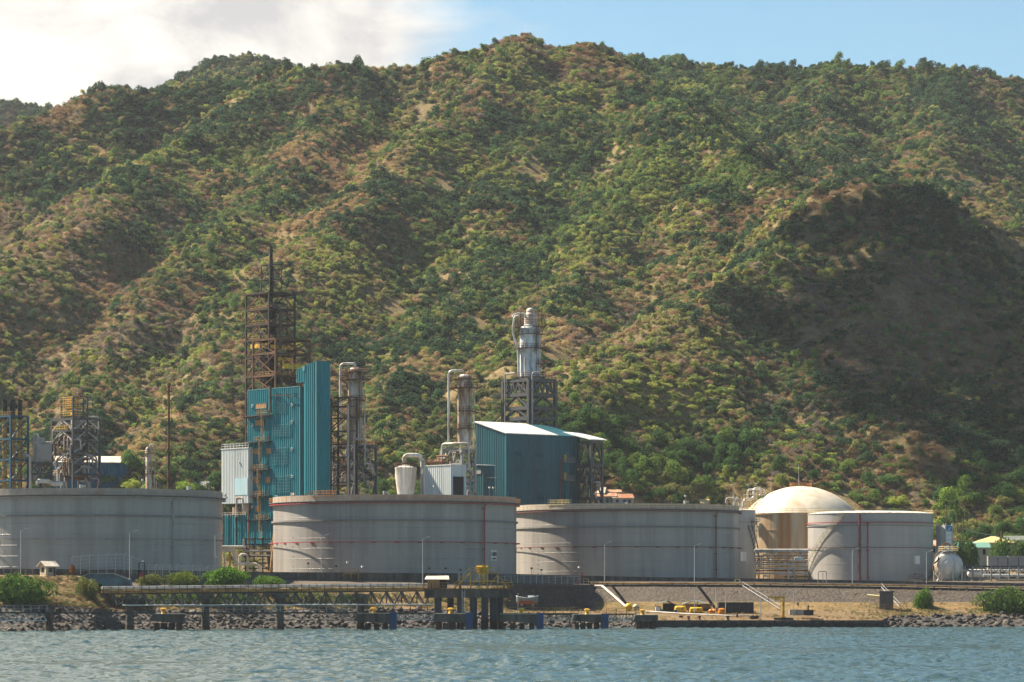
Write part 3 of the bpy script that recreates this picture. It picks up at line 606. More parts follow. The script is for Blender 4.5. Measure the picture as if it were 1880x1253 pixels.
KL = {'dark': ('broadleaf_tree', 'dark green leafy tree in the belt between the plant and the mountain', 'tree', 'dark green trees at the mountain foot'),
 'mid': ('broadleaf_tree', 'mid green leafy tree in the belt between the plant and the mountain', 'tree', 'mid green trees at the mountain foot'),
 'light': ('broadleaf_tree', 'bright yellow green tree in the belt between the plant and the mountain', 'tree', 'bright green trees at the mountain foot'),
 'olive': ('broadleaf_tree', 'dull olive tree in the belt between the plant and the mountain', 'tree', 'olive trees at the mountain foot'),
 'brown': ('dry_tree', 'leafless brown tree in the belt between the plant and the mountain', 'tree', 'leafless brown trees at the mountain foot'),
 'tan': ('dry_shrub', 'tan dry shrub in the belt between the plant and the mountain', 'shrub', 'tan dry shrubs at the mountain foot'),
 'grey': ('dry_tree', 'grey twiggy tree in the belt between the plant and the mountain', 'tree', 'grey twiggy trees at the mountain foot')}
mi = np.nonzero(MINE)[0]
vx = np.abs(u_[mi] - 940) < 950; mi = mi[vx]
occ = [(-30, 190, 905), (400, 620, 930), (610, 700, 900), (720, 1100, 930), (1330, 1580, 900), (1480, 1715, 935)]   # columns where the plant stands in front, down to a row
def hid(i):
    if 1085 < u_[i] < 1172 and row_[i] > 906: return True
    for a, b_, r_ in occ:
        if a < u_[i] < b_ and row_[i] > r_: return True
    return row_[i] > (1004 if u_[i] > 1712 else 938)
mi = [i for i in mi if not hid(i)]
rk = random.Random(4); rk.shuffle(mi); mi = sorted(mi, key=lambda i: -(size[i] / fy[i]))
PAL2 = {'dark': (.065, .125, .040), 'mid': (.13, .20, .045), 'light': (.25, .30, .065), 'olive': (.20, .21, .075), 'brown': PAL['brown'], 'tan': PAL['tan'], 'grey': PAL['grey']}
used = 0; REST = np.zeros(n, bool)
for i in mi:
    k = PALN[kind[i]]
    if k in ('brown', 'tan', 'grey') and rk.random() < .55: k = rk.choice(['mid', 'light', 'dark', 'olive'])
    if used >= 250: REST[i] = True; continue
    nm, lb, ct, gp = KL[k]; c = np.array(PAL2[k]) * rk.uniform(.8, 1.25); s = size[i] * rk.uniform(1.0, 1.35)
    tree(nm, lb, ct, (fx[i], fy[i], fz[i] - .2), s, c, 3 if k in ('brown', 'tan', 'grey') else rk.randrange(3), gp, .1 if k == 'tan' else .3, trunk=k != 'tan'); used += 1
if REST.any(): forest('forest_edge', REST, 'smaller trees and scrub mixed into the foot of the mountain')
print('TREES', used, int(REST.sum()))
def gz(x, y): return float(terrain(np.array([x]), np.array([y]))[0])
def tree_px(name, label, px, py_top, width, Y, col, kind=0, base=None, cat='tree', group=None):
    best_ = None                                            # stand it where the line of sight meets the ground
    for Yq in np.arange((1098 if px > 500 else 1012) if px < 1700 else 930, 1290, 3.0):
        s = width / 2 / F * Yq * 1.02; x = xat(px, Yq); z = zat(py_top, Yq) - s * 1.5; e_ = abs(z - gz(x, Yq))
        if best_ is None or e_ < best_[0]: best_ = (e_, Yq, s, x, z)
    _, Y, s, x, z = best_
    if base is not None: z = base
    return tree(name, label, cat, (x, Y, z), s, col, kind, group, .35)
G1, G2, G3 = (.20, .30, .05), (.085, .155, .04), (.32, .38, .07)
tree_px('broadleaf_tree', 'dark round leafy tree behind the big left tank, left of the small pipe column', 243, 836, 54, 905, G2, 0)
tree_px('broadleaf_tree', 'bright green low tree just left of the small pipe column', 243, 880, 34, 885, G3, 1)
tree_px('broadleaf_tree', 'dark low tree under the blue warehouse wall', 198, 866, 44, 892, G2, 1)
tree_px('broadleaf_tree', 'small yellow green tree in front of the left process frame', 165, 862, 36, 886, G1, 0)
tree_px('broadleaf_tree', 'spreading bright green tree between the steel stair tower and the cone bottomed vessel', 705, 874, 52, 960, G3, 1)
tree_px('broadleaf_tree', 'bright green tree right of the grey flare mast', 345, 878, 44, 960, G1, 1)
tree_px('broadleaf_tree', 'dark tree left of the white clad building', 392, 872, 34, 955, G2, 0)
tree_px('broadleaf_tree', 'large bright green tree behind the shanties, leftmost of two', 1200, 866, 80, 1075, G3, 0)
tree_px('broadleaf_tree', 'large bright green tree behind the shanties, rightmost of two', 1262, 860, 84, 1085, G1, 1)
tree_px('broadleaf_tree', 'tall bright green round tree standing out on the dark slope above the dome tank', 1488, 818, 72, 1090, (.20, .26, .06), 0)
tree_px('broadleaf_tree', 'mid green tree behind the pipework on the dome tank', 1330, 880, 60, 1050, G1, 0)
for k, (px, pt, wd) in enumerate([(1588, 922, 66), (1640, 915, 50), (1742, 908, 54)]):
    tree_px('broadleaf_tree', 'green round tree beyond the small grey tank, ' + ['leftmost', 'middle one', 'rightmost'][k] + ' of three', px, pt, wd, 1050, [G1, G2, G1][k], k % 3)
tree_px('broadleaf_tree', 'dark tree in front of the yellow roofed house', 1838, 990, 60, 950, G2, 1)
tree_px('broadleaf_tree', 'dark bushy tree below the green roofed shed', 1790, 1002, 46, 940, G2, 0)
# palms on the slope behind the small grey tank
def palm(px, py_top, Y, h, label):
    r = thing('palm_tree', label, 'palm', (xat(px, Y), Y, zat(py_top, Y) - h), random.uniform(0, 6), 'palms behind the small grey tank')
    MB().tube([(0, 0, -1), (.1, 0, h * .5), (.3, .1, h * .92)], .16, 7, [.2, .16, .12]).build('trunk', MT['trunk'], r)
    b = MB(); q = random.Random(px)
    for i in range(34):
        a = q.uniform(0, 6.28); L_ = q.uniform(2.2, 3.2); el = q.uniform(-.5, 1.1); pts = []
        for j in range(6):
            t = j / 5; rr_ = L_ * t; pts.append(Vector((.3 + rr_ * math.cos(a) * math.cos(el * (1 - .2 * t)), .1 + rr_ * math.sin(a) * math.cos(el), h * .92 + rr_ * math.sin(el) - 1.5 * t * t)))
        s_ = Vector((-math.sin(a), math.cos(a), 0))
        for j in range(5):
            wv = .30 * (1 - j / 5.5)
            for sg in (-1, 1):
                b.add([pts[j], pts[j + 1], pts[j + 1] + s_ * sg * wv - Vector((0, 0, wv * .6)), pts[j] + s_ * sg * wv - Vector((0, 0, wv * .6))], [(0, 1, 2, 3)])
    me = b.build('crown', MT['leaf'], r); me['tint'] = (.055, .10, .028)
    a_ = me.data.attributes.new('leaf', 'FLOAT_COLOR', 'FACE'); a_.data.foreach_set('color', np.ones(len(me.data.polygons) * 4, np.float32))
palm(1738, 920, 1010, 8, 'tall palm behind the white boxy tower, leftmost of three'); palm(1758, 918, 1015, 8.5, 'tall palm behind the white boxy tower, tallest of three'); palm(1769, 936, 1010, 6.5, 'shorter palm behind the white boxy tower, rightmost of three')
# bushes of the shore
def bush(px, py0, py1, wd, Y, col, label, kind=1):
    s = wd / 2 / F * Y; h = (py1 - py0) / F * Y; r = thing('shore_bush', label, 'bush', (xat(px, Y), Y, zat(py1, Y)), random.uniform(0, 6), 'bushes along the shore bank')
    c = bpy.data.objects.new('foliage', BUSH[kind]); COL.objects.link(c); c.parent = r; c.scale = (s * 1.18, s * .75, h / .66); c['tint'] = col; c.location = (0, 0, -h * .14); return r
BUSH = [crown_mesh('dense_bush', 41, 5200, 20, .040, 1.0, .8), crown_mesh('broad_bush', 42, 5200, 24, .040, 1.0, .75)]
BG, BO = (.085, .165, .028), (.14, .16, .045)
bush(30, 1064, 1120, 130, 712, (.075, .145, .030), 'wide green bush on the bank at the far left of the shore'); bush(-60, 1070, 1120, 90, 706, BG, 'green bush at the left picture edge')
bush(158, 1066, 1100, 62, 727, BO, 'olive bush beside the bluish culvert arch'); bush(415, 1046, 1078, 88, 762, (.10, .20, .025), 'bright green bush below the gap between the two left tanks')
bush(338, 1054, 1080, 64, 757, (.13, .18, .03), 'yellow green bush right of the chain fence gate'); bush(275, 1058, 1080, 70, 755, BO, 'brownish olive bush below the chain fence'); bush(494, 1060, 1080, 86, 768, BG, 'low flat green bush above the pipe trestle')
bush(1695, 1088, 1132, 54, 812, BG, 'round green bush on the sand by the concrete post'); bush(1850, 1086, 1136, 110, 808, (.075, .13, .03), 'wide green bush at the far right of the shore'); bush(820, 1098, 1116, 40, 783, (.12, .18, .03), 'small green bush beneath the loading platform')
bush(560, 1090, 1112, 120, 762, (.10, .12, .04), 'olive scrub behind the trestle left of its middle'); bush(320, 1092, 1114, 150, 750, (.07, .12, .03), 'dark scrub behind the left half of the trestle')

# low scrub along the mountain foot, and dry grass on the banks and the quay
def scatter(name, label, P, tints, sizes, kinds):
    global fx, fy, fz, tint, idx, size
    keep_ = (fx, fy, fz, tint, idx, size); P = np.array(P); fx, fy, fz = P[:, 0], P[:, 1], P[:, 2] + .3; tint, size, idx = np.array(tints), np.array(sizes), np.array(kinds)
    o = forest(name, np.ones(len(P), bool), label); fx, fy, fz, tint, idx, size = keep_; return o
q = np.random.default_rng(77); P = []; tt = []; ss = []; kk = []
sx_ = q.uniform(-230, 330, 5200); sy_ = q.uniform(948, 1120, 5200); sz_ = terrain(sx_, sy_); nz_ = fbm(sx_ / 25, sy_ / 25, 611, 3)
for x, y, z, nn in zip(sx_, sy_, sz_, nz_):
    u = x / y * F + 940
    if (1085 < u < 1172 and HZ - (z - CH) / y * F > 906) or abs(u - 940) > 1010 or (y < 1000 and not u > 1715): continue
    k = 'light' if nn > .56 else 'mid' if nn > .47 else 'dark' if nn > .40 else 'tan'
    if q.random() < .25: k = q.choice(['mid', 'olive', 'brown', 'dark'])
    P.append((x, y, z)); tt.append(np.array(PAL2[k]) * q.uniform(.8, 1.25)); ss.append(q.uniform(.9, 2.3)); kk.append(q.choice([4, 5]) if k in ('tan', 'brown') else q.choice([0, 1, 3, 6]))
scatter('scrub', 'low mixed scrub along the foot of the mountain', P, tt, ss, kk)
P = []; tt = []; ss = []; kk = []
for (j0, j1, x0, x1, cnt, pal, s0, s1) in ((1, 2, 930, 2000, 1100, ('tan', 'tan', 'olive', 'brown'), .15, .5), (1, 2, 1560, 2000, 420, ('mid', 'olive', 'light', 'tan'), .2, .5), (2, 3, -120, 935, 3300, ('tan', 'brown', 'olive', 'mid', 'tan', 'olive'), .25, .75), (1, 2, -120, 935, 1500, ('olive', 'mid', 'brown', 'tan'), .2, .6), (2, 3, 1560, 2000, 260, ('brown', 'olive', 'tan'), .15, .4), (2, 3, 935, 1700, 240, ('brown', 'tan', 'olive'), .12, .3)):
    for i in range(cnt):
        px = q.uniform(x0, x1); t = q.uniform(0, 1)
        p = shore(px, j0).lerp(shore(px, j1), t)
        if vnoise(np.array([p.x / 5]), np.array([p.y / 3]), 71)[0] < .38: continue
        P.append((p.x, p.y, p.z + .02)); tt.append(np.array(PAL[pal[q.integers(len(pal))]]) * q.uniform(.7, 1.1)); ss.append(q.uniform(s0, s1)); kk.append(q.choice([5, 6, 4]))
scatter('dry_grass', 'dry grass tufts and weeds on the shore banks and the quay', P, tt, ss, kk)

for q_ in ((250, 1096, 1118, 110, 742), (430, 1094, 1116, 130, 752), (640, 1094, 1114, 90, 766)): bush(*q_, (.05, .085, .03), 'dark scrub under the trestle, %s' % {250: 'near its left end', 430: 'below the bright green bush', 640: 'beside the rightmost round pier'}[q_[0]])

for px, lb, wd in ((1776, 'dark bush before the green roofed shed', 52), (1833, 'widest dark bush before the yellow roofed house', 66), (1886, 'dark bush behind the rightmost grey cabinet', 56)):
    o = bush(px, 1003, 1062, wd, 943, (.075, .14, .036), lb, 0); o['group'] = 'dark bushes before the right hand houses'; o.name = 'garden_bush'
# ---------------------------------------------------------------- storage tanks
def text(body, size, parent, loc, rot, mat, name='lettering', sx=1.0, ext=.02):
    cu = bpy.data.curves.new(name, 'FONT'); cu.body = body; cu.size = size; cu.align_x = 'CENTER'; cu.align_y = 'CENTER'; cu.extrude = ext; cu.offset = size * .02
    t0 = bpy.data.objects.new(name, cu); COL.objects.link(t0); bpy.context.view_layer.update(); me = bpy.data.meshes.new_from_object(t0.evaluated_get(bpy.context.evaluated_depsgraph_get())); bpy.data.objects.remove(t0); me.materials.clear(); me.materials.append(mat); o = bpy.data.objects.new(name, me); COL.objects.link(o); o.parent = parent; o.location = loc; o.rotation_euler = rot; o.scale = (sx, 1, 1); return o
MT['stairpaint'] = M('olive_grey_stair', (.40, .38, .28), .6, 0, .25)
TR, TB, TT = 30.0, 11.4, 31.5
def pol(r, a, z): return (r * math.sin(a), -r * math.cos(a), z)        # a = 0 faces the camera, negative to the left
def ring(b, r, z, t=.12, n=96): 
    return b.lathe([(r - t, z - t), (r + t, z - t), (r + t, z + t), (r - t, z + t), (r - t, z - t)], n)
def big_tank(px, Y, label, pipe, rail, riser_a, sign_a, sign, plat):
    H = TT - TB; T = thing('storage_tank', label, 'storage tank', (xat(px, Y), Y, TB), 0, 'large floating roof tanks')
    b = MB(); prof = [(TR, -1)]
    for i in range(1, 7):
        z = i * 2.45; prof += [(TR + .0, z - .03), (TR + .035, z), (TR, z + .03)]
    prof += [(TR, H)]; b.lathe(prof, 128).build('shell', MT['tank'], T, True)
    b = MB().lathe([(TR + .06, H - 1.5), (TR + .06, H), (TR - .1, H), (TR - .1, H - 2.5)], 128); b.build('rim_band', MT['tankrim'], T, True)
    MB().lathe([(TR - .1, H - 2.2), (12, H - 2.3), (0, H - 2.3)], 96).build('floating_roof', MT['greypipe'], T, True)
    b = MB().lathe([(TR, H - 1.75), (TR + 1.0, H - 1.55), (TR + 1.0, H - 1.45), (TR, H - 1.45)], 128)
    for k in range(72):
        a = 2 * math.pi * k / 72; b.bar(pol(TR + .1, a, H - 2.1), pol(TR + .9, a, H - 1.6), .09)
    b.build('walkway', MT['ring'], T)
    b = MB()
    for k in range(84):
        a = 2 * math.pi * k / 84; b.bar(pol(TR + .97, a, H - 1.45), pol(TR + .97, a, H - .35), .065)
    ring(b, TR + .97, H - .35, .035, 84); ring(b, TR + .97, H - .9, .03, 84); b.build('railing', rail, T)
    b = MB(); ring(b, TR + .22, H - 6.1, .20, 128); b.build('stiffener_ring', MT['ring'], T, False)
    b = MB(); ring(b, TR + .8, H - 2.0, .10, 128); o = b.build('foam_ring_pipe', pipe, T, True)
    b = MB(); ring(b, TR + .85, H - 11.3, .085, 128)
    for k in range(34):
        a = 2 * math.pi * k / 34 + .05; b.bar(pol(TR, a, H - 11.35), pol(TR + .95, a, H - 11.35), .10); b.bar(pol(TR + .02, a - .02, H - 11.42), pol(TR + .02, a + .02, H - 11.42), .22)
    b.build('spray_ring_pipe', pipe, T)
    b = MB().tube([pol(TR + .45, riser_a, -.4), pol(TR + .45, riser_a, H - 2.6), pol(TR + .8, riser_a + .012, H - 2.0)], .17, 8)
    for z in (H - 3.2, H - 6.1, H - 13.0, 3): b.box(pol(TR + .3, riser_a, z), (.75, .5, .22), riser_a)
    b.build('riser_pipe', pipe, T)
    w_, h_ = (2.35, 2.45)
    b = MB(); n_ = 6
    for i in range(n_):
        a0, a1 = sign_a + (i / n_ - .5) * w_ / TR, sign_a + ((i + 1) / n_ - .5) * w_ / TR
        b.add([pol(TR + .05, a0, sign[1]), pol(TR + .05, a1, sign[1]), pol(TR + .05, a1, sign[1] + h_), pol(TR + .05, a0, sign[1] + h_)], [(0, 1, 2, 3)])
    sg = b.build('sign_panel', MT['white'] if sign[0] else MT['tanklite'], T)
    if sign[0]:
        text(sign[0], 1.3, sg, pol(TR + .10, sign_a, sign[1] + h_ * .62), (R(90), 0, sign_a), MT['black'], sx=.44)
        text('NO SMOKING', .42, sg, pol(TR + .10, sign_a, sign[1] + .42), (R(90), 0, sign_a), MT['black'], sx=.72)
    else:
        c = MB()
        for z, ww in ((1.9, 1.5), (1.5, 1.7), (1.0, 1.2), (.6, 1.5)): c.box(pol(TR + .07, sign_a, sign[1] + z), (ww, .03, .12), sign_a)
        c.build('faded_lettering', MT['greypipe'], sg)
    b = MB()                                                    # spiral stair up the far left side
    for k in range(40):
        a = -1.98 + .40 * (1 - k / 39); z = k / 39 * (H - 1.5); b.box(pol(TR + .55, a, z), (.3, .9, .06), a)
    pts = [pol(TR + 1.0, -1.98 + .40 * (1 - k / 39), k / 39 * (H - 1.5)) for k in range(40)]; b.tube(pts, .09, 5); b.tube([(p[0], p[1], p[2] + 1) for p in pts], .05, 5); b.build('spiral_stair', MT['ochre'] if plat == 0 else MT['greypipe'], T)
    b = MB()
    for k in range(9): b.bar(pol(TR + .02, -.93, .9 + k * 1.15), pol(TR + .14, -.93, .9 + k * 1.15), .12)
    b.build('shell_nozzles', MT['ring'], T)
    a0 = -.62 if plat == 0 else -.72
    if plat >= 0:
        b = MB(); p0, p1, p2, p3 = (Vector(pol(TR - 2.8, a0 - .07, H - .1)), Vector(pol(TR + .3, a0 - .07, H - .1)), Vector(pol(TR + .3, a0 + .12, H - .1)), Vector(pol(TR - 2.8, a0 + .12, H - .1)))
        b.slab([p0, p1, p2, p3], .15); b.rail([p1, p2, p3, p0, p1], 1.15, .07, 1.1)
        if plat == 0: b.bar(p1 + Vector((-1.9, 0, 0)), p1 + Vector((0, 0, 1)), .15); b.bar(p1 + Vector((-1.5, 0, 0)), p1 + Vector((.4, 0, 1)), .15)
        b.build('gauging_platform', MT['orange'] if plat == 0 else MT['paleyellow'], T)
    c = MB(); aa = {0: -.95, 1: 1.25, 2: .03}[plat + 0 if plat >= 0 else 2]
    for k, a in enumerate((aa, aa + .9, aa - .75)): c.cyl(pol(TR - .2, a, H), pol(TR - .2, a, H + .8), .35, 10); c.box(pol(TR - .2, a + .02, H + .45), (.9, .4, .5), a)
    c.build('foam_chambers', MT['dirtywhite'], T)
    c = MB()
    for a in ((.35, .9, .95) if plat == 0 else (.5, 1.2)): c.bar(pol(TR, a, H), pol(TR, a, H + 1.9), .07); c.box(pol(TR, a, H + 2.0), (.45, .4, .4), .6)
    c.build('rim_floodlights', MT['galv'], T)
    return T
YA, YBt, YD = 801, 847, 922
big_tank(171, YA, 'large grey tank cut off by the left edge, pale panel beside its pipe', MT['greypipe'], MT['greypipe'], .755, .615, ('', 6.0), -1)
big_tank(725, YBt, 'large grey tank with red pipe rings and the D-3001B sign', MT['red'], MT['orange'], .82, .955, ('D-3001B', 4.5), 0)
big_tank(1151, YD, 'large grey tank right of the D-3001B tank, with a cream railed platform', MT['dullred'], MT['paleyellow'], .845, 1.03, ('', 4.2), 1)

def spiral(b, r, a0, a1, z0, z1, n=46, w_=1.0, sgn=1):
    P = [(a0 + (a1 - a0) * k / (n - 1), z0 + (z1 - z0) * k / (n - 1)) for k in range(n)]
    for a, z in P: b.box(pol(r + w_ / 2 + .1, a, z), (.22, w_ * .8, .04), a)
    for rr_ in (r + .12, r + w_ + .1):
        b.tube([pol(rr_, a, z - .1) for a, z in P], .09, 5)
    for h in (.55, 1.1): b.tube([pol(r + w_ + .1, a, z + h) for a, z in P], .05, 5)
    for a, z in P[::3]: b.bar(pol(r + w_ + .1, a, z), pol(r + w_ + .1, a, z + 1.1), .06); b.bar(pol(r, a, z - 1.0), pol(r + w_ + .1, a, z - .1), .08)
    return b
# small grey tank with shallow dome roof
def small_tank(px, Y, rpx, py_top, label, shellm, right_stair, zb=11.0):
    r = rpx / F * Y; H = zat(py_top, Y - r) - zb; T = thing('dome_roof_tank', label, 'storage tank', (xat(px, Y), Y, zb), 0)
    MB().lathe([(r, -1)] + [q for i in range(1, 6) for q in ((r, i * 2.6 - .02), (r + .03, i * 2.6), (r, i * 2.6 + .02))] + [(r, H), (r + .12, H + .05), (r + .12, H + .2), (r - .05, H + .2)], 96).build('shell', shellm, T, True)
    MB().lathe([(r, H + .2)] + [(r * math.cos(t), H + .2 + r * .055 * math.sin(t)) for t in np.linspace(.05, math.pi / 2, 10)], 80).build('dome_roof', MT['dirtywhite'], T, True)
    b = MB(); 
    for k in range(60):
        a = 2 * math.pi * k / 60; b.bar(pol(r, a, H + .2), pol(r, a, H + 1.25), .06)
    ring(b, r, H + 1.25, .035, 60); ring(b, r, H + .75, .03, 60); b.build('railing', MT['paleyellow'], T)
    b = MB(); spiral(b, r, *((-.52, -1.60, H, .2) if not right_stair else (.95, 1.72, H * .8, -.5))); b.build('spiral_stair', MT['stairpaint'] if not right_stair else MT['steel'], T)
    b = MB(); ring(b, r + .12, H - 3.2, .13, 80); b.build('stiffener_ring', MT['greypipe'], T)
    return T, r, H
TE, rE, HE = small_tank(1598, 955, 114.5, 943, 'smaller grey tank with a spiral stair on its sunlit left side and two red pipes', MT['tanklite'], False)
b = MB(); ring(b, rE + .4, HE - 2.4, .10, 90)
for k in range(26): b.bar(pol(rE, k * .2417, HE - 2.4), pol(rE + .5, k * .2417, HE - 2.4), .09)
b.build('upper_ring_pipe', MT['red'], TE)
b = MB(); ring(b, rE + .4, HE - 9.3, .07, 90)
for k in range(26): b.bar(pol(rE, k * .2417, HE - 9.3), pol(rE + .5, k * .2417, HE - 9.3), .09)
b.build('lower_ring_pipe', MT['dullred'], TE)
for a, zt_, w_ in ((-.27, HE - .2, .30), (-.145, HE - 2.4, .17)):
    b = MB().cyl(pol(rE + .5, a, -1), pol(rE + .5, a, zt_), w_, 8)
    for z in (1.5, 8.8, HE - 1.5): b.box(pol(rE + .3, a, z if z < zt_ else zt_ - .3), (.9, .6, .2), a)
    b.build('riser_pipe', MT['dullred'] if w_ > .2 else MT['red'], TE)
MB().box(pol(rE - .05, .72, 6.3), (2.2, .25, 2.3), .72).build('sign_panel', MT['white'], TE)
TC, rC, HC = small_tank(1291, 965, 96, 937, 'pale tank half hidden behind the big right tank, dark stair on its side', MT['tanklite'], True)
MB().box(pol(rC, .80, 7.4), (2.4, .25, 2.6), .80).build('sign_panel', MT['white'], TC)
b = MB().box(pol(rC + .9, 1.15, HC - 3), (2.6, 1.6, .15), 1.15); b.rail([pol(rC + 1.7, 1.02, HC - 3), pol(rC + 1.7, 1.28, HC - 3)], 1.2, .08, .8)
b.bar(pol(rC, 1.15, HC - 5), pol(rC + 1.6, 1.15, HC - 3), .15); b.build('side_platform', MT['steel'], TC)
# refrigerated tank with big dome
Yd = 1000; rd = 104 / F * Yd; zb = 11.0; Hd = zat(944, Yd - rd) - zb; zc = zat(893, Yd) - zb
TD = thing('dome_tank', 'rust streaked tank under a big stained white dome, silver ducts on its left shoulder', 'storage tank', (xat(1470, Yd), Yd, zb))
MB().lathe([(rd, -1), (rd, Hd - 4.6), (rd + .1, Hd - 4.6), (rd + .1, Hd - 4.4), (rd, Hd - 4.4), (rd, Hd), (rd + .3, Hd), (rd + .3, Hd + .4)], 96).build('shell', MT['rustwall'], TD, True)
hs = zc - Hd - .4; rs = (rd * rd + hs * hs) / (2 * hs)
MB().lathe([(rd + .3, Hd + .4)] + [(rs * math.sin(t), zc - rs + rs * math.cos(t)) for t in np.linspace(math.asin(rd / rs), 0.001, 22)], 96).build('dome_roof', MT['dome'], TD, True)
b = MB()
for k in range(56):
    a = 2 * math.pi * k / 56; b.bar(pol(rd + .3, a, Hd + .4), pol(rd + .3, a, Hd + 1.5), .06)
ring(b, rd + .3, Hd + 1.5, .035, 60); ring(b, rd + .3, Hd + .95, .03, 60); b.build('railing', MT['paleyellow'], TD)
b = MB()
for k in range(20):
    a = 2 * math.pi * k / 20; b.bar(pol(3.2, a, zc - .3), pol(3.2, a, zc + .9), .06)
ring(b, 3.2, zc + .9, .035, 40); ring(b, 3.2, zc + .4, .03, 40); b.rail([pol(3.2, 1.4, zc - .2), pol(7, 1.4, zc - 1.2), pol(rd * .55, 1.4, zc - 2.3)], 1.0, .05, 1.2); b.build('crown_railing', MT['orange'], TD)
MB().bar((-.6, 0, zc - .3), (-.6, 0, zc + 6.5), .10).build('aerial', MT['galv'], TD)
s6 = 1 / F * Yd
def dl(px, py, dy=0): return ((px - 1470) * s6, dy, zat(py, Yd + dy) - zb)
b = MB()
b.pipe([dl(1363, 942, -4), dl(1363, 917, -4), dl(1383, 917, -3), dl(1383, 897, -2), dl(1396, 897, -1), dl(1396, 910, -1)], .42, 10)
b.pipe([dl(1355, 942, -8), dl(1355, 918, -8), dl(1348, 916, -8)], .4, 10); b.pipe([dl(1372, 916, -2), dl(1372, 899, -2), dl(1404, 899, 0), dl(1404, 912, 0)], .3, 10)
b.pipe([dl(1346, 942, -8), dl(1346, 915, -8), dl(1330, 915, -8), dl(1330, 924, -8)], .3, 10); b.build('silver_duct', MT['alu'], TD, True)
b = MB()
for (x0, x1, y0, d) in ((1330, 1362, 938, -8), (1332, 1350, 922, -7), (1366, 1408, 908, 0)):
    p, q = Vector(dl(x0, y0, d)), Vector(dl(x1, y0, d)); b.bar(p, q, .8, .18); b.rail([p, q], 1.2, .07, 1.0)
    b.bar(p, p - Vector((0, 0, 5)), .2); b.bar(q, q - Vector((0, 0, 2.5)), .2)
for x_ in (1345, 1376, 1387): b.bar(dl(x_, 940, -6), dl(x_, 905, -6), .14)
b.build('duct_platform', MT['paleyellow'], TD)
b = MB()
for (x_, y0, y1) in ((1344, 930, 890), (1373, 905, 891), (1388, 900, 888), (1414, 898, 880)): b.bar(dl(x_, y0, -4), dl(x_, y1, -4), .1); b.box(dl(x_ - 1.5, y1, -4), (.7, .3, .3), .3)
b.build('dome_floodlights', MT['galv'], TD)
# ---------------------------------------------------------------- the plant: everything in a grid turned 40 degrees
CA, SA = math.cos(ROT), math.sin(ROT)                   # local x runs right-away (right face), local y runs left-away (left face)
class Corner:
    def __init__(s, px, Y, z0): s.Y0 = Y; s.X0 = xat(px, Y); s.z0 = z0; s.loc = (s.X0, Y, z0)
    def ly(s, px):
        u = (px - 940) / F; return (s.X0 - u * s.Y0) / (SA + CA * u)
    def rx(s, px):
        u = (px - 940) / F; return (u * s.Y0 - s.X0) / (CA - SA * u)
    def Lp(s, px, py, d=0): y = s.ly(px); return Vector((-d, y, zat(py, s.Y0 + CA * y) - s.z0))
    def Rp(s, px, py, d=0): x = s.rx(px); return Vector((x, -d, zat(py, s.Y0 + SA * x) - s.z0))
    def thing(s, n, l, c, g=None): return thing(n, l, c, s.loc, ROT, g)
def windowL(K, T, px0, px1, py0, py1, name='window', m='wood', bars=4):
    a, b_ = K.Lp(px0, py1), K.Lp(px1, py0); y0, y1, z0, z1 = b_.y, a.y, a.z, b_.z; b = MB()
    b.bb(-.30, -.14, y0 - .12, y1 + .12, z0 - .12, z0); b.bb(-.30, -.14, y0 - .12, y1 + .12, z1, z1 + .12); b.bb(-.30, -.14, y0 - .12, y0, z0, z1); b.bb(-.30, -.14, y1, y1 + .12, z0, z1)
    f = b.build(name, MT['teal'] if m == 'wood' else MT['galv'], T); c = MB(); n_ = max(2, int((y1 - y0) / .32))
    for k in range(n_): c.bb(-.24 if k % 2 else -.21, -.15, y0 + (y1 - y0) * k / n_, y0 + (y1 - y0) * (k + 1) / n_ - .03, z0, z1)
    c.build('boarding', MT[m], f); return f
def grilleL(K, T, px0, px1, py0, py1, nx, nz):
    a, b_ = K.Lp(px0, py1), K.Lp(px1, py0); b = MB()
    for k in range(nx + 1): y = b_.y + (a.y - b_.y) * k / nx; b.bb(-.52, -.40, y - .045, y + .045, a.z, b_.z)
    for k in range(nz + 1): z = a.z + (b_.z - a.z) * k / nz; b.bb(-.40, -.30, b_.y, a.y, z - .05, z + .05)
    for k in (0, nx): y = b_.y + (a.y - b_.y) * k / nx; b.bb(-.30, 0, y - .05, y + .05, a.z, a.z + .15)
    return b.build('window_grille', MT['galvteal'], T)
MT['galvteal'] = M('teal_grey_lattice', (.07, .21, .23), .5, 0, .15)
# --- tall teal building with ladders
K = Corner(551, 890, 14.0); T = K.thing('process_building', 'tall teal clad building with yellow ladders and boarded windows', 'building')
yl, ylow = K.ly(456), K.ly(407); zt, zm, zb_ = K.Lp(500, 714).z, K.Lp(440, 944).z, K.Lp(440, 1003).z
b = MB().clad([(0, 0), (9, 0), (9, yl), (0, yl)], zb_, zt); b.bb(.1, 8.9, .1, yl - .1, zt - .3, zt - .02); b.build('wall', MT['teal'], T)
b = MB().clad([(-.35, K.ly(500)), (0.2, K.ly(500)), (7, K.ly(500)), (7, ylow), (-.35, ylow)], zb_, zm); b.slab([(-.5, K.ly(500), zm), (7, K.ly(500), zm), (7, ylow, zm), (-.5, ylow, zm)], .1); b.build('lower_wing', MT['teal'], T)
b = MB().clad([(-.15, yl), (3, yl), (3, K.ly(449)), (-.15, K.ly(449))], K.Lp(449, 866).z, K.Lp(449, 839).z); b.build('side_bay', MT['teal'], T)
b = MB(); b.bb(-.2, .0, -.1, yl + .15, zt - .06, zt + .14); b.bb(-.16, 0.1, -.12, .1, zb_, zt); b.bb(-.16, 0.1, yl - .1, yl + .12, zm, zt); b.build('edge_flashing', MT['galvteal'], T)
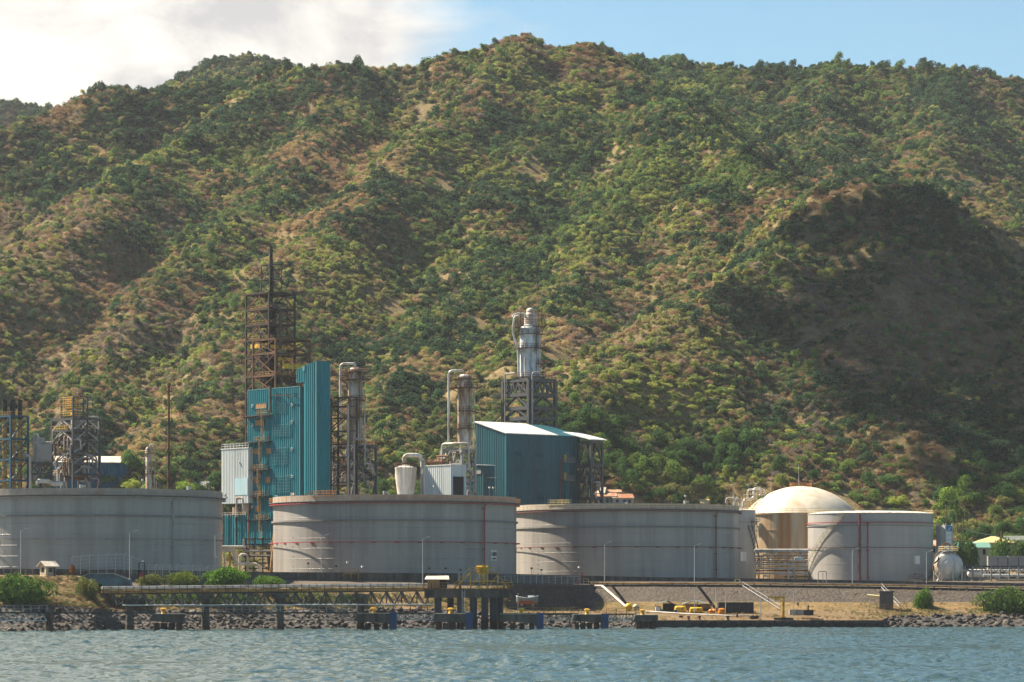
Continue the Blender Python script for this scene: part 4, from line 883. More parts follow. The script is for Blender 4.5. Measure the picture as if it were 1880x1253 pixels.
for q in ((470, 490.5, 740, 751), (470, 486, 771, 782), (466, 477, 824, 835), (490, 499, 823, 834), (467, 476, 876, 887), (488, 498, 876, 887), (469, 478, 929, 941), (434, 454, 976, 987), (464, 471, 976, 986)): windowL(K, T, *q)
windowL(K, T, 490, 498, 969, 987, 'door')
for q in ((505, 527, 737, 758, 6, 4), (503, 535, 779, 801, 6, 4), (502, 530, 822, 853, 6, 5), (504, 534, 874, 904, 6, 5)): grilleL(K, T, *q)
for (x_, y_) in ((538, 744), (538, 775), (538, 825), (538, 875), (465, 746), (465, 781), (465, 829), (465, 878), (464, 931)):
    p = K.Lp(x_, y_); b = MB().bb(-.5, 0, p.y - .3, p.y + .3, p.z - .35, p.z + .35); w_ = b.build('wall_lamp', MT['white'], T); MB().bb(-.56, -.5, p.y - .17, p.y + .17, p.z - .2, p.z + .2).build('lens', MT['dark'], w_)
lad = [(489, 764), (485, 812), (482, 862), (483, 910), (485, 953), (484, 990)]
for i, (x0, x1, y_) in enumerate([(455, 503, 765), (453, 501, 813), (453, 500, 864), (453, 500, 912), (456, 501, 955)]):
    a, c = K.Lp(x0, y_), K.Lp(x1, y_); b = MB().bb(-1.5, 0, c.y, a.y, a.z - .18, a.z); 
    for k in range(4): yy = c.y + (a.y - c.y) * (k + .5) / 4; b.bar((-1.4, yy, a.z - .1), (0, yy, a.z - 1.3), .12)
    pl = b.build('platform', MT['darksteel'], T); r0 = (K.Lp(lad[i][0] - 10, y_).y, K.Lp(lad[i][0] + 12, y_).y)
    MB().rail([(0, r0[0], a.z), (-1.5, r0[0], a.z), (-1.5, r0[1], a.z), (0, r0[1], a.z)], 1.2, .085, 1.0).build('railing', MT['ochre'], pl)
    p, q = K.Lp(lad[i][0] - 1, lad[i][1] - (4 if i else 12)), K.Lp(lad[i][0] - 1, lad[i + 1][1]); b = MB()
    for o_ in (-.35, .35): b.bar((-.9, p.y + o_, p.z), (-.9, p.y + o_, q.z), .13)
    k = int((p.z - q.z) / .55)
    for j in range(k):
        z = q.z + j * .55; b.bar((-.9, p.y - .35, z), (-.9, p.y + .35, z), .07)
        if z > q.z + 2 and j % 2 == 0:
            pts = [(-.9 - .65 * math.sin(t), p.y - .42 * math.cos(t) * 1.1, z) for t in np.linspace(0, math.pi, 6)]; b.tube(pts, .05, 4)
    for t in np.linspace(.2, math.pi - .2, 4): b.bar((-.9 - .65 * math.sin(t), p.y - .46 * math.cos(t), q.z + 2.2), (-.9 - .65 * math.sin(t), p.y - .46 * math.cos(t), p.z), .06)
    b.build('ladder', MT['ochre'], T)
b = MB(); a = K.Lp(502, 726); c = K.Lp(545, 728); b.bar((-1.0, a.y, a.z), (-1.0, c.y, c.z), .2)
for k in range(4): yy = a.y + (c.y - a.y) * k / 3; b.bar((-1.0, yy, a.z), (0, yy, a.z), .15); b.bar((-1.0, yy, a.z), (0, yy, a.z - 1.2), .12)
p = K.Lp(502, 716); b.bar((-1.0, p.y, p.z + 1), (-1.0, p.y, p.z - 6), .55); b.build('hoist_beam', MT['darksteel'], T)
# --- teal stair tower
K2 = Corner(581, 884, 14.0); T2 = K2.thing('stair_tower', 'narrow tall teal clad stair tower with an overhanging top', 'tower')
y1, x1, y2 = K2.ly(558.5), K2.rx(605), K2.ly(546); zt2 = K2.Lp(575, 664).z; zo = K2.Lp(552, 703).z
slope = lambda x, y: zt2 - y * .22
MB().clad([(0, 0), (x1, 0), (x1, y1), (0, y1)], K2.Lp(570, 915).z - 9, slope).build('wall', MT['teal'], T2)
MB().clad([(0, y1), (x1, y1), (x1, y2), (0, y2)], zo, slope).build('overhang', MT['teal'], T2)
b = MB().slab([(-.15, -.15, zt2 + .1), (x1 + .15, -.15, zt2 + .1), (x1 + .15, y2 + .15, zt2 + .1 - y2 * .22), (-.15, y2 + .15, zt2 + .1 - y2 * .22)], .15); b.build('roof', MT['teal'], T2)
b = MB().bb(-.17, .12, -.17, .12, 0, zt2 - .1); b.bb(-.17, 0.1, y2 - .1, y2 + .14, zo, zt2 - y2 * .22 - .1); b.bb(x1 - .1, x1 + .15, -.17, .1, 0, zt2 - .1); b.build('edge_flashing', MT['galvteal'], T2)
p = K2.Lp(559, 677); MB().bb(-.35, 0, p.y - .5, p.y + .5, p.z - .6, p.z + .6).build('window', MT['galvteal'], T2)
for py in (762, 812, 860): q = K2.Rp(606, py); MB().bb(q.x, q.x + 2.2, -.2, 1.5, q.z - .2, q.z).rail([(q.x + .1, -.2, q.z), (q.x + 2.2, -.2, q.z)], 1.1, .07, .7).build('landing', MT['rust'], T2)
# --- pale block on the left
K3 = Corner(456, 905, 14.0); T3 = K3.thing('clad_block', 'pale grey clad block left of the tall teal building, faded blue patch at its foot', 'building')
y3 = K3.ly(407); z0, z1 = K3.Lp(430, 925).z, K3.Lp(430, 824).z
MB().clad([(0, 0), (8, 0), (8, y3), (0, y3)], z0, z1, .7, .08).build('wall', MT['palesheet'], T3)
zc = K3.Lp(430, 879).z; MB().bb(-.16, -.10, .2, y3 * .5, z0 + 2.2, zc).build('patch_panel', MT['patch'] if 'patch' in MT else MT['palesheet'], T3)
MB().slab([(-.2, -.2, z1 + .1), (8.2, -.2, z1 + .1), (8.2, y3 + .2, z1 + .1), (-.2, y3 + .2, z1 + .1)], .2).rail([(0, 0, z1 + .1), (0, y3, z1 + .1), (8, y3, z1 + .1)], 1.2, .07, 1.4).build('roof', MT['roofpale'], T3)
b = MB()
for y in (0.3, y3 * .5, y3 - .3): b.bar((.3, y, z0 - 12), (.3, y, z0), .35)
b.build('columns', MT['rust'], T3)
b = MB().bb(-.5, 0, y3 * .3, y3 * .3 + .4, zc + 4, zc + 4.4); b.bar((-.5, y3 * .85, zc - 4), (0, y3 * .85, zc - 4.5), .2); b.build('wall_floodlight', MT['galv'], T3)
q = K3.Lp(432, 935); b = MB().cyl((2, q.y - 2.5, q.z - 1.5), (2, q.y - 2.5, q.z + 1.6), 1.3, 14); b.cyl((1, q.y + 1, q.z - 1.5), (1, q.y + 1, q.z + .5), 1.0, 12); b.pipe([(0, q.y - .5, q.z - 2), (0, q.y - .5, q.z + 3), (0, q.y - 3.5, q.z + 3), (0, q.y - 3.5, q.z)], .25); b.rail([(-.5, y3, q.z - 2), (-.5, .5, q.z - 2)], 1.1, .08, 1.2); b.build('vessels', MT['alurust'], T3, True)

# --- lattice towers
def lattice(T, wx, wy, zs, post, mats, decks=(), rail=None, brace='K', bw=None, sides=(0, 1, 2, 3), name='leg'):
    P = [(0, 0), (wx, 0), (wx, wy), (0, wy)]; bw = bw or post * .6
    for i, (x, y) in enumerate(P): MB().bar((x, y, zs[0]), (x, y, zs[-1]), post).build(name, MT[mats[0]], T)
    b = MB(); c = MB()
    for z in zs[1:]:
        for i in range(4):
            p, q = P[i], P[(i + 1) % 4]; b.bar((p[0], p[1], z), (q[0], q[1], z), post * .8, post * 1.1)
    for z0, z1 in zip(zs, zs[1:]):
        for i in sides:
            p, q = Vector((*P[i], 0)), Vector((*P[(i + 1) % 4], 0)); m_ = (p + q) / 2
            up = lambda v, z: (v.x, v.y, z)
            if brace == 'K': c.bar(up(p, z0), up(m_, z1), bw); c.bar(up(q, z0), up(m_, z1), bw)
            elif brace == 'V': c.bar(up(p, z1), up(m_, z0), bw); c.bar(up(q, z1), up(m_, z0), bw)
            elif brace == 'X': c.bar(up(p, z0), up(q, z1), bw); c.bar(up(q, z0), up(p, z1), bw)
            else: c.bar(up(p, z0), up(q, z1), bw)
    b.build('beams', MT[mats[0]], T); c.build('bracing', MT[mats[1]], T)
    for z in decks:
        d = MB().bb(.05, wx - .05, .05, wy - .05, z - .12, z + .02).build('platform', MT['darksteel'], T)
        if rail: MB().rail([(0, 0, z), (wx, 0, z), (wx, wy, z), (0, wy, z), (0, 0, z)], 1.1, .10, 1.5).build('railing', MT[rail], d)
K4 = Corner(494, 908, 14.0); T4 = K4.thing('reactor_tower', 'dark rusty open lattice tower topped by a thin mast', 'tower')
wx, wy = K4.rx(541), K4.ly(452); Z = lambda py: K4.Lp(494, py).z
lattice(T4, wx, wy, [0, Z(860), Z(790), Z(720), Z(690), Z(655), Z(623), Z(595), Z(567), Z(538)], .42, ('darksteel', 'rust'), (Z(690), Z(655), Z(623), Z(595), Z(567)), 'ochre', 'K', .24)
MB().bb(-.3, wx + .3, -.3, wy + .3, Z(538), Z(538) + .35).build('top_deck', MT['darksteel'], T4)
tm = bpy.data.objects.new('mast_frame', None); COL.objects.link(tm); tm.parent = T4; tm.location = (wx * .27, wy * .27, Z(538))
h1, h2 = Z(510) - Z(538), Z(483) - Z(538); w2 = wx * .46
b = MB()
for (x, y) in ((0, 0), (w2, 0), (w2, w2), (0, w2)): b.bar((x, y, 0), (x, y, h2), .26)
for z in (h1, h2):
    for p, q in (((0, 0), (w2, 0)), ((w2, 0), (w2, w2)), ((w2, w2), (0, w2)), ((0, w2), (0, 0))): b.bar((*p, z), (*q, z), .22)
for z0, z1 in ((0.3, h1), (h1, h2)):
    for p, q in (((0, 0), (w2, 0)), ((0, 0), (0, w2)), ((w2, w2), (w2, 0)), ((w2, w2), (0, w2))): b.bar((*q, z0), (*p, z1), .16)
b.build('lattice', MT['darksteel'], tm)
b = MB().cyl((w2 * .28, w2 * .28, -9), (w2 * .28, w2 * .28, Z(447) - Z(538)), .30, 8); b.cyl((w2 * .28 + .5, w2 * .28 + .1, -9), (w2 * .28 + .5, w2 * .28 + .1, Z(450) - Z(538)), .22, 8); b.cyl((w2 * .28, w2 * .28, Z(447) - Z(538)), (w2 * .28, w2 * .28, Z(437) - Z(538)), .06, 5); b.build('vent_pipe', MT['darksteel'], tm)
cx, cy = wx * .55, wy * .5
MB().lathe([(0, Z(549)), (.7, Z(551)), (1.15, Z(556)), (1.15, Z(600)), (1.5, Z(606)), (1.5, Z(640)), (1.7, Z(650)), (1.7, Z(718)), (1.5, Z(760))], 18, (cx, cy, 0)).build('reactor_vessel', MT['darksteel'], T4, True)
b = MB().pipe([(wx * .15, .5, Z(560)), (wx * .15, .5, Z(556)), (wx * .4, -.5, Z(566)), (wx * .4, -.5, Z(640))], .42); b.pipe([(wx * .75, .5, Z(640)), (wx * .75, .5, Z(558)), (wx * .55, 2, Z(553)), (cx, cy, Z(553))], .28); b.pipe([(-.5, wy * .3, Z(700)), (-.5, wy * .3, Z(610)), (1.5, wy * .4, Z(605))], .25); b.build('piping', MT['steel'], T4, True)
b = MB()
qs = random.Random(2)
for i in range(46):
    z = qs.uniform(Z(718), Z(570)); x, y = qs.uniform(.3, wx - .3), qs.uniform(.3, wy - .3); l = qs.uniform(1, 3)
    if i % 3 == 0: b.bar((x, y, z), (x, y, z + l), .18)
    elif i % 3 == 1: b.bar((x, .4, z), (min(wx, x + l), .4, z), .2)
    else: b.box((x, .8, z), (qs.uniform(.4, 1.2), .8, qs.uniform(.4, 1.2)))
b.build('small_piping', MT['rust'], T4)
b = MB().bb(.2, wx * .95, -.1, .3, Z(640), Z(633)); b.bb(-.1, .3, wy * .1, wy * .8, Z(637), Z(630)); b.bb(wx * .35, wx * .9, -.2, .2, Z(662), Z(655)); b.build('yellow_beam', MT['yellow'], T4)
K5 = Corner(506, 900, 14.0); T5 = K5.thing('rusty_steel_structure', 'lower rusty steel frame wrapped round the foot of the lattice tower', 'steel frame')
w5x, w5y = K5.rx(569), K5.ly(465); Z5 = lambda py: K5.Lp(506, py).z
lattice(T5, w5x, w5y, [Z5(760), Z5(722), Z5(689), Z5(648), Z5(622)], .45, ('rust', 'rust'), (Z5(689),), 'ochre', 'X', .22)
b = MB()
for i in range(22):
    z = qs.uniform(Z5(720), Z5(660)); x = qs.uniform(.3, w5x - 1.5)
    b.bar((x, .5, z), (x + qs.uniform(1, 3), .5, z), .22) if i % 2 else b.bar((x, .3, z), (x, .3, z + qs.uniform(1, 2.5)), .2)
b.bar((w5x * .15, -.3, Z5(722)), (w5x * .15, -.3, Z5(660)), .3); b.build('red_piping', MT['dullred'], T5)
b = MB().rail([(0, 0, Z5(715)), (w5x, 0, Z5(715))], 1.1, .1, 1.2); b.rail([(0, 0, Z5(674)), (w5x * .8, 0, Z5(674))], 1.1, .1, 1.2); b.bb(w5x * .2, w5x * .8, -.6, 0, Z5(676), Z5(668)); b.build('yellow_walkway', MT['yellow'], T5)

# --- distillation columns
def column(px, Y, rpx, ytop, ybot, label, m, plats, loop, cap='dome', up=None, zb0=14.0):
    s = Y / F; r = rpx * s; zt, zb = zat(ytop, Y), zat(ybot, Y); T = thing('distillation_column', label, 'column', (xat(px, Y), Y, zb), ROT)
    h = zt - zb; prof = [(r * .95, 0)]; n_ = int(h / 2.6)
    for i in range(1, n_): prof += [(r, h * i / n_ - .06), (r + .05, h * i / n_ - .04), (r + .05, h * i / n_ + .04), (r, h * i / n_ + .06)]
    prof += [(r, h - r * .4), (r * .8, h - r * .15), (r * .4, h), (0, h + .05)]
    MB().lathe(prof, 28).build('shell', m, T, True)
    for (py, rr, a0, a1) in plats:
        z = zat(py, Y) - zb; R2 = r * rr; b = MB().lathe([(r, z - .15), (R2, z - .15), (R2, z), (r, z)], 24, (0, 0, 0), a0, a1)
        n_ = max(6, int(14 * (a1 - a0) / 6.28))
        for k in range(n_ + 1): t = a0 + (a1 - a0) * k / n_; b.bar((R2 * math.cos(t), R2 * math.sin(t), z), (R2 * math.cos(t), R2 * math.sin(t), z + 1.15), .09)
        for zz in (.6, 1.15): b.tube([(R2 * math.cos(t), R2 * math.sin(t), z + zz) for t in np.linspace(a0, a1, 25)], .05, 4)
        for k in range(0, n_, 2): t = a0 + (a1 - a0) * k / n_; b.bar((r * math.cos(t), r * math.sin(t), z - 1.3), (R2 * math.cos(t), R2 * math.sin(t), z - .1), .09)
        b.build('platform', MT['rust'], T)
    b = MB()
    for k in range(int(h / .6)): b.bar((.2 - .35, -r - .25, k * .6), (.2 + .35, -r - .25, k * .6), .07)
    for o_ in (-.15, .55): b.bar((o_, -r - .25, 0), (o_, -r - .25, h), .09)
    b.build('ladder', MT['rust'], T)
    for pts, rr in loop: MB().pipe([(p[0] * r, p[1] * r, zat(p[2], Y) - zb) for p in pts], rr, 10, 1.2).build('overhead_pipe', MT['alu'], T, True)
    return T, r, zb, h
FU = 2 * math.pi
c1 = column(652, 926, 13.2, 674, 812, 'silver column just right of the teal stair tower, pipe arch at its left', MT['alurust'], [(684, 1.7, 0, FU), (697, 2.2, 0, FU), (735, 1.5, 3, 6.2), (765, 1.5, 2.4, 5.5)],
       [([(-.2, -.2, 676), (-.2, -.2, 668), (-1.6, 1.3, 668), (-1.6, 1.3, 800)], .32), ([(-.9, -.7, 698), (-.8, -.7, 686), (.8, -.7, 684), (1.1, -.7, 702)], .38), ([(.9, -.6, 715), (1.2, -.6, 740), (1.2, -.6, 812)], .2)])
c2 = column(853, 955, 13.2, 687, 816, 'stained silver column between the cone bottomed vessel and the big teal shed', MT['alurust'], [(696, 1.7, 0, FU), (712, 2.3, 0, FU), (755, 1.5, 3, 6.2), (787, 1.5, 2.4, 5.5)],
       [([(-.1, 0, 690), (-.1, 0, 681), (-1.7, 1.4, 681), (-1.7, 1.4, 812)], .32), ([(-.9, -.7, 712), (-.8, -.7, 699), (.8, -.7, 698), (1.0, -.7, 716)], .38), ([(1.0, -.4, 708), (1.4, -.4, 725), (1.3, -.4, 816)], .2)])
c3 = column(973, 1006, 18.6, 596, 697, 'widest silver blue column on the grey braced frame, highest of the three columns', MT['bluealu'], [(600, 1.55, 0, FU), (614, 1.3, 2.5, 6.2), (640, 1.45, 1.5, 6.2), (668, 1.4, 4.6, 6.4), (693, 1.6, 0, FU)],
       [([(-.3, -.3, 592), (-.6, -.3, 584), (-1.5, .6, 580), (-1.5, .9, 610), (-1.15, .5, 640), (-1.1, .4, 696)], .3), ([(-.95, -.5, 604), (-1.05, -.5, 640), (-1.05, -.5, 697)], .22), ([(1.05, -.3, 600), (1.1, -.3, 640), (1.1, -.3, 690)], .25)])
T, r, zb0, h = c3; z1 = h; z2 = zat(566, 1006) - zb0
MB().lathe([(r * .62, z1 - .5), (r * .62, z1 + 2.8), (r * .55, z1 + 3.2), (r * .44, z1 + 3.4), (r * .44, z2 - 1.1), (r * .36, z2 - .4), (r * .2, z2), (0, z2 + .05)], 22, (.2, 0, 0)).build('head_drum', MT['dirtywhite'], T, True)
b = MB()
for k in range(12): t = FU * k / 12; b.bar((r * 1.2 * math.cos(t), r * 1.2 * math.sin(t), h), (r * 1.2 * math.cos(t), r * 1.2 * math.sin(t), h + 3.6 + (k % 3) * .5), .14)
for zz in (1.2, 2.4, 3.6): b.tube([(r * 1.2 * math.cos(t), r * 1.2 * math.sin(t), h + zz) for t in np.linspace(0, FU, 25)], .07, 4)
b.bar((r * .9, -.6, h), (r * .9, -.6, z2 + 3.8), .07); b.build('top_cage', MT['rust'], T)
b = MB().tube([(r * 1.25 * math.cos(t) - r * .8, r * .3, h + 1.6 + r * .55 * math.sin(t)) for t in np.linspace(.2, 3.0, 12)], .24, 8); b.build('goose_neck', MT['alu'], T, True)

# frames that carry the columns
def frame(px, Y, pxr, pxl, pys, label, mats, brace='K', post=.6, decks=(), rail=None, name='column_support', g=None, bw=None):
    K = Corner(px, Y, 12.0); T = K.thing(name, label, 'steel frame', g); Zf = lambda py: K.Lp(px, py).z
    lattice(T, K.rx(pxr), K.ly(pxl), [0] + [Zf(p) for p in pys], post, mats, [Zf(p) for p in decks], rail, brace, bw); return K, T, Zf
K6, T6, Z6 = frame(971, 992, 1019.5, 924, (830, 789, 768, 749, 724, 697), 'grey braced steel frame under the widest silver blue column', ('steel', 'steel'), 'K', .95, (724, 749), None, bw=.55)
wx, wy = K6.rx(1019.5), K6.ly(924); b = MB()
for i in range(5):
    for s_ in (0, 1):
        u0, u1 = i / 5, (i + 1) / 5; um = (u0 + u1) / 2; A = (lambda u, z: (u * wx, -.1, z)) if s_ else (lambda u, z: (-.1, u * wy, z))
        b.bar(A(u0, Z6(700)), A(um, Z6(721)), .42); b.bar(A(um, Z6(721)), A(u1, Z6(700)), .42)
b.build('top_girder', MT['steel'], T6)
MB().bb(0.1, wx - .1, 0.1, wy - .1, Z6(697) + .02, Z6(697) + .3).rail([(0, 0, Z6(697) + .3), (wx, 0, Z6(697) + .3), (wx, wy, Z6(697) + .3)], 1.2, .09, 1.4).build('platform', MT['steel'], T6)
b = MB(); 
for k in range(5): b.box((-1.2, wy + 1.5, Z6(745) + k * .0 + 2 - k), (1.2, 2.2, .12))
b.rail([(-1.8, wy + 2.6, Z6(728)), (-1.8, wy, Z6(728))], 1.2, .1, 1.0); b.bar((0, wy, Z6(728)), (-1.6, wy + 2.6, Z6(728)), .3); b.bar((0, wy, Z6(755)), (-1.4, wy + 4.5, Z6(778)), .3); b.bar((0, wy, Z6(750)), (-1.4, wy + 4.2, Z6(775)), .12); b.build('side_stair', MT['steel'], T6)
b = MB().pipe([(wx * .05, -.9, 0), (wx * .05, -.9, Z6(684)), (wx * .3, -.9, Z6(684))], .28); b.pipe([(-.8, wy * .85, 0), (-.8, wy * .85, Z6(684)), (-.8, wy * .45, Z6(684))], .24); b.build('piping', MT['greypipe'], T6, True)
K7, T7, Z7 = frame(652, 914, 690, 612, (880, 852, 818), 'grey steel frame full of piping under the silver column by the stair tower', ('steel', 'steel'), 'X', .55, (852, 818), 'rust')
K8, T8, Z8 = frame(848, 942, 872, 810, (882, 852, 826), 'pale grey steel frame under the stained silver column', ('greypipe', 'greypipe'), 'K', .6, (826,), 'greypipe')
def clutter(K, T, Zf, x1, y1, lo, hi, n_, seed, mts=('alurust', 'greypipe', 'rust'), names=('piping', 'piping', 'piping')):
    q = random.Random(seed); B = [MB() for _ in mts]
    for i in range(n_):
        b = B[i % len(B)]; z = q.uniform(lo, hi); t = q.random()
        if t < .4:
            y = q.uniform(0, y1); b.pipe([(-.4, y, z), (-.4, y, min(hi, z + q.uniform(1.5, 4))), (q.uniform(.5, x1), y, min(hi, z + q.uniform(1.5, 4)))], q.uniform(.12, .3))
        elif t < .75:
            x = q.uniform(0, x1 * .7); b.pipe([(x, -.4, z), (x + q.uniform(1, x1 * .3), -.4, z), (x + q.uniform(1, x1 * .3), -.4, z - q.uniform(1, 3))], q.uniform(.12, .28))
        elif t < .9: b.cyl((q.uniform(.8, x1 - .8), q.uniform(.8, y1 - .8), z), (q.uniform(.8, x1 - .8), q.uniform(.8, y1 - .8), z + .1), .5, 10); x, y = q.uniform(.8, x1 - .8), q.uniform(.8, y1 - .8); b.cyl((x, y, z), (x, y, z + q.uniform(1.5, 3)), q.uniform(.4, .9), 12)
        else: x, y = q.uniform(.8, x1 - .8), q.uniform(.8, y1 - .8); b.box((x, y, z), (q.uniform(.6, 1.6), q.uniform(.6, 1.6), q.uniform(.5, 1.2)))
    for b, m, nm in zip(B, mts, names): b.build(nm, MT[m], T, True)
clutter(K7, T7, Z7, K7.rx(690), K7.ly(612), Z7(895), Z7(822), 40, 21); clutter(K8, T8, Z8, K8.rx(872), K8.ly(810), Z8(905), Z8(830), 30, 22)
x8 = K8.rx(872); b = MB().pipe([(-.6, K8.ly(815), Z8(845)), (-.6, K8.ly(815), Z8(814)), (-.6, K8.ly(838), Z8(814)), (x8 * .4, -.6, Z8(814)), (x8 * .4, -.6, Z8(860)), (x8 * .1, -.6, Z8(863)), (x8 * .1, -.6, Z8(905))], .32); b.build('bent_pipe', MT['dirtywhite'], T8, True)
# open stair right of the teal stair tower
K9 = Corner(641, 885, 12.0); T9 = K9.thing('open_stair', 'dark zigzag steel stair between the teal stair tower and the silver column', 'stair'); y9 = K9.ly(607); Z9 = lambda py: K9.Lp(641, py).z
b = MB()
for y in (0, y9): b.bar((0, y, 0), (0, y, Z9(728)), .45); b.bar((2.5, y, 0), (2.5, y, Z9(728)), .4)
b.build('posts', MT['darksteel'], T9)
lv = [Z9(p) for p in (890, 862, 838, 814, 790, 766, 745, 728)]
for i, z in enumerate(lv):
    MB().bb(-.3, 2.8, 0, y9, z - .2, z).build('landing', MT['darksteel'], T9)
    if i < len(lv) - 1:
        b = MB(); a, c = (0.3, y9 - .5) if i % 2 else (y9 - .5, .3)
        for k in range(9): u = (k + .5) / 9; b.box((-.6, a + (c - a) * u, z + (lv[i + 1] - z) * u), (1.1, .5, .06))
        for xx in (-1.15, -.05): b.bar((xx, a, z), (xx, c, lv[i + 1]), .1, .25); b.bar((xx, a, z + 1), (xx, c, lv[i + 1] + 1), .07)
        b.build('flight', MT['rust'], T9)
b = MB().cyl((-.8, -.6, 0), (-.8, -.6, Z9(742)), .32, 10); b.pipe([(1, -.8, 0), (1, -.8, Z9(806)), (4.5, -.8, Z9(806)), (4.5, -.8, Z9(855))], .26); b.build('standpipe', MT['greypipe'], T9, True)

# --- big teal shed
KB = Corner(929, 962, 12.0); TBg = KB.thing('process_shed', 'big dark teal clad shed with a pale sloping roof, in front of the widest column', 'building'); xb, yb = KB.rx(1064), KB.ly(873.5)
zc0, zc1 = KB.Rp(929, 796).z, KB.Lp(873.5, 776).z; rise = (zc1 - zc0) / yb; top = lambda x, y: zc0 + y * rise
MB().clad([(0, 0), (xb, 0), (xb, yb), (0, yb)], 0, top, 1.0, .1).build('wall', MT['tealdark'], TBg)
xs = KB.rx(1023)
MB().slab([(-.5, -.5, top(0, -.5) + .25), (xs, -.5, top(0, -.5) + .25), (xs, yb + .5, top(0, yb + .5) + .25), (-.5, yb + .5, top(0, yb + .5) + .25)], .22).build('roof', MT['roofpale'], TBg)
MB().slab([(xs, -.4, top(0, -.5) + .1), (xb + .3, -.4, top(0, -.5) + .1), (xb + .3, yb + .4, top(0, yb) + .1), (xs, yb + .4, top(0, yb) + .1)], .22).build('roof_end', MT['tealdark'], TBg)
b = MB().bb(-.13, .1, -.13, .1, 0, zc0 + .02); b.bb(xb - .1, xb + .13, -.13, .1, 0, zc0); b.build('edge_flashing', MT['teal'], TBg)
for q in ((944, 956, 829, 838), (986, 999, 832, 841), (944, 956, 860, 869), (986, 999, 863, 871), (986, 998, 910, 919)):
    a, c = KB.Rp(q[0], q[3]), KB.Rp(q[1], q[2]); f = MB().bb(a.x, c.x, -.28, 0, a.z, a.z + .12).bb(a.x, c.x, -.28, 0, c.z - .12, c.z).build('window', MT['tealdark'], TBg); b = MB()
    for k in range(6): z = a.z + .12 + (c.z - a.z - .24) * (k + .5) / 6; b.add([(a.x, -.12, z - .08), (c.x, -.12, z - .08), (c.x, -.24, z - .16), (a.x, -.24, z - .16), (a.x, -.12, z + .04), (c.x, -.12, z + .04), (c.x, -.24, z - .04), (a.x, -.24, z - .04)], [(0, 1, 2, 3), (7, 6, 5, 4), (2, 6, 7, 3), (0, 4, 5, 1)])
    b.build('louvres', MT['tealdark'], f)
for i, (p0, p1, py) in enumerate(((1029, 1050, 848), (1029, 1050, 881))):
    a, c = KB.Rp(p0, py), KB.Rp(p1, py); pl = MB().bb(a.x, c.x, -1.5, 0, a.z - .2, a.z).build('platform', MT['greypipe'], TBg); MB().rail([(a.x, 0, a.z), (a.x, -1.5, a.z), (c.x, -1.5, a.z), (c.x, 0, a.z)], 1.1, .08, 1.1).build('railing', MT['greypipe'], pl)
    d = KB.Rp(1035, py); f = MB().bb(d.x, d.x + 1.0, -.25, -.1, d.z, d.z + 2.0).build('door', MT['yellow'], TBg)
b = MB(); l0, l1 = KB.Rp(1035, 930), KB.Rp(1045, 830)
for x in (l0.x, l0.x + .7): b.bar((x, -1.2, 0), (x, -1.2, l1.z), .1)
for k in range(46): b.bar((l0.x, -1.2, k * .8), (l0.x + .7, -1.2, k * .8), .07)
b.build('ladder', MT['galvteal'], TBg); g_ = KB.Rp(1027, 845); MB().cyl((g_.x, -.5, 0), (g_.x, -.5, g_.z), .16, 8).build('downpipe', MT['dullred'], TBg)
# lean-to on the left face and low shed
KS = Corner(888, 952, 12.0); TS = KS.thing('lean_to_shed', 'narrow teal lean-to shed with thin pale roof at the big shed', 'shed'); xs_, ys_ = KS.rx(907), KS.ly(868); zs_ = KS.Lp(888, 855).z
MB().clad([(0, 0), (xs_, 0), (xs_, ys_), (0, ys_)], 0, zs_, .9, .1).build('wall', MT['tealdark'], TS)
MB().slab([(-.4, -.4, zs_ + .15), (xs_ + .3, -.4, zs_ + .15), (xs_ + .3, ys_ + .4, zs_ + .5), (-.4, ys_ + .4, zs_ + .5)], .15).build('roof', MT['roofpale'], TS)
a, c = KS.Lp(872, 871), KS.Lp(884, 864); MB().bb(-.26, 0, c.y, a.y, a.z, c.z).build('window', MT['greypipe'], TS)
q = KS.Rp(893, 877); MB().bb(q.x, q.x + 2.6, -1.3, 0, q.z - .1, q.z).build('canopy', MT['roofpale'], TS)
KS2 = Corner(866, 956, 12.0); TS2 = KS2.thing('low_shed', 'lowest dark teal shed, left of the lean-to', 'shed'); ys2 = KS2.ly(836); zz = KS2.Lp(850, 882).z
MB().clad([(0, 0), (4, 0), (4, ys2), (0, ys2)], 0, zz, .9, .1).build('wall', MT['tealdark'], TS2); MB().slab([(-.3, -.3, zz + .1), (4.2, -.3, zz + .1), (4.2, ys2 + .3, zz + .1), (-.3, ys2 + .3, zz + .1)], .14).build('roof', MT['tealdark'], TS2)
# open annex right of the big shed
KA = Corner(1085, 974, 12.0); TA = KA.thing('open_annex', 'open steel annex with a pale roof at the right end of the big teal shed', 'steel frame'); xa, ya = KA.rx(1096), KA.ly(1063); ZA = lambda py: KA.Rp(1090, py).z
lattice(TA, xa + 2, ya, [0, ZA(915), ZA(885), ZA(855), ZA(812)], .6, ('steel', 'steel'), (ZA(885), ZA(855)), 'steel', 'K', .36)
MB().slab([(-1, -1, ZA(807)), (xa + 3, -1, ZA(807)), (xa + 3, ya + 6, ZA(791)), (-1, ya + 6, ZA(791))], .25).build('roof', MT['roofpale'], TA)
clutter(KA, TA, ZA, xa + 2, ya, ZA(920), ZA(860), 24, 23)
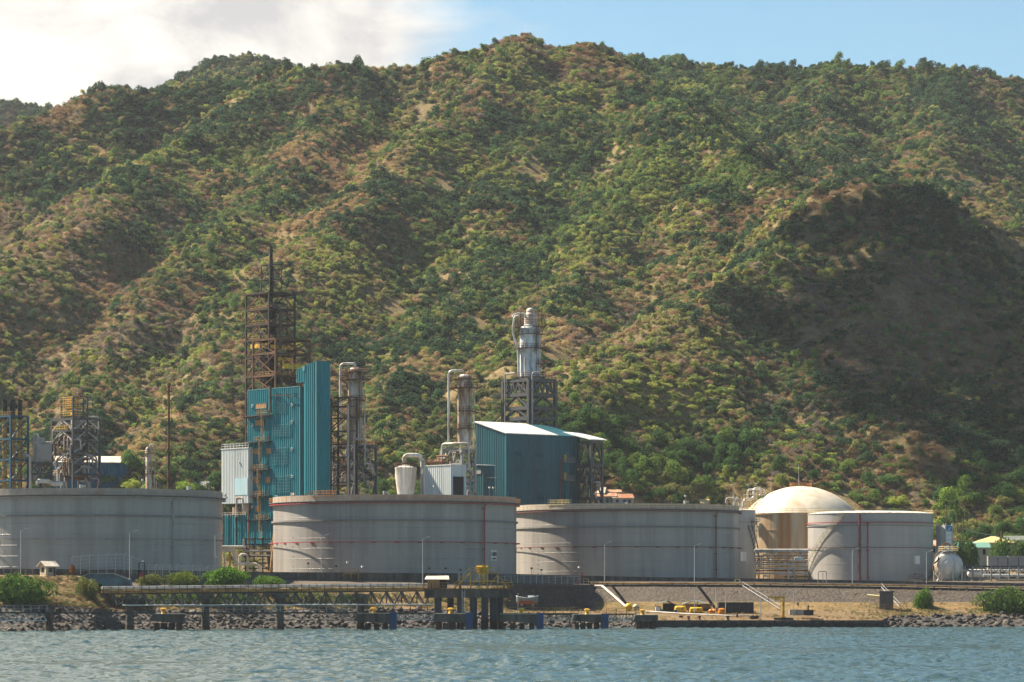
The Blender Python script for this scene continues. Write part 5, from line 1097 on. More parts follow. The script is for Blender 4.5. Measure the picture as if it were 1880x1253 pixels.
# pale box and cone bottomed vessel
KW = Corner(828, 880, 12.0); TW = KW.thing('pale_shed', 'pale grey clad box shed beside the cone bottomed vessel', 'shed'); yw = KW.ly(775); zw = KW.Lp(800, 855).z
MB().clad([(0, 0), (5, 0), (5, yw), (0, yw)], 0, zw, .8, .08).build('wall', MT['palesheet'], TW); MB().slab([(-.2, -.2, zw + .1), (5.2, -.2, zw + .1), (5.2, yw + .2, zw + .1), (-.2, yw + .2, zw + .1)], .2).build('roof', MT['roofpale'], TW)
MB().bb(.6, 4, -.25, -.1, 3, zw - 3).build('doorway', MT['dark'], TW); q = KW.Lp(793, 892); MB().bb(-.5, 0, q.y - .3, q.y + .3, q.z - .25, q.z + .25).build('wall_lamp', MT['galv'], TW)
b = MB().rail([(0, 0, zw + .1), (0, yw, zw + .1)], 1.6, .1, 1.2); b.cyl((1.5, yw * .4, zw + 1), (1.5, yw * .95, zw + 1), .7, 10); b.pipe([(1, yw * .2, zw), (1, yw * .2, zw + 2.4), (1, yw * .6, zw + 2.4)], .25); b.build('roof_piping', MT['rust'], TW, True)
Yv = 872; sv = Yv / F; TV = thing('cone_vessel', 'pale vessel tapering to its foot, with a bent pipe arch above it', 'vessel', (xat(745, Yv), Yv, 12.0), ROT); V = lambda py: zat(py, Yv) - 12
MB().lathe([(13.5 * sv, -1), (14.5 * sv, V(912)), (17.5 * sv, V(893)), (19.6 * sv, V(875)), (19.6 * sv, V(862)), (20.2 * sv, V(861)), (20.2 * sv, V(859)), (12 * sv, V(856)), (5 * sv, V(853))], 32).build('shell', MT['dirtywhite'], TV, True)
b = MB(); rv = 20 * sv
for k in range(14): t = FU * k / 14; b.bar((rv * math.cos(t), rv * math.sin(t), V(860)), (rv * math.cos(t), rv * math.sin(t), V(860) + 1.2), .09)
for z_ in (.6, 1.2): b.tube([(rv * math.cos(t), rv * math.sin(t), V(860) + z_) for t in np.linspace(0, FU, 25)], .06, 4)
b.cyl((0, 0, V(857)), (0, 0, V(851)), .9, 12); b.build('railing', MT['rust'], TV)
MB().pipe([(-.3, .3, V(855)), (-.3, .3, V(836)), (3.6, -2.3, V(836)), (3.6, -2.3, 0)], .55, 12, 1.8).build('bent_pipe', MT['dirtywhite'], TV, True)
MB().bar((3.0, -3.2, 0), (3.0, -3.2, V(846)), .5).bar((2.2, -3.4, 0), (2.2, -3.4, V(858)), .25).build('standpipe', MT['greypipe'], TV)

# --- left group
for i, (px, r_, nm) in enumerate(((8.5, 4.1, 'leftmost'), (23, 5.2, 'thickest and middle one'), (37, 4.1, 'rightmost'))):
    Ys = 872; T = thing('furnace_stack', 'rusty black topped furnace stack, %s of the three' % nm, 'chimney', (xat(px, Ys), Ys, 11.5), 0, 'three rusty furnace stacks'); h = zat(734, Ys) - 11.5; rr = r_ * Ys / F
    MB().lathe([(rr, 0), (rr, h - 5)] , 20).build('shaft', MT['ochre'], T, True); MB().lathe([(rr, h - 5), (rr, h - .3), (rr + .06, h - .3), (rr + .06, h), (rr - .1, h), (rr - .1, h - 2)], 20).build('sooty_top', MT['black'], T, True)
    b = MB()
    for z in (h - 11, h - 17, h - 20): b.lathe([(rr, z), (rr + .08, z), (rr + .08, z + .2), (rr, z + .2)], 20)
    b.build('bands', MT['rust'], T)
KF, TF, ZF = frame(20, 868, 51.5, -12, (882, 844, 806, 764), 'blue painted steel frame round the three furnace stacks', ('bluesteel', 'bluesteel'), 'D', .42, (764,), 'ochre', 'stack_support')
KP, TP, ZP = frame(134, 876, 183, 95.5, (871, 852, 833, 811, 790, 769), 'grey process frame with yellow railed decks right of the furnace stacks', ('steel', 'greypipe'), 'K', .5, (871, 852, 833, 811, 790), None, 'process_structure', bw=.34)
xp, yp_ = KP.rx(183), KP.ly(95.5)
for py, a, c in ((790, 0, yp_), (871, yp_ * .3, yp_), (852, 0, yp_ * .4)): MB().rail([(-.1, a, ZP(py)), (-.1, c, ZP(py))], 1.2, .12, 1.3).build('railing', MT['yellow'], TP)
b = MB(); x2, y2_ = KP.rx(153), KP.ly(113)
for (x, y) in ((0, 0), (x2, 0), (0, y2_), (x2, y2_)): b.bar((x, y, ZP(769)), (x, y, ZP(730)), .35)
for p in (756, 742, 731): b.bar((0, 0, ZP(p)), (x2, 0, ZP(p)), .25); b.bar((0, 0, ZP(p)), (0, y2_, ZP(p)), .25); b.bar((x2, 0, ZP(p)), (x2, y2_, ZP(p)), .25)
b.bar((x2 + 1.2, 0, ZP(870)), (x2 + 1.2, 0, ZP(728)), .35); b.bar((0, 0, ZP(728)), (x2 + 1.2, 0, ZP(728)), .3); b.build('upper_frame', MT['steel'], TP)
for p in (762, 748, 737): MB().rail([(x2 * .6, -.1, ZP(p)), (-.1, -.1, ZP(p)), (-.1, y2_, ZP(p))], 1.1, .13, 1.1).bb(-.1, x2, -.1, y2_, ZP(p) - .1, ZP(p)).build('upper_deck', MT['yellow'], TP)
MB().lathe([(2.2, ZP(875)), (2.2, ZP(800)), (1.2, ZP(790)), (1.2, ZP(752)), (0, ZP(748))], 18, (xp * .45, yp_ * .45, 0)).build('vessel', MT['greypipe'], TP, True)
clutter(KP, TP, ZP, xp, yp_, ZP(890), ZP(780), 40, 24, ('greypipe', 'alurust', 'rust'))
MB().pipe([(xp, .5, ZP(850)), (xp, .5, ZP(764)), (xp * .5, .5, ZP(764))], .2).build('bent_pipe', MT['dirtywhite'], TP, True)
KG = Corner(72, 868, 11.5); TG = KG.thing('process_skid', 'cluster of grey vessels and bent pipes between the stacks and the process frame', 'process unit'); ZG = lambda p: KG.Lp(72, p).z; xg, yg = KG.rx(95), KG.ly(52)
MB().cyl((1, 1, ZG(850)), (1, 1, ZG(803)), 1.1, 14).cyl((1, 3.2, ZG(880)), (1, 3.2, ZG(800)), .8, 12).build('drum', MT['greypipe'], TG, True)
MB().bb(0.5, 2.8, -1.5, .5, ZG(845), ZG(815)).build('cabinet', MT['boxgrey'], TG); MB().pipe([(-.5, 3.5, ZG(897)), (-.5, 3.5, ZG(836)), (-.5, 5, ZG(836)), (-.5, 6, ZG(830))], .35, 10, 1.5).pipe([(.5, 3.2, ZG(812)), (.5, 3.2, ZG(797)), (.5, 1.2, ZG(797)), (.5, 1.2, ZG(812))], .25).pipe([(0, 2, ZG(812)), (xg, 0, ZG(812))], .25).build('bent_pipe', MT['dirtywhite'], TG, True)
lattice(TG, xg, yg, [0, ZG(870), ZG(850)], .4, ('steel', 'steel'), (ZG(850),), 'greypipe', 'X', .2)
MB().pipe([(-2, -2, ZG(892)), (-1.5, -2, ZG(884)), (1.5, -2, ZG(884)), (2.6, -2, ZG(889)), (5.5, -2, ZG(888))], .6, 10).build('pale_lagging', MT['dirtywhite'], TG, True)
Tm = thing('flare_mast', 'thin rusty flare mast standing alone right of the small pipe column', 'mast', (xat(310, 905), 905, 11.0)); hm = zat(704, 905) - 11
MB().lathe([(.55, 0), (.42, hm * .4), (.30, hm * .9), (.30, hm - 1), (.5, hm - .9), (.5, hm), (.2, hm)], 12).build('pole', MT['rust'], Tm, True)
for p in (720, 776, 826, 880): 
    z = zat(p, 905) - 11; b = MB().lathe([(.4, z), (1.05, z), (1.05, z + .12), (.4, z + .12)], 12)
    for k in range(8): b.bar((1.0 * math.cos(k * .785), 1.0 * math.sin(k * .785), z), (1.0 * math.cos(k * .785), 1.0 * math.sin(k * .785), z + 1.1), .08)
    b.tube([(1.0 * math.cos(t), 1.0 * math.sin(t), z + 1.1) for t in np.linspace(0, FU, 13)], .05, 4); b.build('collar_platform', MT['rust'], Tm)
MB().bar((-.9, 0, 0), (-.9, 0, hm * .45), .12).bar((.7, 0, hm * .3), (.7, 0, hm * .92), .1).build('ladder', MT['rust'], Tm)
Ts = thing('pipe_column', 'short grey pipe column with hooked pipes on its right, left of the flare mast', 'column', (xat(273, 890), 890, 11.0)); hs_ = zat(821, 890) - 11
MB().lathe([(.8, 0), (.8, hs_ - .5), (.5, hs_), (0, hs_)], 14).build('shell', MT['alurust'], Ts, True); MB().pipe([(.2, 0, hs_ - .2), (.2, 0, hs_ + .7), (1.5, -.2, hs_ + .7), (1.5, -.2, 0)], .14).pipe([(2.0, .2, 0), (2.0, .2, hs_ * .75)], .12).build('hooked_pipe', MT['alurust'], Ts, True)
b = MB()
for p in (833, 856, 870): z = zat(p, 890) - 11; b.bb(-1.3, 2.2, -.9, .9, z - .1, z); b.rail([(-1.3, -.9, z), (2.2, -.9, z)], 1.0, .08, .9)
b.build('platforms', MT['rust'], Ts)
Tw = thing('warehouse', 'blue warehouse with a pale low roof behind the process frame', 'building', (xat(190, 1085), 1085, 24.0), R(12)); l0 = 82 / F * 1085 / 2; he, hr = zat(851, 1085) - 24, zat(838, 1085) - 24
MB().clad([(-l0 - 8, -8), (l0, -8), (l0, 8), (-l0 - 8, 8)], 0, he, .9, .1).build('wall', MT['tealblue'], Tw); MB().slab([(-l0 - 8.5, -8.6, he), (l0 + .5, -8.6, he), (l0 + .5, 0, hr), (-l0 - 8.5, 0, hr)], .2).slab([(-l0 - 8.5, 0, hr), (l0 + .5, 0, hr), (l0 + .5, 8.6, he), (-l0 - 8.5, 8.6, he)], .2).build('roof', MT['tin'], Tw)
MB().add([(l0 - .05, -8, he - .2), (l0 - .05, 8, he - .2), (l0 - .05, 0, hr - .25)], [(0, 1, 2)]).build('gable', MT['tealblue'], Tw)
# --- piping in the gaps
Tq = thing('pipe_manifold', 'pale pipe manifold in the gap between the two left big tanks', 'pipework', (xat(455, 858), 858, 11.3)); q_ = lambda px, py, d=0: ((px - 455) / F * 858, d, zat(py, 858) - 11.3)
for pts, rr, m in (([(400, 1011), (431, 1011), (433, 1036), (470, 1036), (478, 1040), (478, 1052)], .42, 'dirtywhite'), ([(400, 1004), (452, 1004)], .28, 'dirtywhite'), ([(440, 1052), (440, 1018), (455, 1018), (455, 1052)], .3, 'dirtywhite'), ([(412, 1052), (412, 1018)], .3, 'alurust'), ([(422, 1052), (422, 1014)], .26, 'ochre'), ([(460, 1020), (505, 1020)], .2, 'dirtywhite'), ([(448, 990), (448, 1012), (500, 1012)], .3, 'greypipe'), ([(404, 1046), (430, 1046)], .2, 'dirtywhite')):
    MB().pipe([q_(a, c, -.3 * i_) for i_, (a, c) in enumerate(pts)], rr, 10, 1.0).build('pipe', MT[m], Tq, True)
b = MB()
for px in (450, 466, 482, 498): b.bar(q_(px, 1056, 1), q_(px, 988, 1), .3)
for py in (990, 1000, 1010, 1022, 1034, 1044): b.bar(q_(446, py, 1), q_(503, py, 1), .3)
b.build('support_frame', MT['darksteel'], Tq)
b = MB(); q = random.Random(8)
for i in range(40): px, py = q.uniform(448, 500), q.uniform(992, 1048); b.bar(q_(px, py, .6), q_(px + q.choice((0, q.uniform(4, 12))), py + q.choice((0, 6)), .6), .22)
b.build('small_piping', MT['rust'], Tq); MB().pipe([q_(505, 968, -.5), q_(503, 985, -.8), q_(499, 1005, -.8), q_(498, 1052, -.8)], .3, 8, 1).build('yellow_pipe', MT['ochre'], Tq, True)
Tr = thing('pipe_rack', 'dense pale pipe rack in front of the dome tank, left of the smaller grey tank', 'pipework', (xat(1435, 935), 935, 11.2)); q2_ = lambda px, py, d=0: ((px - 1435) / F * 935, d, zat(py, 935) - 11.2)
for (x0, x1, py, rr, m) in ((1385, 1484, 1011, .42, 'dirtywhite'), (1388, 1484, 1021, .18, 'greypipe'), (1390, 1484, 1029, .22, 'alurust'), (1386, 1484, 1037, .22, 'dirtywhite'), (1390, 1484, 1044, .2, 'dirtywhite'), (1388, 1484, 1053, .24, 'dirtywhite'), (1440, 1484, 1059, .3, 'ochre'), (1388, 1484, 1048, .15, 'rust')): MB().cyl(q2_(x0, py), q2_(x1, py), rr, 8).build('pipe', MT[m], Tr, True)
b = MB()
for px in (1392, 1402, 1413, 1423, 1440, 1452, 1462, 1472): b.bar(q2_(px, 1066, .6), q2_(px, 1012 + (px % 3) * 4, .6), .22)
for py in (1014, 1026, 1033, 1041): b.bar(q2_(1386, py, .5), q2_(1484, py, .5), .26)
b.build('support_frame', MT['ochre'], Tr)
b = MB(); q = random.Random(9)
for i in range(70):
    px, py = q.uniform(1388, 1480), q.uniform(1014, 1060)
    if i % 4 == 0: b.box(q2_(px, py, .3), (q.uniform(.3, .8), .5, q.uniform(.3, .7)))
    elif i % 4 == 1: b.cyl(q2_(px, py, .2), q2_(px, py - 6, .2), .2, 8)
    else: b.bar(q2_(px, py, .3), q2_(px + q.uniform(2, 12), py, .3), .13)
b.build('valves', MT['galv'], Tr); MB().pipe([q2_(1447, 1066, -.5), q2_(1447, 1044, -.5), q2_(1458, 1044, -.5), q2_(1458, 1066, -.5)], .26).pipe([q2_(1397, 1040, -.5), q2_(1397, 1022, -.5), q2_(1408, 1018, -.5), q2_(1412, 1034, -.5)], .24).build('bent_pipe', MT['dirtywhite'], Tr, True)
MB().lathe([(1.6 * math.cos(t), 1.2 * math.sin(t)) for t in np.linspace(0, 1.57, 8)], 16, q2_(1467, 1030, .5)).build('dome_cap', MT['dirtywhite'], Tr, True)
b = MB()
for k in range(90): b.box((q2_(1434, 1066)[0] + (k % 30) * .48 - 7, 3 + (k // 30), 1), (.4, .5, 1))
# --- right group
Yp = 925; sp_ = Yp / F; Tsp = thing('spherical_tank', 'weathered white spherical gas tank on braced legs', 'gas tank', (xat(1741, Yp), Yp, zat(1041, Yp))); rs_ = 27.5 * sp_
MB().lathe([(rs_ * math.cos(t), rs_ * math.sin(t)) for t in np.linspace(-1.57, 1.57, 22)], 36).build('shell', MT['dirtywhite'], Tsp, True)
zg = 10.5 - zat(1041, Yp)
for k in range(8):
    t = FU * k / 8 + .2; x, y = rs_ * math.cos(t), rs_ * math.sin(t); MB().cyl((x, y, zg), (x, y, .3), .2, 8).build('leg', MT['dirtywhite'], Tsp, True)
b = MB()
for k in range(8):
    t, u = FU * k / 8 + .2, FU * (k + 1) / 8 + .2; b.bar((rs_ * math.cos(t), rs_ * math.sin(t), zg), (rs_ * math.cos(u), rs_ * math.sin(u), -1.0), .11); b.bar((rs_ * math.cos(u), rs_ * math.sin(u), zg), (rs_ * math.cos(t), rs_ * math.sin(t), -1.0), .11)
b.build('bracing', MT['galv'], Tsp)
b = MB().lathe([(0, rs_ + .2), (2.6, rs_ + .2), (2.6, rs_ + .35), (0, rs_ + .35)], 16)
for k in range(12): t = FU * k / 12; b.bar((2.6 * math.cos(t), 2.6 * math.sin(t), rs_ + .3), (2.6 * math.cos(t), 2.6 * math.sin(t), rs_ + 1.4), .07)
b.tube([(2.6 * math.cos(t), 2.6 * math.sin(t), rs_ + 1.4) for t in np.linspace(0, FU, 17)], .05, 4); b.tube([(2.6 * math.cos(t), 2.6 * math.sin(t), rs_ + .85) for t in np.linspace(0, FU, 17)], .04, 4); b.build('top_platform', MT['paleyellow'], Tsp)
MB().pipe([(.3, -.5, rs_), (.3, -.5, rs_ + 2.2), (-1.5, -.8, rs_ + 2.2), (-3.2, -2.3, 1.5), (-4.4, -2.3, .8), (-4.4, -2.3, -1)], .22).build('bent_pipe', MT['rust'], Tsp, True)
b = MB(); P = [(rs_ * 1.05 * math.cos(t) , -1.2 - rs_ * .25, rs_ * 1.05 * math.sin(t)) for t in np.linspace(1.35, 2.9, 22)]
for p in P: b.box(p, (.3, .8, .06))
b.tube([(p[0], p[1] - .4, p[2] + .1) for p in P], .08, 5); b.tube([(p[0], p[1] - .4, p[2] + 1) for p in P], .05, 5); b.build('stair', MT['dirtywhite'], Tsp)
KT = Corner(1736, 955, 11.0); TTw = KT.thing('white_tower', 'white boxy tower with a blue logo panel at its top', 'tower'); yt, xt = KT.ly(1720), KT.rx(1748); zt3 = KT.Lp(1730, 965).z
MB().bb(0, xt, 0, yt, 4, zt3).build('casing', MT['white'], TTw); b = MB()
for (x, y) in ((0, 0), (xt, 0), (xt, yt), (0, yt)): b.bar((x, y, 0), (x, y, zt3 + .5), .28)
b.build('corner_posts', MT['galv'], TTw); b = MB()
for k in range(1, 9): b.bb(-.04, xt, -.04, -.005, 4 + (zt3 - 4) * k / 9 - .04, 4 + (zt3 - 4) * k / 9 + .04)
b.build('panel_joints', MT['greypipe'], TTw)
lg = MB().bb(.15, xt - .1, -.10, -.05, zt3 - 1.65, zt3 - .1).build('logo_panel', MT['blue2'] if 'blue2' in MT else MT['blue'], TTw)
MB().add([(xt * .2, -.12, zt3 - 1.5), (xt * .42, -.12, zt3 - 1.5), (xt * .9, -.12, zt3 - .35), (xt * .62, -.12, zt3 - .55)], [(0, 1, 2, 3)]).build('logo_stripe', MT['palesheet'], lg)
# houses on the right and the shanties behind the middle tank
def house(px, Y, wpx, py_eave, py_ridge, label, roofm, wallm, hip=False, depth=8, rz=0, name='house'):
    if px < 1400:                                       # stand it where the hillside meets the line of sight
        for Y in np.arange(1005, 1230, 1.5):
            if gz(xat(px, Y), Y) >= zat(py_eave + 7, Y): break
    s = Y / F; w_ = wpx * s; he = zat(py_eave, Y); hr = zat(py_ridge, Y); x = xat(px, Y); z0 = min(gz(x - w_ * .4, Y), gz(x + w_ * .4, Y), he - 2.5) - 1
    T = thing(name, label, 'house', (x, Y, z0), rz); a, c = w_ / 2, depth / 2; e, r_ = he - z0, hr - z0
    MB().bb(-a * .93, a * .93, -c * .9, c * .9, 0, e).build('wall', wallm, T)
    if hip:
        b = MB().add([(-a, -c, e), (a, -c, e), (a, c, e), (-a, c, e), (-a * .1, 0, r_), (a * .1, 0, r_)], [(0, 1, 5, 4), (1, 2, 5), (2, 3, 4, 5), (3, 0, 4), (3, 2, 1, 0)])
    else: b = MB().slab([(-a, -c, e), (a, -c, e), (a, 0, r_), (-a, 0, r_)], .12).slab([(-a, 0, r_), (a, 0, r_), (a, c, e), (-a, c, e)], .12)
    b.build('roof', roofm, T)
    if not hip: MB().add([(-a * .93, -c * .9, e), (-a * .93, c * .9, e), (-a * .93, 0, r_ - .15)], [(0, 1, 2)]).add([(a * .93, -c * .9, e), (a * .93, c * .9, e), (a * .93, 0, r_ - .15)], [(0, 1, 2)]).build('gable', wallm, T)
    b = MB()
    for k in (-.5, .1, .6): b.bb(a * k - .4, a * k + .4, -c * .9 - .04, -c * .9 - .01, max(.6, e - 1.9), e - .5)
    b.build('windows', MT['glassdark'], T); return T
house(1823, 975, 74, 997, 985, 'house with a broad pale yellow hipped roof', MT['yellowroof'], MT['cream'], True, 12)
house(1785, 962, 62, 1006, 996, 'long low shed with a pale green roof below the yellow roofed house', MT['greenroof'], MT['cream'], False, 8, 0, 'shed')
house(1718, 968, 26, 1003, 992, 'small house with a faded pinkish roof behind the white tower', MT['rusttin'], MT['cream'])
house(1862, 985, 40, 993, 984, 'house with an olive green roof peeping out behind the yellow roof', MT['tarp'], MT['concretelite'])
for i, (px, Y, wd, e, r_, lb, m) in enumerate(((1112, 1072, 40, 912, 905, 'shanty with a rust orange roof above the big right tank, leftmost of the row', 'rusttin'), (1141, 1064, 42, 915, 907, 'shanty with the widest bright orange roof above the big right tank', 'rusttin'), (1104, 1085, 18, 906, 895, 'narrow pale shanty behind the leftmost orange roof', 'tin'), (1134, 1045, 38, 927, 921, 'lowest shanty roof just above the rim of the big right tank', 'tin'), (1126, 1090, 30, 904, 899, 'brown roofed shanty highest on the slope behind the orange roofs', 'rusttin'), (1290, 1065, 24, 925, 917, 'small house with a yellow green roof above the right end of the big right tank', 'yellowroof'), (372, 1175, 14, 896, 884, 'small pale box house between the flare mast and the white block', 'tin'), (300, 1150, 60, 912, 902, 'low tan roofed shed behind the flare mast', 'tin'))): house(px, Y, wd, e, r_, lb, MT[m], MT['concretelite'], False, 5, random.uniform(-.2, .2))
for i, (px0, px1) in enumerate(((1813, 1830), (1831.5, 1848), (1850, 1868), (1869.5, 1888))):
    Y = 935; T = thing('grey_cabinet', 'tall grey cabinet on stilts over the right pipe rack, %s' % ('leftmost of four', 'second of four from the left', 'third of four from the left', 'at the right picture edge')[i], 'cabinet', (xat((px0 + px1) / 2, Y), Y, 10.5), 0, 'grey cabinets at the right edge'); w_ = (px1 - px0) / F * Y; z1, z0 = zat(1022, Y) - 10.5, zat(1049, Y) - 10.5
    MB().bb(-w_ / 2, w_ / 2, -1.3, 1.3, z0, z1).build('body', MT['boxgrey'], T); b = MB().bb(-w_ / 2 - .05, w_ / 2 + .05, -1.36, 1.36, z1, z1 + .12)
    for k in range(5): b.bb(-w_ / 2 + w_ * (k + .5) / 5 - .03, -w_ / 2 + w_ * (k + .5) / 5 + .03, -1.34, -1.3, z0 + .2, z1 - .1)
    b.build('ribs', MT['greypipe'], T)
    for (x, y) in ((-1, -1), (1, -1), (1, 1), (-1, 1)): MB().bar((x * (w_ / 2 - .15), y * 1.1, 0), (x * (w_ / 2 - .15), y * 1.1, z0), .18).build('leg', MT['galv'], T)
Tk = thing('steel_pipe_rack', 'long grey pipe rack on steel posts at the right edge, below the grey cabinets', 'pipework', (xat(1770, 922), 922, 10.3)); k_ = lambda px, py, d=0: ((px - 1770) / F * 922, d, zat(py, 922) - 10.3)
for px in (1772, 1786, 1803, 1820, 1836, 1853, 1870, 1890): MB().bar(k_(px, 1071), k_(px, 1040), .38).build('post', MT['greypipe'], Tk)
b = MB().bar(k_(1768, 1040), k_(1910, 1040), .3); b.bar(k_(1768, 1041, 3), k_(1910, 1041, 3), .3)
for px in range(1772, 1900, 16): b.bar(k_(px, 1040), k_(px + 8, 1050), .16); b.bar(k_(px + 8, 1050), k_(px + 16, 1040), .16)
b.build('top_beam', MT['steel'], Tk)
for py, rr, m in ((1048, .3, 'dirtywhite'), (1057, .38, 'white'), (1063, .2, 'greypipe')): MB().cyl(k_(1806 if py == 1057 else 1770, py, 1.5), k_(1915, py, 1.5), rr, 8).build('pipe', MT[m], Tk, True)
Th = thing('white_bullet_tank', 'white horizontal bullet tank behind the right pipe rack', 'gas tank', (xat(1793, 930), 930, zat(1053, 930)))
b = MB(); ln = 26 / F * 930 / 2; rr = 7.5 / F * 930; prof = [(rr * math.cos(t), rr * math.sin(t) * .6 + ln) for t in np.linspace(1.57, 0, 8)] + [(rr * math.cos(t), -rr * math.sin(t) * .6 - ln) for t in np.linspace(0, 1.57, 8)]
vsb = MB().lathe([(r, z) for r, z in prof], 20); b.add([(v[2], v[0], v[1]) for v in vsb.v], vsb.f); b.build('shell', MT['white'], Th, True)
for x in (-ln * .6, ln * .6): MB().bb(x - .25, x + .25, -.8, .8, 10.4 - zat(1053, 930), -.5).build('saddle', MT['concretelite'], Th)
# power poles
for i, (px, py, lb) in enumerate(((378, 846, 'thin power pole left of the white clad block'), (1198, 898, 'thin power pole among the bright trees behind the big right tank'), (1838, 975, 'short power pole behind the yellow roofed house'), (1873, 990, 'thin power pole right of the yellow roofed house'), (1756, 966, 'power pole just right of the white tower'))):
    Y = 960 if px > 1700 else 1160; z0 = gz(xat(px, Y), Y) - .5; T = thing('power_pole', lb, 'power pole', (xat(px, Y), Y, z0)); h = zat(py, Y) - z0; MB().cyl((0, 0, 0), (0, 0, h), .14, 7).build('pole', MT['wood'], T); MB().bar((-.9, 0, h - .5), (.9, 0, h - .5), .12).build('crossarm', MT['wood'], T)
for i, (a, c, d, e, lb) in enumerate(((290, 843, 378, 848, 'pale power line crossing behind the flare mast'), (378, 848, 408, 857, 'power line dropping to the white clad block'), (1756, 967, 1838, 986, 'power lines running right from the white tower'))):
    o = MB().tube([at(a + (c_ - 0) * (d - a), c + c_ * (e - c) + 4 * 4 * c_ * (1 - c_) * .5, 960 if a > 1700 else 1160) for c_ in np.linspace(0, 1, 12)], .045, 5).build('power_line', MT['galv']); tag(o, lb, 'cable')
# ---------------------------------------------------------------- tank wall, kerbs and road furniture
WP = [(-420, 1042, 728), (-60, 1044, 745), (205, 1046, 764), (480, 1050.5, 788), (700, 1052, 806), (940, 1054, 833), (1060, 1057, 860), (1200, 1060, 878), (1400, 1062.5, 886), (1620, 1066.5, 895), (1760, 1069, 901), (1950, 1072.5, 908), (2300, 1078, 922)]
def wallpt(px):
    q = [w_[0] for w_ in WP]; i = int(np.clip(np.searchsorted(q, px) - 1, 0, len(q) - 2)); a, c = WP[i], WP[i + 1]; t = (px - a[0]) / (c[0] - a[0]); return at(*a).lerp(at(*c), t)
b = MB()
for a, c in zip(WP, WP[1:]):
    p, q = at(*a), at(*c); d = Vector((q.x - p.x, q.y - p.y, 0)).normalized(); nrm = Vector((-d.y, d.x, 0)) * .4
    lo = -3.4
    b.add([p, q, q + nrm, p + nrm, p + Vector((0, 0, lo)), q + Vector((0, 0, lo)), q + nrm + Vector((0, 0, lo)), p + nrm + Vector((0, 0, lo))], [(0, 1, 2, 3), (4, 5, 1, 0), (6, 7, 3, 2)])
    k = max(1, int((q - p).length / 4))
    for i in range(k): u = p.lerp(q, i / k); b.box((u.x - nrm.x * .15, u.y - nrm.y * .15, u.z - 1.65), (.3, .3, 3.2), math.atan2(d.y, d.x))
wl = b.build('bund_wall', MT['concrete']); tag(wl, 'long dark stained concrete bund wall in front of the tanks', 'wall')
b = MB(); P = [shore(p, 3) + Vector((0, 0, .12)) for p in list(range(930, 2301, 20))]
for p, q in zip(P, P[1:]): b.bar(p, q, .5, .7)
tag(b.build('road_kerb', MT['darkconcrete']), 'dark low kerb along the top of the stone slope', 'kerb')
def along(px, j, t=0): return shore(px, 3).lerp(shore(px, 4), t)
b = MB(); P = [along(p, 3, .12) + Vector((0, 0, .75)) for p in range(1085, 2301, 15)]; b.tube(P, .2, 7); o = b.build('road_pipe', MT['ochre'], None, True); tag(o, 'long ochre pipe running along the tank road', 'pipe')
c = MB()
for p in range(1085, 2300, 30): u = along(p, 3, .12); c.box((u.x, u.y, u.z + .25), (.3, .4, .7))
c.build('pipe_supports', MT['concrete'], o)
b = MB(); P = [along(p, 3, .3) + Vector((0, 0, 1.0)) for p in range(1080, 2301, 15)]; b.tube(P, .12, 6); tag(b.build('thin_road_pipe', MT['greypipe'], None, True), 'thin grey pipe behind the ochre road pipe', 'pipe')
# street lamps
LL = [(38, 972, 746, 'left of the guard hut'), (238, 976, 757, 'beside the right end of the bluish culvert arch'), (395, 981, 770, 'by the right edge of the far left tank'), (590, 983, 800, 'before the sunlit part of the D-3001B tank'), (776, 987, 806, 'left of the red riser of the D-3001B tank'), (1110, 996, 860, 'before the left half of the big right tank'), (1275, 1000, 868, 'before the right half of the big right tank'), (1565, 1008, 880, 'before the two red risers of the smaller grey tank'), (1701, 1012, 888, 'at the right edge of the smaller grey tank')]
for px, py, Y, lb in LL:
    g_ = HZ and zat(1064 + (px - 38) * .009, Y) - .6; T = thing('street_lamp', 'grey street lamp ' + lb, 'street lamp', (xat(px, Y), Y, g_), 0, 'street lamps along the tank wall'); h = zat(py, Y) - g_
    MB().cyl((0, 0, 0), (0, 0, h - .3), .11, 8, .075).build('pole', MT['galv'], T, True); MB().bar((0, 0, h - .4), (1.1, 0, h + .05), .08).build('arm', MT['galv'], T)
    MB().bar((.9, 0, h), (1.75, 0, h + .28), .26, .12).build('lamp_head', MT['white'], T)
for px, py, Y, lb in ((566, 1034, 800, 'left of the pair on the sunlit D-3001B tank'), (617, 1039, 801, 'right of the pair on the sunlit D-3001B tank'), (787, 1043, 790, 'above the wooden jetty hut, leftmost of three'), (818, 1043, 790, 'above the wooden jetty hut, tallest of three'), (845, 1046, 790, 'right of the wooden jetty hut roof'), (976, 1043, 840, 'left of the pair on the big right tank'), (994, 1046, 842, 'right of the pair on the big right tank'), (638, 1032, 808, 'pale headed one above the small yellow stairs'), (665, 1040, 808, 'right of the small yellow stairs'), (1680, 1054, 890, 'before the right end of the smaller grey tank'), (396, 1022, 776, 'at the right foot of the far left tank'), (262, 1030, 768, 'above the red post by the chain fence'), (1063, 1041, 858, 'by the red hydrant box')):
    h = 3.4; z = zat(py, Y) - h; T = thing('floodlight', 'small floodlight on a thin post ' + lb, 'floodlight', (xat(px, Y), Y, z), 0, 'small floodlights along the wall'); MB().cyl((0, 0, -1.5), (0, 0, h - .3), .06, 6).build('post', MT['greypipe'], T); MB().box((0, 0, h - .1), (.45, .35, .4), .5).build('lamp_head', MT['black'] if px not in (638, 665, 396, 262, 1063) else MT['white'], T)
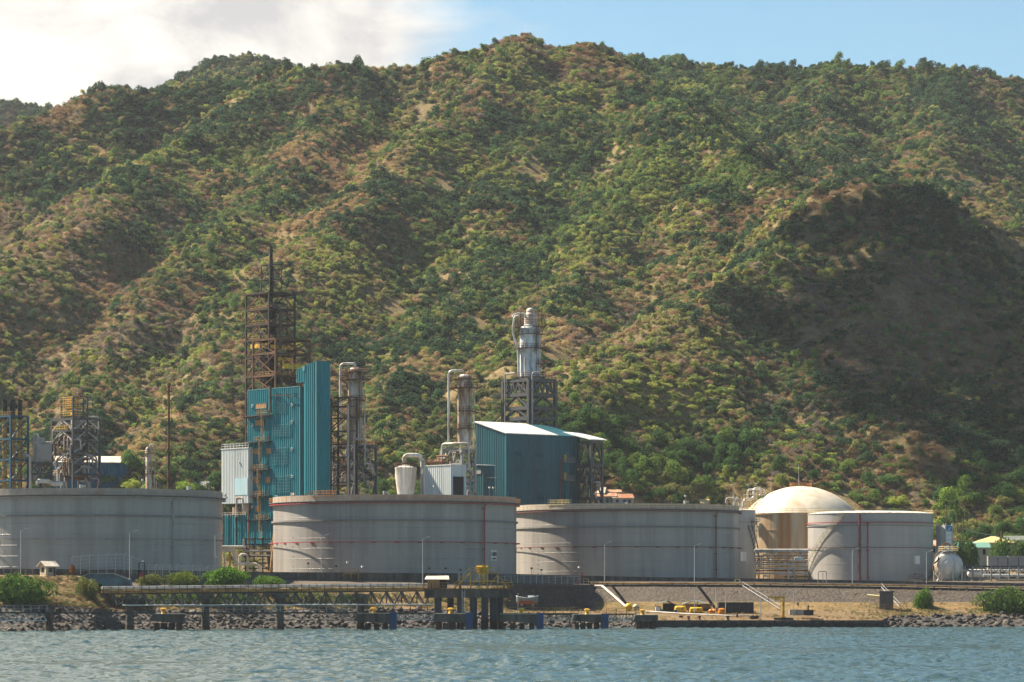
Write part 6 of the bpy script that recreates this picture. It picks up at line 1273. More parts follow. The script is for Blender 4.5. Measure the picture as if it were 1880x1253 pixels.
# guard hut
Y = 742; T = thing('guard_hut', 'small cream guard hut with an overhanging pale roof', 'hut', (xat(88, Y), Y, zat(1058, Y) - .1), R(38)); wz = 2.1
MB().bb(-1.25, 1.25, -1.25, 1.25, 0, wz + .25).build('wall', MT['cream'], T)
MB().add([(-1.25, -1.25, wz + .25), (-1.25, 1.25, wz + .25), (-1.25, 0, wz + 1.05), (1.25, -1.25, wz + .25), (1.25, 1.25, wz + .25), (1.25, 0, wz + 1.05)], [(0, 2, 1), (3, 4, 5)]).build('gable', MT['cream'], T)
MB().slab([(-1.8, -1.9, wz + .1), (1.8, -1.9, wz + .1), (1.8, 0, wz + 1.25), (-1.8, 0, wz + 1.25)], .12).slab([(-1.8, 0, wz + 1.25), (1.8, 0, wz + 1.25), (1.8, 1.9, wz + .1), (-1.8, 1.9, wz + .1)], .12).build('roof', MT['tin'], T)
for (x0, x1, y0, y1, z0, z1, nm) in ((-.6, .4, -1.32, -1.26, .9, 1.9, 'window'), (-1.32, -1.26, -.5, .5, .95, 1.95, 'window'), (1.26, 1.32, -.5, .5, .9, 1.9, 'window'), (.6, 1.15, -1.31, -1.26, .05, 1.95, 'door')): MB().bb(x0, x1, y0, y1, z0, z1).build(nm, MT['glassdark'], T)
# chain fences
def fence(name, label, pts, h, mat, step=3.0, arm=True, wires=5, group=None):
    P = [Vector(p) for p in pts]; T = thing(name, label, 'fence', P[0], 0, group); o = P[0]; w_ = MB()
    for a, c in zip(P, P[1:]):
        k = max(1, round((c - a).length / step))
        for i in range(k + (1 if c is P[-1] else 0)):
            u = a.lerp(c, i / k) - o; m_ = MB().bar(u, u + Vector((0, 0, h)), .10)
            if arm: m_.bar(u + Vector((0, 0, h)), u + Vector((.45, -.2, h + .35)), .09)
            m_.build('post', mat, T)
        for j in range(wires): z = Vector((0, 0, h * (j + 1) / wires)); w_.bar(a - o + z, c - o + z, .035 if j < wires - 1 else .07)
        L_ = (c - a).length; n_ = int(L_ / .6)
        for i in range(n_): u, v = a.lerp(c, i / n_) - o, a.lerp(c, min(1, (i + 1.6) / n_)) - o; w_.bar(u, v + Vector((0, 0, h)), .018)
    w_.build('wire_mesh', mat, T); return T
fence('chain_fence', 'rusty chain fence in front of the guard hut', [at(x, y, 728 + (x - 0) * .03) for x, y in ((-60, 1073), (70, 1073), (125, 1071))], 2.1, MT['rust'], 2.2, False)
fence('chain_fence', 'tall chain fence arching over the bluish culvert', [at(x, y, 746 + (x - 130) * .05) for x, y in ((132, 1056), (164, 1053), (228, 1051), (255, 1060))], 3.9, MT['galv'], 1.8)
fence('chain_fence', 'chain fence with bent arms between the red post and the bright bush', [at(x, y, 756 + (x - 260) * .05) for x, y in ((272, 1060), (325, 1060), (395, 1062))], 2.6, MT['galv'], 1.9)
fence('chain_fence', 'pale wire fence before the wall, between the D-3001B tank and the big right tank', [at(x, y, 812 + (x - 915) * .12) for x, y in ((915, 1071), (1065, 1074))], 2.0, MT['galv'], 2.1, False)
fence('chain_fence', 'thin wire fence on the sand by the concrete post', [at(x, y, 797 + (x - 1600) * .05) for x, y in ((1596, 1127), (1665, 1125))], 2.1, MT['ochre'], 1.8, False, 3)
fence('chain_fence', 'old wire fence posts left of the guard hut, before the far left tank', [at(x, y, 744) for x, y in ((-60, 1059), (60, 1059))], 2.0, MT['greypipe'], 1.6, False, 3)
T = thing('signal_post', 'rusty red box frame post at the gap in the chain fence', 'post', at(259, 1061, 752)); b = MB()
for x, y in ((-.5, 0), (.7, 0), (.7, .9), (-.5, .9)): b.bar((x, y, -.6), (x, y, 3.3), .14)
for z in (1.6, 3.3): b.bar((-.5, 0, z), (.7, 0, z), .12)
b.build('frame', MT['darksteel'], T); MB().box((.1, .2, .6), (.9, .5, .9)).build('red_box', MT['red'], T)
T = thing('creeper_post', 'short post wrapped in red brown creeper left of the culvert fence', 'post', at(132, 1062, 738)); MB().bar((0, 0, -1), (0, 0, 3.0), .2).build('post', MT['rust'], T)
c = bpy.data.objects.new('creeper', BUSH[0]); COL.objects.link(c); c.parent = T; c.scale = (.9, .8, 2.2); c['tint'] = (.22, .09, .03); c.location = (0, 0, .8)
# bluish culvert arch
T = thing('culvert_arch', 'bluish concrete culvert arch with a wide dark opening', 'culvert', at(186, 1078, 738)); k_ = 1 / F * 738; b = MB(); c = MB()
pf = [(-52, 0), (-50, 12), (-22, 24), (22, 24), (50, 14), (52, 0)]; op = [(-26, 0), (-24, 4), (-18, 6), (-4, 6), (2, 4), (4, 0)]
b.add([(x * k_, 0, z * k_) for x, z in pf] + [(x * k_, 6, z * k_) for x, z in pf], [(0, 5, 4, 3, 2, 1), (1, 2, 8, 7), (2, 3, 9, 8), (3, 4, 10, 9), (0, 1, 7, 6), (4, 5, 11, 10)]); b.build('wall', MT['culvert'], T)
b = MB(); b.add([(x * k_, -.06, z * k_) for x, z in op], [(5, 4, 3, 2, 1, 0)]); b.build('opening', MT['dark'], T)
b = MB()
for (x0, z0), (x1, z1) in zip(pf[1:], pf[2:-1]): b.bar((x0 * k_, -.1, z0 * k_ + .1), (x1 * k_, -.1, z1 * k_ + .1), .3, .18)
b.build('coping', MT['concretelite'], T)

# ---------------------------------------------------------------- pipe trestle and loading platform
def tp(px, py): return at(px, py, 712 + (px - 190) * .034)
T = thing('pipe_trestle', 'long steel trestle carrying a pale pipe out to the loading platform', 'trestle', tp(190, 1100)); o = T.location.copy(); O = lambda px, py, d=0: tp(px, py) + Vector((0, d, 0)) - o
X0, X1 = 186, 790; yt = lambda px: 1081 + (px - 190) * -.010; yb_ = lambda px: 1111 + (px - 190) * 0.0
for d, py_, rr, m, nm in ((1.0, -2, .27, 'dirtywhite', 'pale_pipe'), (2.0, -1.5, .2, 'dirtywhite', 'thin_pipe'), (.2, 1, .12, 'greypipe', 'small_pipe')): MB().cyl(O(X0, yt(X0) + py_, d), O(X1, yt(X1) + py_, d), rr, 10).build(nm, MT[m], T, True)
b = MB(); b.bar(O(X0, yt(X0) + 6, 0), O(X1, yt(X1) + 6, 0), .3, .32); b.bar(O(X0, yt(X0) + 6, 3), O(X1, yt(X1) + 6, 3), .35, .55); b.build('deck_beam', MT['ochre'], T)
b = MB(); b.bar(O(X0, yt(X0) + 10, 0), O(X1, yt(X1) + 10, 0), .3); b.bar(O(X0, yt(X0) + 10, 3), O(X1, yt(X1) + 10, 3), .3); b.bar(O(220, yb_(220), 3), O(X1, yb_(X1), 3), .25); b.build('chords', MT['darksteel'], T)
MB().cyl(O(225, 1111.5, -.1), O(X1 + 8, 1110, -.1), .12, 8).build('lower_pipe', MT['white'], T, True)
b = MB(); px = 205; i = 0
while px < X1 - 8:
    for d in (0, 3):
        y0, y1 = (yt(px) + 10, 1111) if i % 2 == 0 else (1111, yt(px) + 10); b.bar(O(px, y0, d), O(px + 14, y1, d), .23)
        if i % 2 == 0: b.bar(O(px, yt(px) + 10, d), O(px, 1111, d), .15)
    b.bar(O(px, 1111, 0), O(px + 14, 1111, 3), .14); b.bar(O(px, 1090, 3), O(px + 10, 1111, 0), .14); px += 14; i += 1
b.build('truss_bracing', MT['steel'], T)
b = MB()
for px in range(190, 795, 14): b.bar(O(px, yt(px) + 8, -.3), O(px, yt(px) - 4, -.3), .09); b.bar(O(px, yt(px) - 2, -.3), O(px, yt(px) - 2, 2.6), .12)
b.bar(O(190, yt(190) - 4.2, -.3), O(790, yt(790) - 4.2, -.3), .06); b.build('railing', MT['darksteel'], T)
for px, y_ in ((237, 1101), (376, 1099), (513, 1098), (661, 1098)):
    r = thing('trestle_pier', 'dark round concrete pier under the pipe trestle, ' + {237: 'leftmost of four', 376: 'second from the left of four', 513: 'third from the left of four', 661: 'rightmost of four'}[px], 'pier', tp(px, 1157) + Vector((0, 1.5, -2.5)), 0, 'round piers of the pipe trestle'); h = tp(px, y_).z - r.location.z
    MB().cyl((0, 0, 0), (0, 0, h), .85, 16).build('shaft', MT['concrete'], r, True); MB().bb(-1.7, 1.7, -2.2, 2.2, h, h + .8).build('crosshead', MT['concrete'], r); MB().cyl((0, 0, 0), (0, 0, 3.4), .95, 16).build('tide_band', MT['pile'], r, True)
# low walkways with truss underneath
def walkway(label, xa, xb, Y, ytop, ydeck, ybot, matr, mt2='steel', pitch=6, fancy='X'):
    s0 = at(xa, ydeck, Y); T = thing('walkway', label, 'walkway', s0); Q = lambda px, py, d=0: at(px, py, Y) + Vector((0, d, 0)) - s0
    b = MB(); b.bar(Q(xa, ydeck + 1.2), Q(xb, ydeck + 1.2), .22, .30); b.bar(Q(xa, ydeck + 1.2, 1.4), Q(xb, ydeck + 1.2, 1.4), .22, .30); b.slab([Q(xa, ydeck), Q(xb, ydeck), Q(xb, ydeck, 1.4), Q(xa, ydeck, 1.4)], .1); b.build('deck', MT['deckgreen'], T)
    b = MB(); n_ = max(2, int(abs(xb - xa) / 14))
    for d in (0, 1.4):
        for i in range(n_ + 1): px = xa + (xb - xa) * i / n_; b.bar(Q(px, ydeck, d), Q(px, ytop, d), .10)
        for y in (ytop, (ytop + ydeck) / 2): b.bar(Q(xa, y, d), Q(xb, y, d), .08)
    b.build('railing', MT[matr], T); b = MB()
    if ybot:
        for d in (0, 1.4):
            b.bar(Q(xa, ybot, d), Q(xb, ybot, d), .16); n2 = max(2, int(abs(xb - xa) / pitch / 2))
            for i in range(n2):
                u0, u1 = xa + (xb - xa) * i / n2, xa + (xb - xa) * (i + 1) / n2; um = (u0 + u1) / 2
                b.bar(Q(u0, ydeck + 2, d), Q(um if fancy == 'V' else u1, ybot, d), .13)
                if fancy == 'V': b.bar(Q(um, ybot, d), Q(u1, ydeck + 2, d), .13)
        b.build('truss', MT[mt2], T)
    return T
walkway('low walkway at the far left, with cross braced truss', -80, 86, 688, 1112, 1124, 1140, 'greypipe', 'galv', 5)
walkway('low walkway left of the mooring block without a fender', 84, 284, 701, 1113, 1124.5, 1139, 'rust', 'steel', 9)
walkway('long low walkway under the pipe trestle', 330, 656, 715, 1114, 1124.5, 1139, 'greypipe', 'steel', 16)
walkway('low walkway with rusty rails right under the end of the trestle', 722, 800, 733, 1113, 1125, 1138, 'rust', 'galv', 4, 'V')
walkway('walkway with ochre rails between the loading platform and the right mooring blocks', 908, 1062, 744, 1116, 1126, None, 'ochre')
walkway('short walkway with white zigzag truss between the two right blue fenders', 998, 1052, 747, 1117, 1127, 1139, 'ochre', 'dirtywhite', 3.4, 'V')
walkway('short walkway with a white zigzag truss right of the last blue fender', 1114, 1168, 752, 1118, 1127, 1139, 'ochre', 'dirtywhite', 3.0, 'V')
r = thing('walkway_pile', 'rusty thick pile under the far left walkway', 'pile', (xat(90, 689), 689, -3)); MB().cyl((0, 0, 0), (0, 0, zat(1125, 689) + 3), .75, 14).build('shaft', MT['pile'], r, True); MB().bb(-.9, .9, -.9, .9, zat(1125, 689) + 3, zat(1121, 689) + 3).build('cap', MT['concrete'], r)
# mooring blocks
def dolphin(x0, x1, Y, label, fender, ytop=1128, ymid=1144, lx=None, bol=None):
    s = Y / F; w_ = (x1 - x0) * s; z0 = zat(ymid, Y); h = zat(ytop, Y) - z0; T = thing('mooring_block', label, 'mooring dolphin', (xat((x0 + x1) / 2, Y), Y, z0), 0, 'concrete mooring blocks along the jetty')
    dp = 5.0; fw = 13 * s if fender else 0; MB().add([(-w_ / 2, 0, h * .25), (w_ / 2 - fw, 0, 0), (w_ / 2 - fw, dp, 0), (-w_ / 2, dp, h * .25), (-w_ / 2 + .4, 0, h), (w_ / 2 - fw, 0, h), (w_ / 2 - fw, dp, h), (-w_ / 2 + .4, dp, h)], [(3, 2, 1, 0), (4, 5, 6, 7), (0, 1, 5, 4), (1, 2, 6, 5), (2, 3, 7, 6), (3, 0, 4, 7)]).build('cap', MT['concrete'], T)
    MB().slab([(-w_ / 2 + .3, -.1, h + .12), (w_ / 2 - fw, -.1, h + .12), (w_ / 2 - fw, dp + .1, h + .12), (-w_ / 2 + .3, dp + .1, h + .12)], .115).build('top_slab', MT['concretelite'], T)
    n_ = 4
    for i in range(n_):
        for y in (1.1, dp - 1): x = -w_ / 2 + 1.0 + (w_ - fw - 2) * i / (n_ - 1); MB().cyl((x, y, -z0 - 3), (x, y, .05), .55, 10).build('pile', MT['pile'], T, True)
    if fender:
        b = MB().bb(w_ / 2 - fw + .02, w_ / 2, -.5, dp * .6, -z0 + .25, h + .25); b.build('fender_panel', MT['blue'], T); b = MB()
        for k in range(4): b.bb(w_ / 2 - fw + .1 + k * fw / 4, w_ / 2 - fw + .22 + k * fw / 4, -.56, -.5, -z0 + .3, h + .2)
        b.build('fender_ribs', MT['blue'], T)
    if bol is not None:
        x = (bol - (x0 + x1) / 2) * s; MB().lathe([(.55, h + .1), (.42, h + .25), (.38, h + .8), (.62, h + .95), (.66, h + 1.15), (.3, h + 1.3), (0, h + 1.3)], 16, (x, 1.2, 0)).build('bollard', MT['yellow'], T, True)
    return T
dolphin(276, 336, 708, 'stained mooring block with no fender, farthest left', False, 1128, 1145, None, 299)
dolphin(650, 728, 724, 'mooring block with a blue fender under the right half of the trestle', True, 1127, 1145, None, 685)
dolphin(794, 868, 724, 'mooring block with a blue fender under the left half of the loading platform', True, 1127.5, 1145, None, 827)
dolphin(915, 998, 728, 'longest mooring block with a blue fender, right of the loading platform', True, 1128, 1145, None, 957)
dolphin(1050, 1117, 734, 'mooring block with the rightmost blue fender', True, 1129, 1144, None, 1078)
dolphin(1163, 1208, 748, 'small dark mooring block joined to the quay wall', False, 1130, 1143, None, 1180)
# loading platform
Yl = 731; s0 = at(779, 1098, Yl); T = thing('loading_platform', 'stained concrete loading platform on thick round columns', 'platform', s0); sl_ = Yl / F; q_ = lambda px, py, d=0: at(px, py, Yl) + Vector((0, d, 0)) - s0
zt_ = q_(0, 1083).z; MB().bb(0, (937 - 779) * sl_, 0, 9, 0, zt_).build('deck', MT['concrete'], T); MB().bb(-.15, (937 - 779) * sl_ + .15, -.15, 9.1, zt_ + .004, zt_ + .25).build('deck_edge', MT['rust'], T)
for px, d, rr in ((804, 2, .75), (826, 7, .7), (845, 2, .7), (869, 2, .8), (890, 1.2, .75), (906, 2.5, .8), (918, 7, .7)): MB().cyl((q_(px, 0).x, d, -s0.z - 3), (q_(px, 0).x, d, 0), rr, 16).build('column', MT['bluecon'], T, True); MB().cyl((q_(px, 0).x, d, -s0.z - 3), (q_(px, 0).x, d, -s0.z + 2.4), rr + .06, 16).build('tide_band', MT['pile'], T, True)
MB().rail([(0.1, .1, zt_ + .25), ((937 - 779) * sl_ - .1, .1, zt_ + .25), ((937 - 779) * sl_ - .1, 8.8, zt_ + .25)], 1.2, .08, 1.3).build('railing', MT['ochre'], T)
b = MB()
for o_ in (-.3, .3): b.bar((q_(851, 0).x + o_, -.4, -s0.z + 3.2), (q_(851, 0).x + o_, -.4, zt_), .09)
for k in range(11): b.bar((q_(851, 0).x - .3, -.4, -s0.z + 3.4 + k * .45), (q_(851, 0).x + .3, -.4, -s0.z + 3.4 + k * .45), .06)
b.build('ladder', MT['galv'], T)
hp = at(803, 1079.5, Yl + 3); T = thing('jetty_hut', 'weathered wooden hut with a sagging pale roof on the loading platform', 'hut', (hp.x, hp.y, zt_ + s0.z + .25), R(0)); w_ = 36 * sl_
MB().bb(-w_ / 2, w_ / 2, -1.3, 2, 0, 2.0).build('wall', MT['wood'], T); MB().bb(w_ * .12, w_ / 2 + .02, -1.33, -.2, .2, 1.9).build('doorway', MT['dark'], T)
MB().slab([(-w_ / 2 - .6, -1.9, 2.0), (w_ / 2 + .5, -1.9, 1.95), (w_ / 2 + .3, .3, 2.75), (-w_ / 2 - .3, .3, 2.7)], .1).slab([(-w_ / 2 - .3, .3, 2.7), (w_ / 2 + .3, .3, 2.75), (w_ / 2 + .5, 2.5, 2.0), (-w_ / 2 - .6, 2.5, 2.0)], .1).build('roof', MT['tin'], T)
gp = at(886, 1080, Yl + 2.5); T = thing('gangway_tower', 'yellow gangway tower with stair and rails on the loading platform', 'gangway', (gp.x, gp.y, zt_ + s0.z + .25)); hh = 3.3
b = MB()
for x in (-2.6, -.6, 1.0, 3.2):
    for y in (-1.2, 1.2): b.bar((x, y, 0), (x, y, hh + (.9 if -1 < x < 2 else -.4)), .22)
for z in (1.6, hh): b.bar((-2.6, -1.2, z), (3.2, -1.2, z), .2); b.bar((-2.6, 1.2, z), (3.2, 1.2, z), .2)
b.bar((-2.6, -1.2, 0), (-.6, -1.2, hh), .14); b.bar((1, -1.2, 0), (3.2, -1.2, hh - .4), .14); b.bar((1, -1.2, 1.6), (-.6, -1.2, hh), .14); b.build('frame', MT['yellow'], T)
MB().bb(-2.7, 3.3, -1.3, 1.3, hh, hh + .12).rail([(-2.7, -1.3, hh + .1), (3.3, -1.3, hh + .1), (3.3, 1.3, hh + .1)], 1.1, .08, 1.0).build('upper_deck', MT['yellow'], T)
MB().bb(-1.2, .9, -.9, .9, hh + .13, hh + 1.6).cyl((-1.4, -.9, hh + 1.2), (1.2, -.9, hh + 1.2), .35, 10).bar((.2, -1, 1), (.2, -1, hh + 1.9), .5).build('winch', MT['yellow'], T)
b = MB(); 
for k in range(12): b.box((-5.8 + k * .27, -.9, .3 + k * .27), (.3, .9, .06))
for y in (-1.35, -.45): b.bar((-6.0, y, 0), (-2.7, y, hh), .14, .3); b.bar((-6, y, 1.1), (-2.7, y, hh + 1.1), .08); b.bar((-6, y, 0), (-6, y, 1.1), .08); b.bar((-4.3, y, 1.6), (-4.3, y, 2.8), .08)
b.build('stair', MT['yellow'], T); b = MB().rail([(3.3, -1.8, 0), (6.5, -1.8, 0), (6.5, 1, 0)], 1.3, .1, 1.0); b.bar((3.2, -1.2, hh * .9), (5.5, -1.4, 0), .12); b.build('side_railing', MT['yellow'], T)
MB().pipe([(4.6, -.5, 0), (4.6, -.5, 1.6), (5.4, -.5, 1.6), (5.4, -.5, 0)], .2).cyl((-4.8, .8, 0), (-4.8, .8, 1.2), .3, 10).build('loading_pipe', MT['rust'], T, True)
# yellow stairs over the wall
T = thing('wall_stair', 'small rusty yellow stile stair over the bund wall below the D-3001B tank', 'stair', at(640, 1066, 801)); b = MB(); b.bb(-1.0, 2.3, -1, .8, 1.5, 1.65); b.rail([(-1, -1, 1.6), (2.3, -1, 1.6), (2.3, .8, 1.6)], 1.1, .09, .9)
for y in (-1, -.1): b.bar((-2.4, y, 0), (-1, y, 1.6), .12, .25); b.bar((-2.4, y, 1), (-1, y, 2.6), .08)
for x in (-1, .6, 2.3): b.bar((x, -1, 0), (x, -1, 1.6), .14)
b.build('steps', MT['ochre'], T)
T = thing('wall_stair', 'rusty stile stair over the bund wall at the right end of the smaller grey tank', 'stair', at(1680, 1074, 888)); b = MB(); b.bb(-1.6, 1.6, -.8, .8, 1.5, 1.65); b.rail([(-1.6, -.8, 1.6), (1.6, -.8, 1.6)], 1.0, .09, .8)
for sg in (-1, 1):
    b.bar((sg * 3, -.8, 0), (sg * 1.6, -.8, 1.6), .12, .22); b.bar((sg * 3, -.8, 1), (sg * 1.6, -.8, 2.6), .08)
b.build('steps', MT['rust'], T)
T = thing('pipe_gantry', 'grey pipe hoop standing before the bund wall left of the smaller grey tank', 'pipe gantry', at(1510, 1075, 884)); MB().pipe([(-1.1, 0, 0), (-1.1, 0, 3.6), (1.0, 0, 3.6), (1.0, 0, 0)], .12, 8, .5).build('hoop', MT['greypipe'], T, True); MB().bar((.1, 0, 0), (.1, 0, 3.2), .14).build('middle_post', MT['greypipe'], T)
T = thing('hose_reel_gate', 'small pale frame box on the road before the right end of the big right tank', 'frame box', at(1354, 1075, 850)); b = MB()
for x in (-.6, .6): b.bar((x, 0, 0), (x, 0, 1.5), .16)
b.bar((-.6, 0, 1.5), (.6, 0, 1.5), .16); b.bar((-.6, 0, .7), (.6, 0, .7), .12); b.build('frame', MT['paleyellow'], T)
T = thing('hydrant_box', 'red hydrant box by the left end of the ochre road pipe', 'hydrant', at(1061, 1073, 845)); MB().bb(-.5, .5, -.4, .4, 0, 1.0).build('cabinet', MT['red'], T); MB().bar((1, 0, 0), (1.1, 0, 2.6), .25).bar((.8, 0, 1.2), (1.5, 0, 1.5), .2).bar((1.1, 0, 2.6), (.9, 0, 3.0), .18).build('hydrant', MT['red'], T); MB().rail([(1.4, 0, 0), (2.6, 0, 0)], 1.3, .08, .8).build('guard_rail', MT['paleyellow'], T)
# ---------------------------------------------------------------- slope and quay furniture
def gnd(px, j0, j1, t): return shore(px, j0).lerp(shore(px, j1), t)
def sl2(pxt, pxb, tt=1.0, tb=0.0, up=.35): return gnd(pxt, 2, 3, tt) + Vector((0, -.2, up)), gnd(pxb, 2, 3, tb) + Vector((0, -.4, up))
a, c = sl2(1106, 1152, .93, .02, .5); a0 = gnd(1092, 2, 3, .93) + Vector((0, -.2, .5)); b = MB().pipe([a0, a, c], .28, 9, .6); tag(b.build('slope_pipe', MT['tin'], None, True), 'pale fat pipe running down the stone slope to the yellow float', 'pipe')
for (pt, pb, lb) in ((1124, 1158, 'dark stone steps down the slope right of the pale fat pipe'), (1282, 1315, 'dark stone steps down the slope above the tarpaulin tent')):
    b = MB(); n_ = 22
    for k in range(n_): u = gnd(pt + (pb - pt) * k / n_, 2, 3, 1 - k / n_); b.box((u.x, u.y - .25, u.z + .12), (.75, .4, .26), .2)
    tag(b.build('slope_steps', MT['darkconcrete']), lb, 'steps')
for (pt, pb, lb) in ((1363, 1432, 'long white hand rail slanting down the stone slope behind the crane'), (1618, 1654, 'white hand rail slanting down beside the concrete post'), (1860, 1895, 'grey hand rail at the right edge of the stone slope')):
    a, c = sl2(pt, pb); b = MB(); b.bar(a, c, .10, .14); b.bar(a + Vector((0, 0, .9)), c + Vector((0, 0, .9)), .06)
    for k in range(9): u = a.lerp(c, k / 8); b.bar(u, u + Vector((0, 0, .9)), .08)
    tag(b.build('hand_rail', MT['galv']), lb, 'hand rail')
T = thing('concrete_post', 'square concrete chamber on the slope with a yellow pipe at its left', 'chamber', gnd(1626, 2, 3, .12) + Vector((0, -.8, -.6))); MB().bb(-1.6, 1.6, -1.2, 1.2, 0, 4.3).build('chamber', MT['concrete'], T); MB().bb(-1.8, 1.8, -1.4, 1.4, 4.303, 4.55).build('lid', MT['concrete'], T); MB().cyl((-1.6, 0, 3.2), (-4.4, .6, 3.5), .38, 10).build('yellow_pipe', MT['paleyellow'], T, True)
T = thing('rust_stay', 'red painted stay pole leaning on the slope right of the concrete chamber', 'pole', gnd(1652, 2, 3, .9)); MB().bar((0, 0, 0), (.9, -5, -3), .22).build('pole', MT['dullred'], T)
# lifeboat
def boat(loc, rz, label):
    T = thing('lifeboat', label, 'boat', loc, rz); n_, L_ = 15, 5.2; vs = []; m = 9
    for i in range(n_):
        u = -1 + 2 * i / (n_ - 1); w_ = 1.05 * (1 - abs(u) ** 2.6) ** .6 + .02; sheer = 1.35 + .45 * u * u
        for k in range(m): t = math.pi * k / (m - 1); vs.append((u * L_ / 2, -w_ * math.cos(t), sheer * (1 - math.sin(t) ** .7)))
    fs = [(i * m + k, i * m + k + 1, (i + 1) * m + k + 1, (i + 1) * m + k) for i in range(n_ - 1) for k in range(m - 1)]
    b = MB(); 
    for f in fs: pass
    b.add(vs, []); 
    for f in fs: b.f.append(f); b.m.append(1 if max(vs[i][2] for i in f) < .75 else 0)
    b.build('hull', [MT['tealhull'], MT['hullred']], T, True)
    MB().add([(vs[i * m][0], vs[i * m][1] * .92, vs[i * m][2] - .12) for i in range(n_)] + [(vs[i * m + m - 1][0], vs[i * m + m - 1][1] * .92, vs[i * m + m - 1][2] - .12) for i in range(n_)], [(i, i + 1, n_ + i + 1, n_ + i) for i in range(n_ - 1)]).build('deck', MT['white'], T)
    b = MB()
    for i in range(n_ - 1):
        for e in (0, m - 1): b.bar(vs[i * m + e], vs[(i + 1) * m + e], .12)
    b.build('gunwale', MT['white'], T)
    MB().bb(.3, 1.5, -.6, .6, 1.0, 1.9).build('cabin', MT['white'], T); MB().bb(-1.4, -1.2, -.9, .9, -.55, .1).bb(1.2, 1.4, -.9, .9, -.55, .1).build('cradle', MT['wood'], T); return T
bl = at(968, 1116, 782); boat((bl.x, bl.y, bl.z + .9), R(-14), 'old lifeboat with a red underside, propped on the dark slope foot')
T = thing('boat_post', 'thin white post beside the old lifeboat', 'post', at(951, 1124, 778)); MB().bar((0, 0, 0), (0, 0, 4.0), .09).box((0, 0, 4.1), (.2, .2, .25)).build('pole', MT['white'], T)
# floats and buoys
def sph(b, c, r, sq=1.0, n_=16): return b.lathe([(r * math.cos(t), r * math.sin(t) * sq) for t in np.linspace(-1.57, 1.57, 11)], n_, c)
def qp(px, py): 
    t = float(np.clip((1140 - py) / 19.0, 0, 1)); return gnd(px, 1, 2, t) + Vector((0, 0, .0))
def buoy(px, py, r, label, m, lng=0):
    p = qp(px, py); T = thing('buoy', label, 'buoy', (p.x, p.y, p.z + r - .05), R(12), 'buoys stored on the quay'); b = MB()
    if lng: b0 = MB().lathe([(.01, -lng / 2)] + [(r * .8, -lng / 2), (r, -lng / 2 + .25), (r, lng / 2 - .25), (r * .8, lng / 2), (.01, lng / 2)], 18); b.add([(v[2], v[0], v[1]) for v in b0.v], b0.f)
    else: sph(b, (0, 0, 0), r)
    b.build('body', m, T, True); c = MB()
    if lng:
        for k in range(4): t = FU * k / 4 + .5; c.cyl((-lng / 2 - .04, r * .55 * math.cos(t), r * .55 * math.sin(t)), (-lng / 2 + .02, r * .55 * math.cos(t), r * .55 * math.sin(t)), .14, 8); c.cyl((lng * .1, -r - .02, r * .2), (lng * .1, -r * .9, r * .2), .18, 8)
    else: c.lathe([(r + .01, -.08), (r + .05, 0), (r + .01, .08)], 18); c.cyl((0, 0, r - .05), (0, 0, r + .25), .12, 8)
    c.build('fittings', MT['rust'], T); return T
buoy(1154, 1122, .92, 'round bright yellow float at the foot of the pale fat pipe', MT['buoyyellow']); buoy(1168, 1121, .80, 'faded pale yellow float right of the bright round one', MT['paleyellow'])
buoy(1249, 1125, .78, 'yellow drum float lying beside the black shelter', MT['buoyyellow'], 2.6); buoy(1278, 1126, .70, 'rusty yellow drum float under the front of the tarpaulin tent', MT['buoyyellow'], 3.0)
buoy(1305, 1127, .55, 'small orange buoy, left one of the close pair beside the tent', MT['buoyorange']); buoy(1311.5, 1127, .58, 'small orange buoy, right one of the close pair beside the tent', MT['buoyorange']); buoy(1325, 1129, .78, 'largest orange buoy before the dark container', MT['buoyorange'], 1.4)
# shelters
p = qp(1222, 1123); T = thing('black_shelter', 'black tarpaulin shelter with a pitched top and open front', 'shelter', (p.x, p.y, p.z), R(6)); w_ = 2.1; b = MB()
for x in (-w_, w_):
    for y in (-1.6, 1.6): b.bar((x, y, 0), (x, y, 1.9), .12)
b.build('posts', MT['wood'], T); MB().slab([(-w_ - .4, -2, 1.85), (.3, -2, 2.5), (.3, 2, 2.5), (-w_ - .4, 2, 1.85)], .08).slab([(.3, -2, 2.5), (w_ + .4, -2, 1.5), (w_ + .4, 2, 1.5), (.3, 2, 2.5)], .08).build('canopy', MT['tarp'], T); MB().bb(-w_ * .2, w_, 1.5, 1.58, 0, 1.9).bb(w_ - .05, w_ + .03, -1.5, 1.5, 0, 1.5).bb(-w_, -w_ + .8, -1, .4, 0, 1.2).build('back_sheet', MT['tarpdark'], T); MB().bb(-w_ - .5, -w_ + .5, -1.9, -1.2, 0, 1.0).build('white_bin', MT['white'], T)
p = qp(1281, 1122); T = thing('tarpaulin_tent', 'grey green tarpaulin tent with drooping edges over boards and floats', 'tent', (p.x, p.y + 1, p.z), R(-5)); w_ = 3.2; n_ = 9; vs = []
for j in range(n_):
    for i in range(n_):
        u, v = i / (n_ - 1) * 2 - 1, j / (n_ - 1) * 2 - 1; z = 1.5 + 1.15 * (1 - abs(u + .15) ** 1.1) * (1 - .25 * abs(v)) + .12 * math.sin(5 * u + 3 * v); vs.append((u * (w_ + .4), v * 2.2, z))
fs = [(j * n_ + i, j * n_ + i + 1, (j + 1) * n_ + i + 1, (j + 1) * n_ + i) for j in range(n_ - 1) for i in range(n_ - 1)]; b = MB().add(vs, fs); b.add([(x, y, z - .06) for x, y, z in vs], [tuple(reversed(f)) for f in fs]); b.build('canopy', MT['tarp'], T, True)
b = MB()
for x in (-w_, 0, w_):
    for y in (-1.9, 1.9): b.bar((x, y, 0), (x, y, 1.6 if x else 2.5), .1)
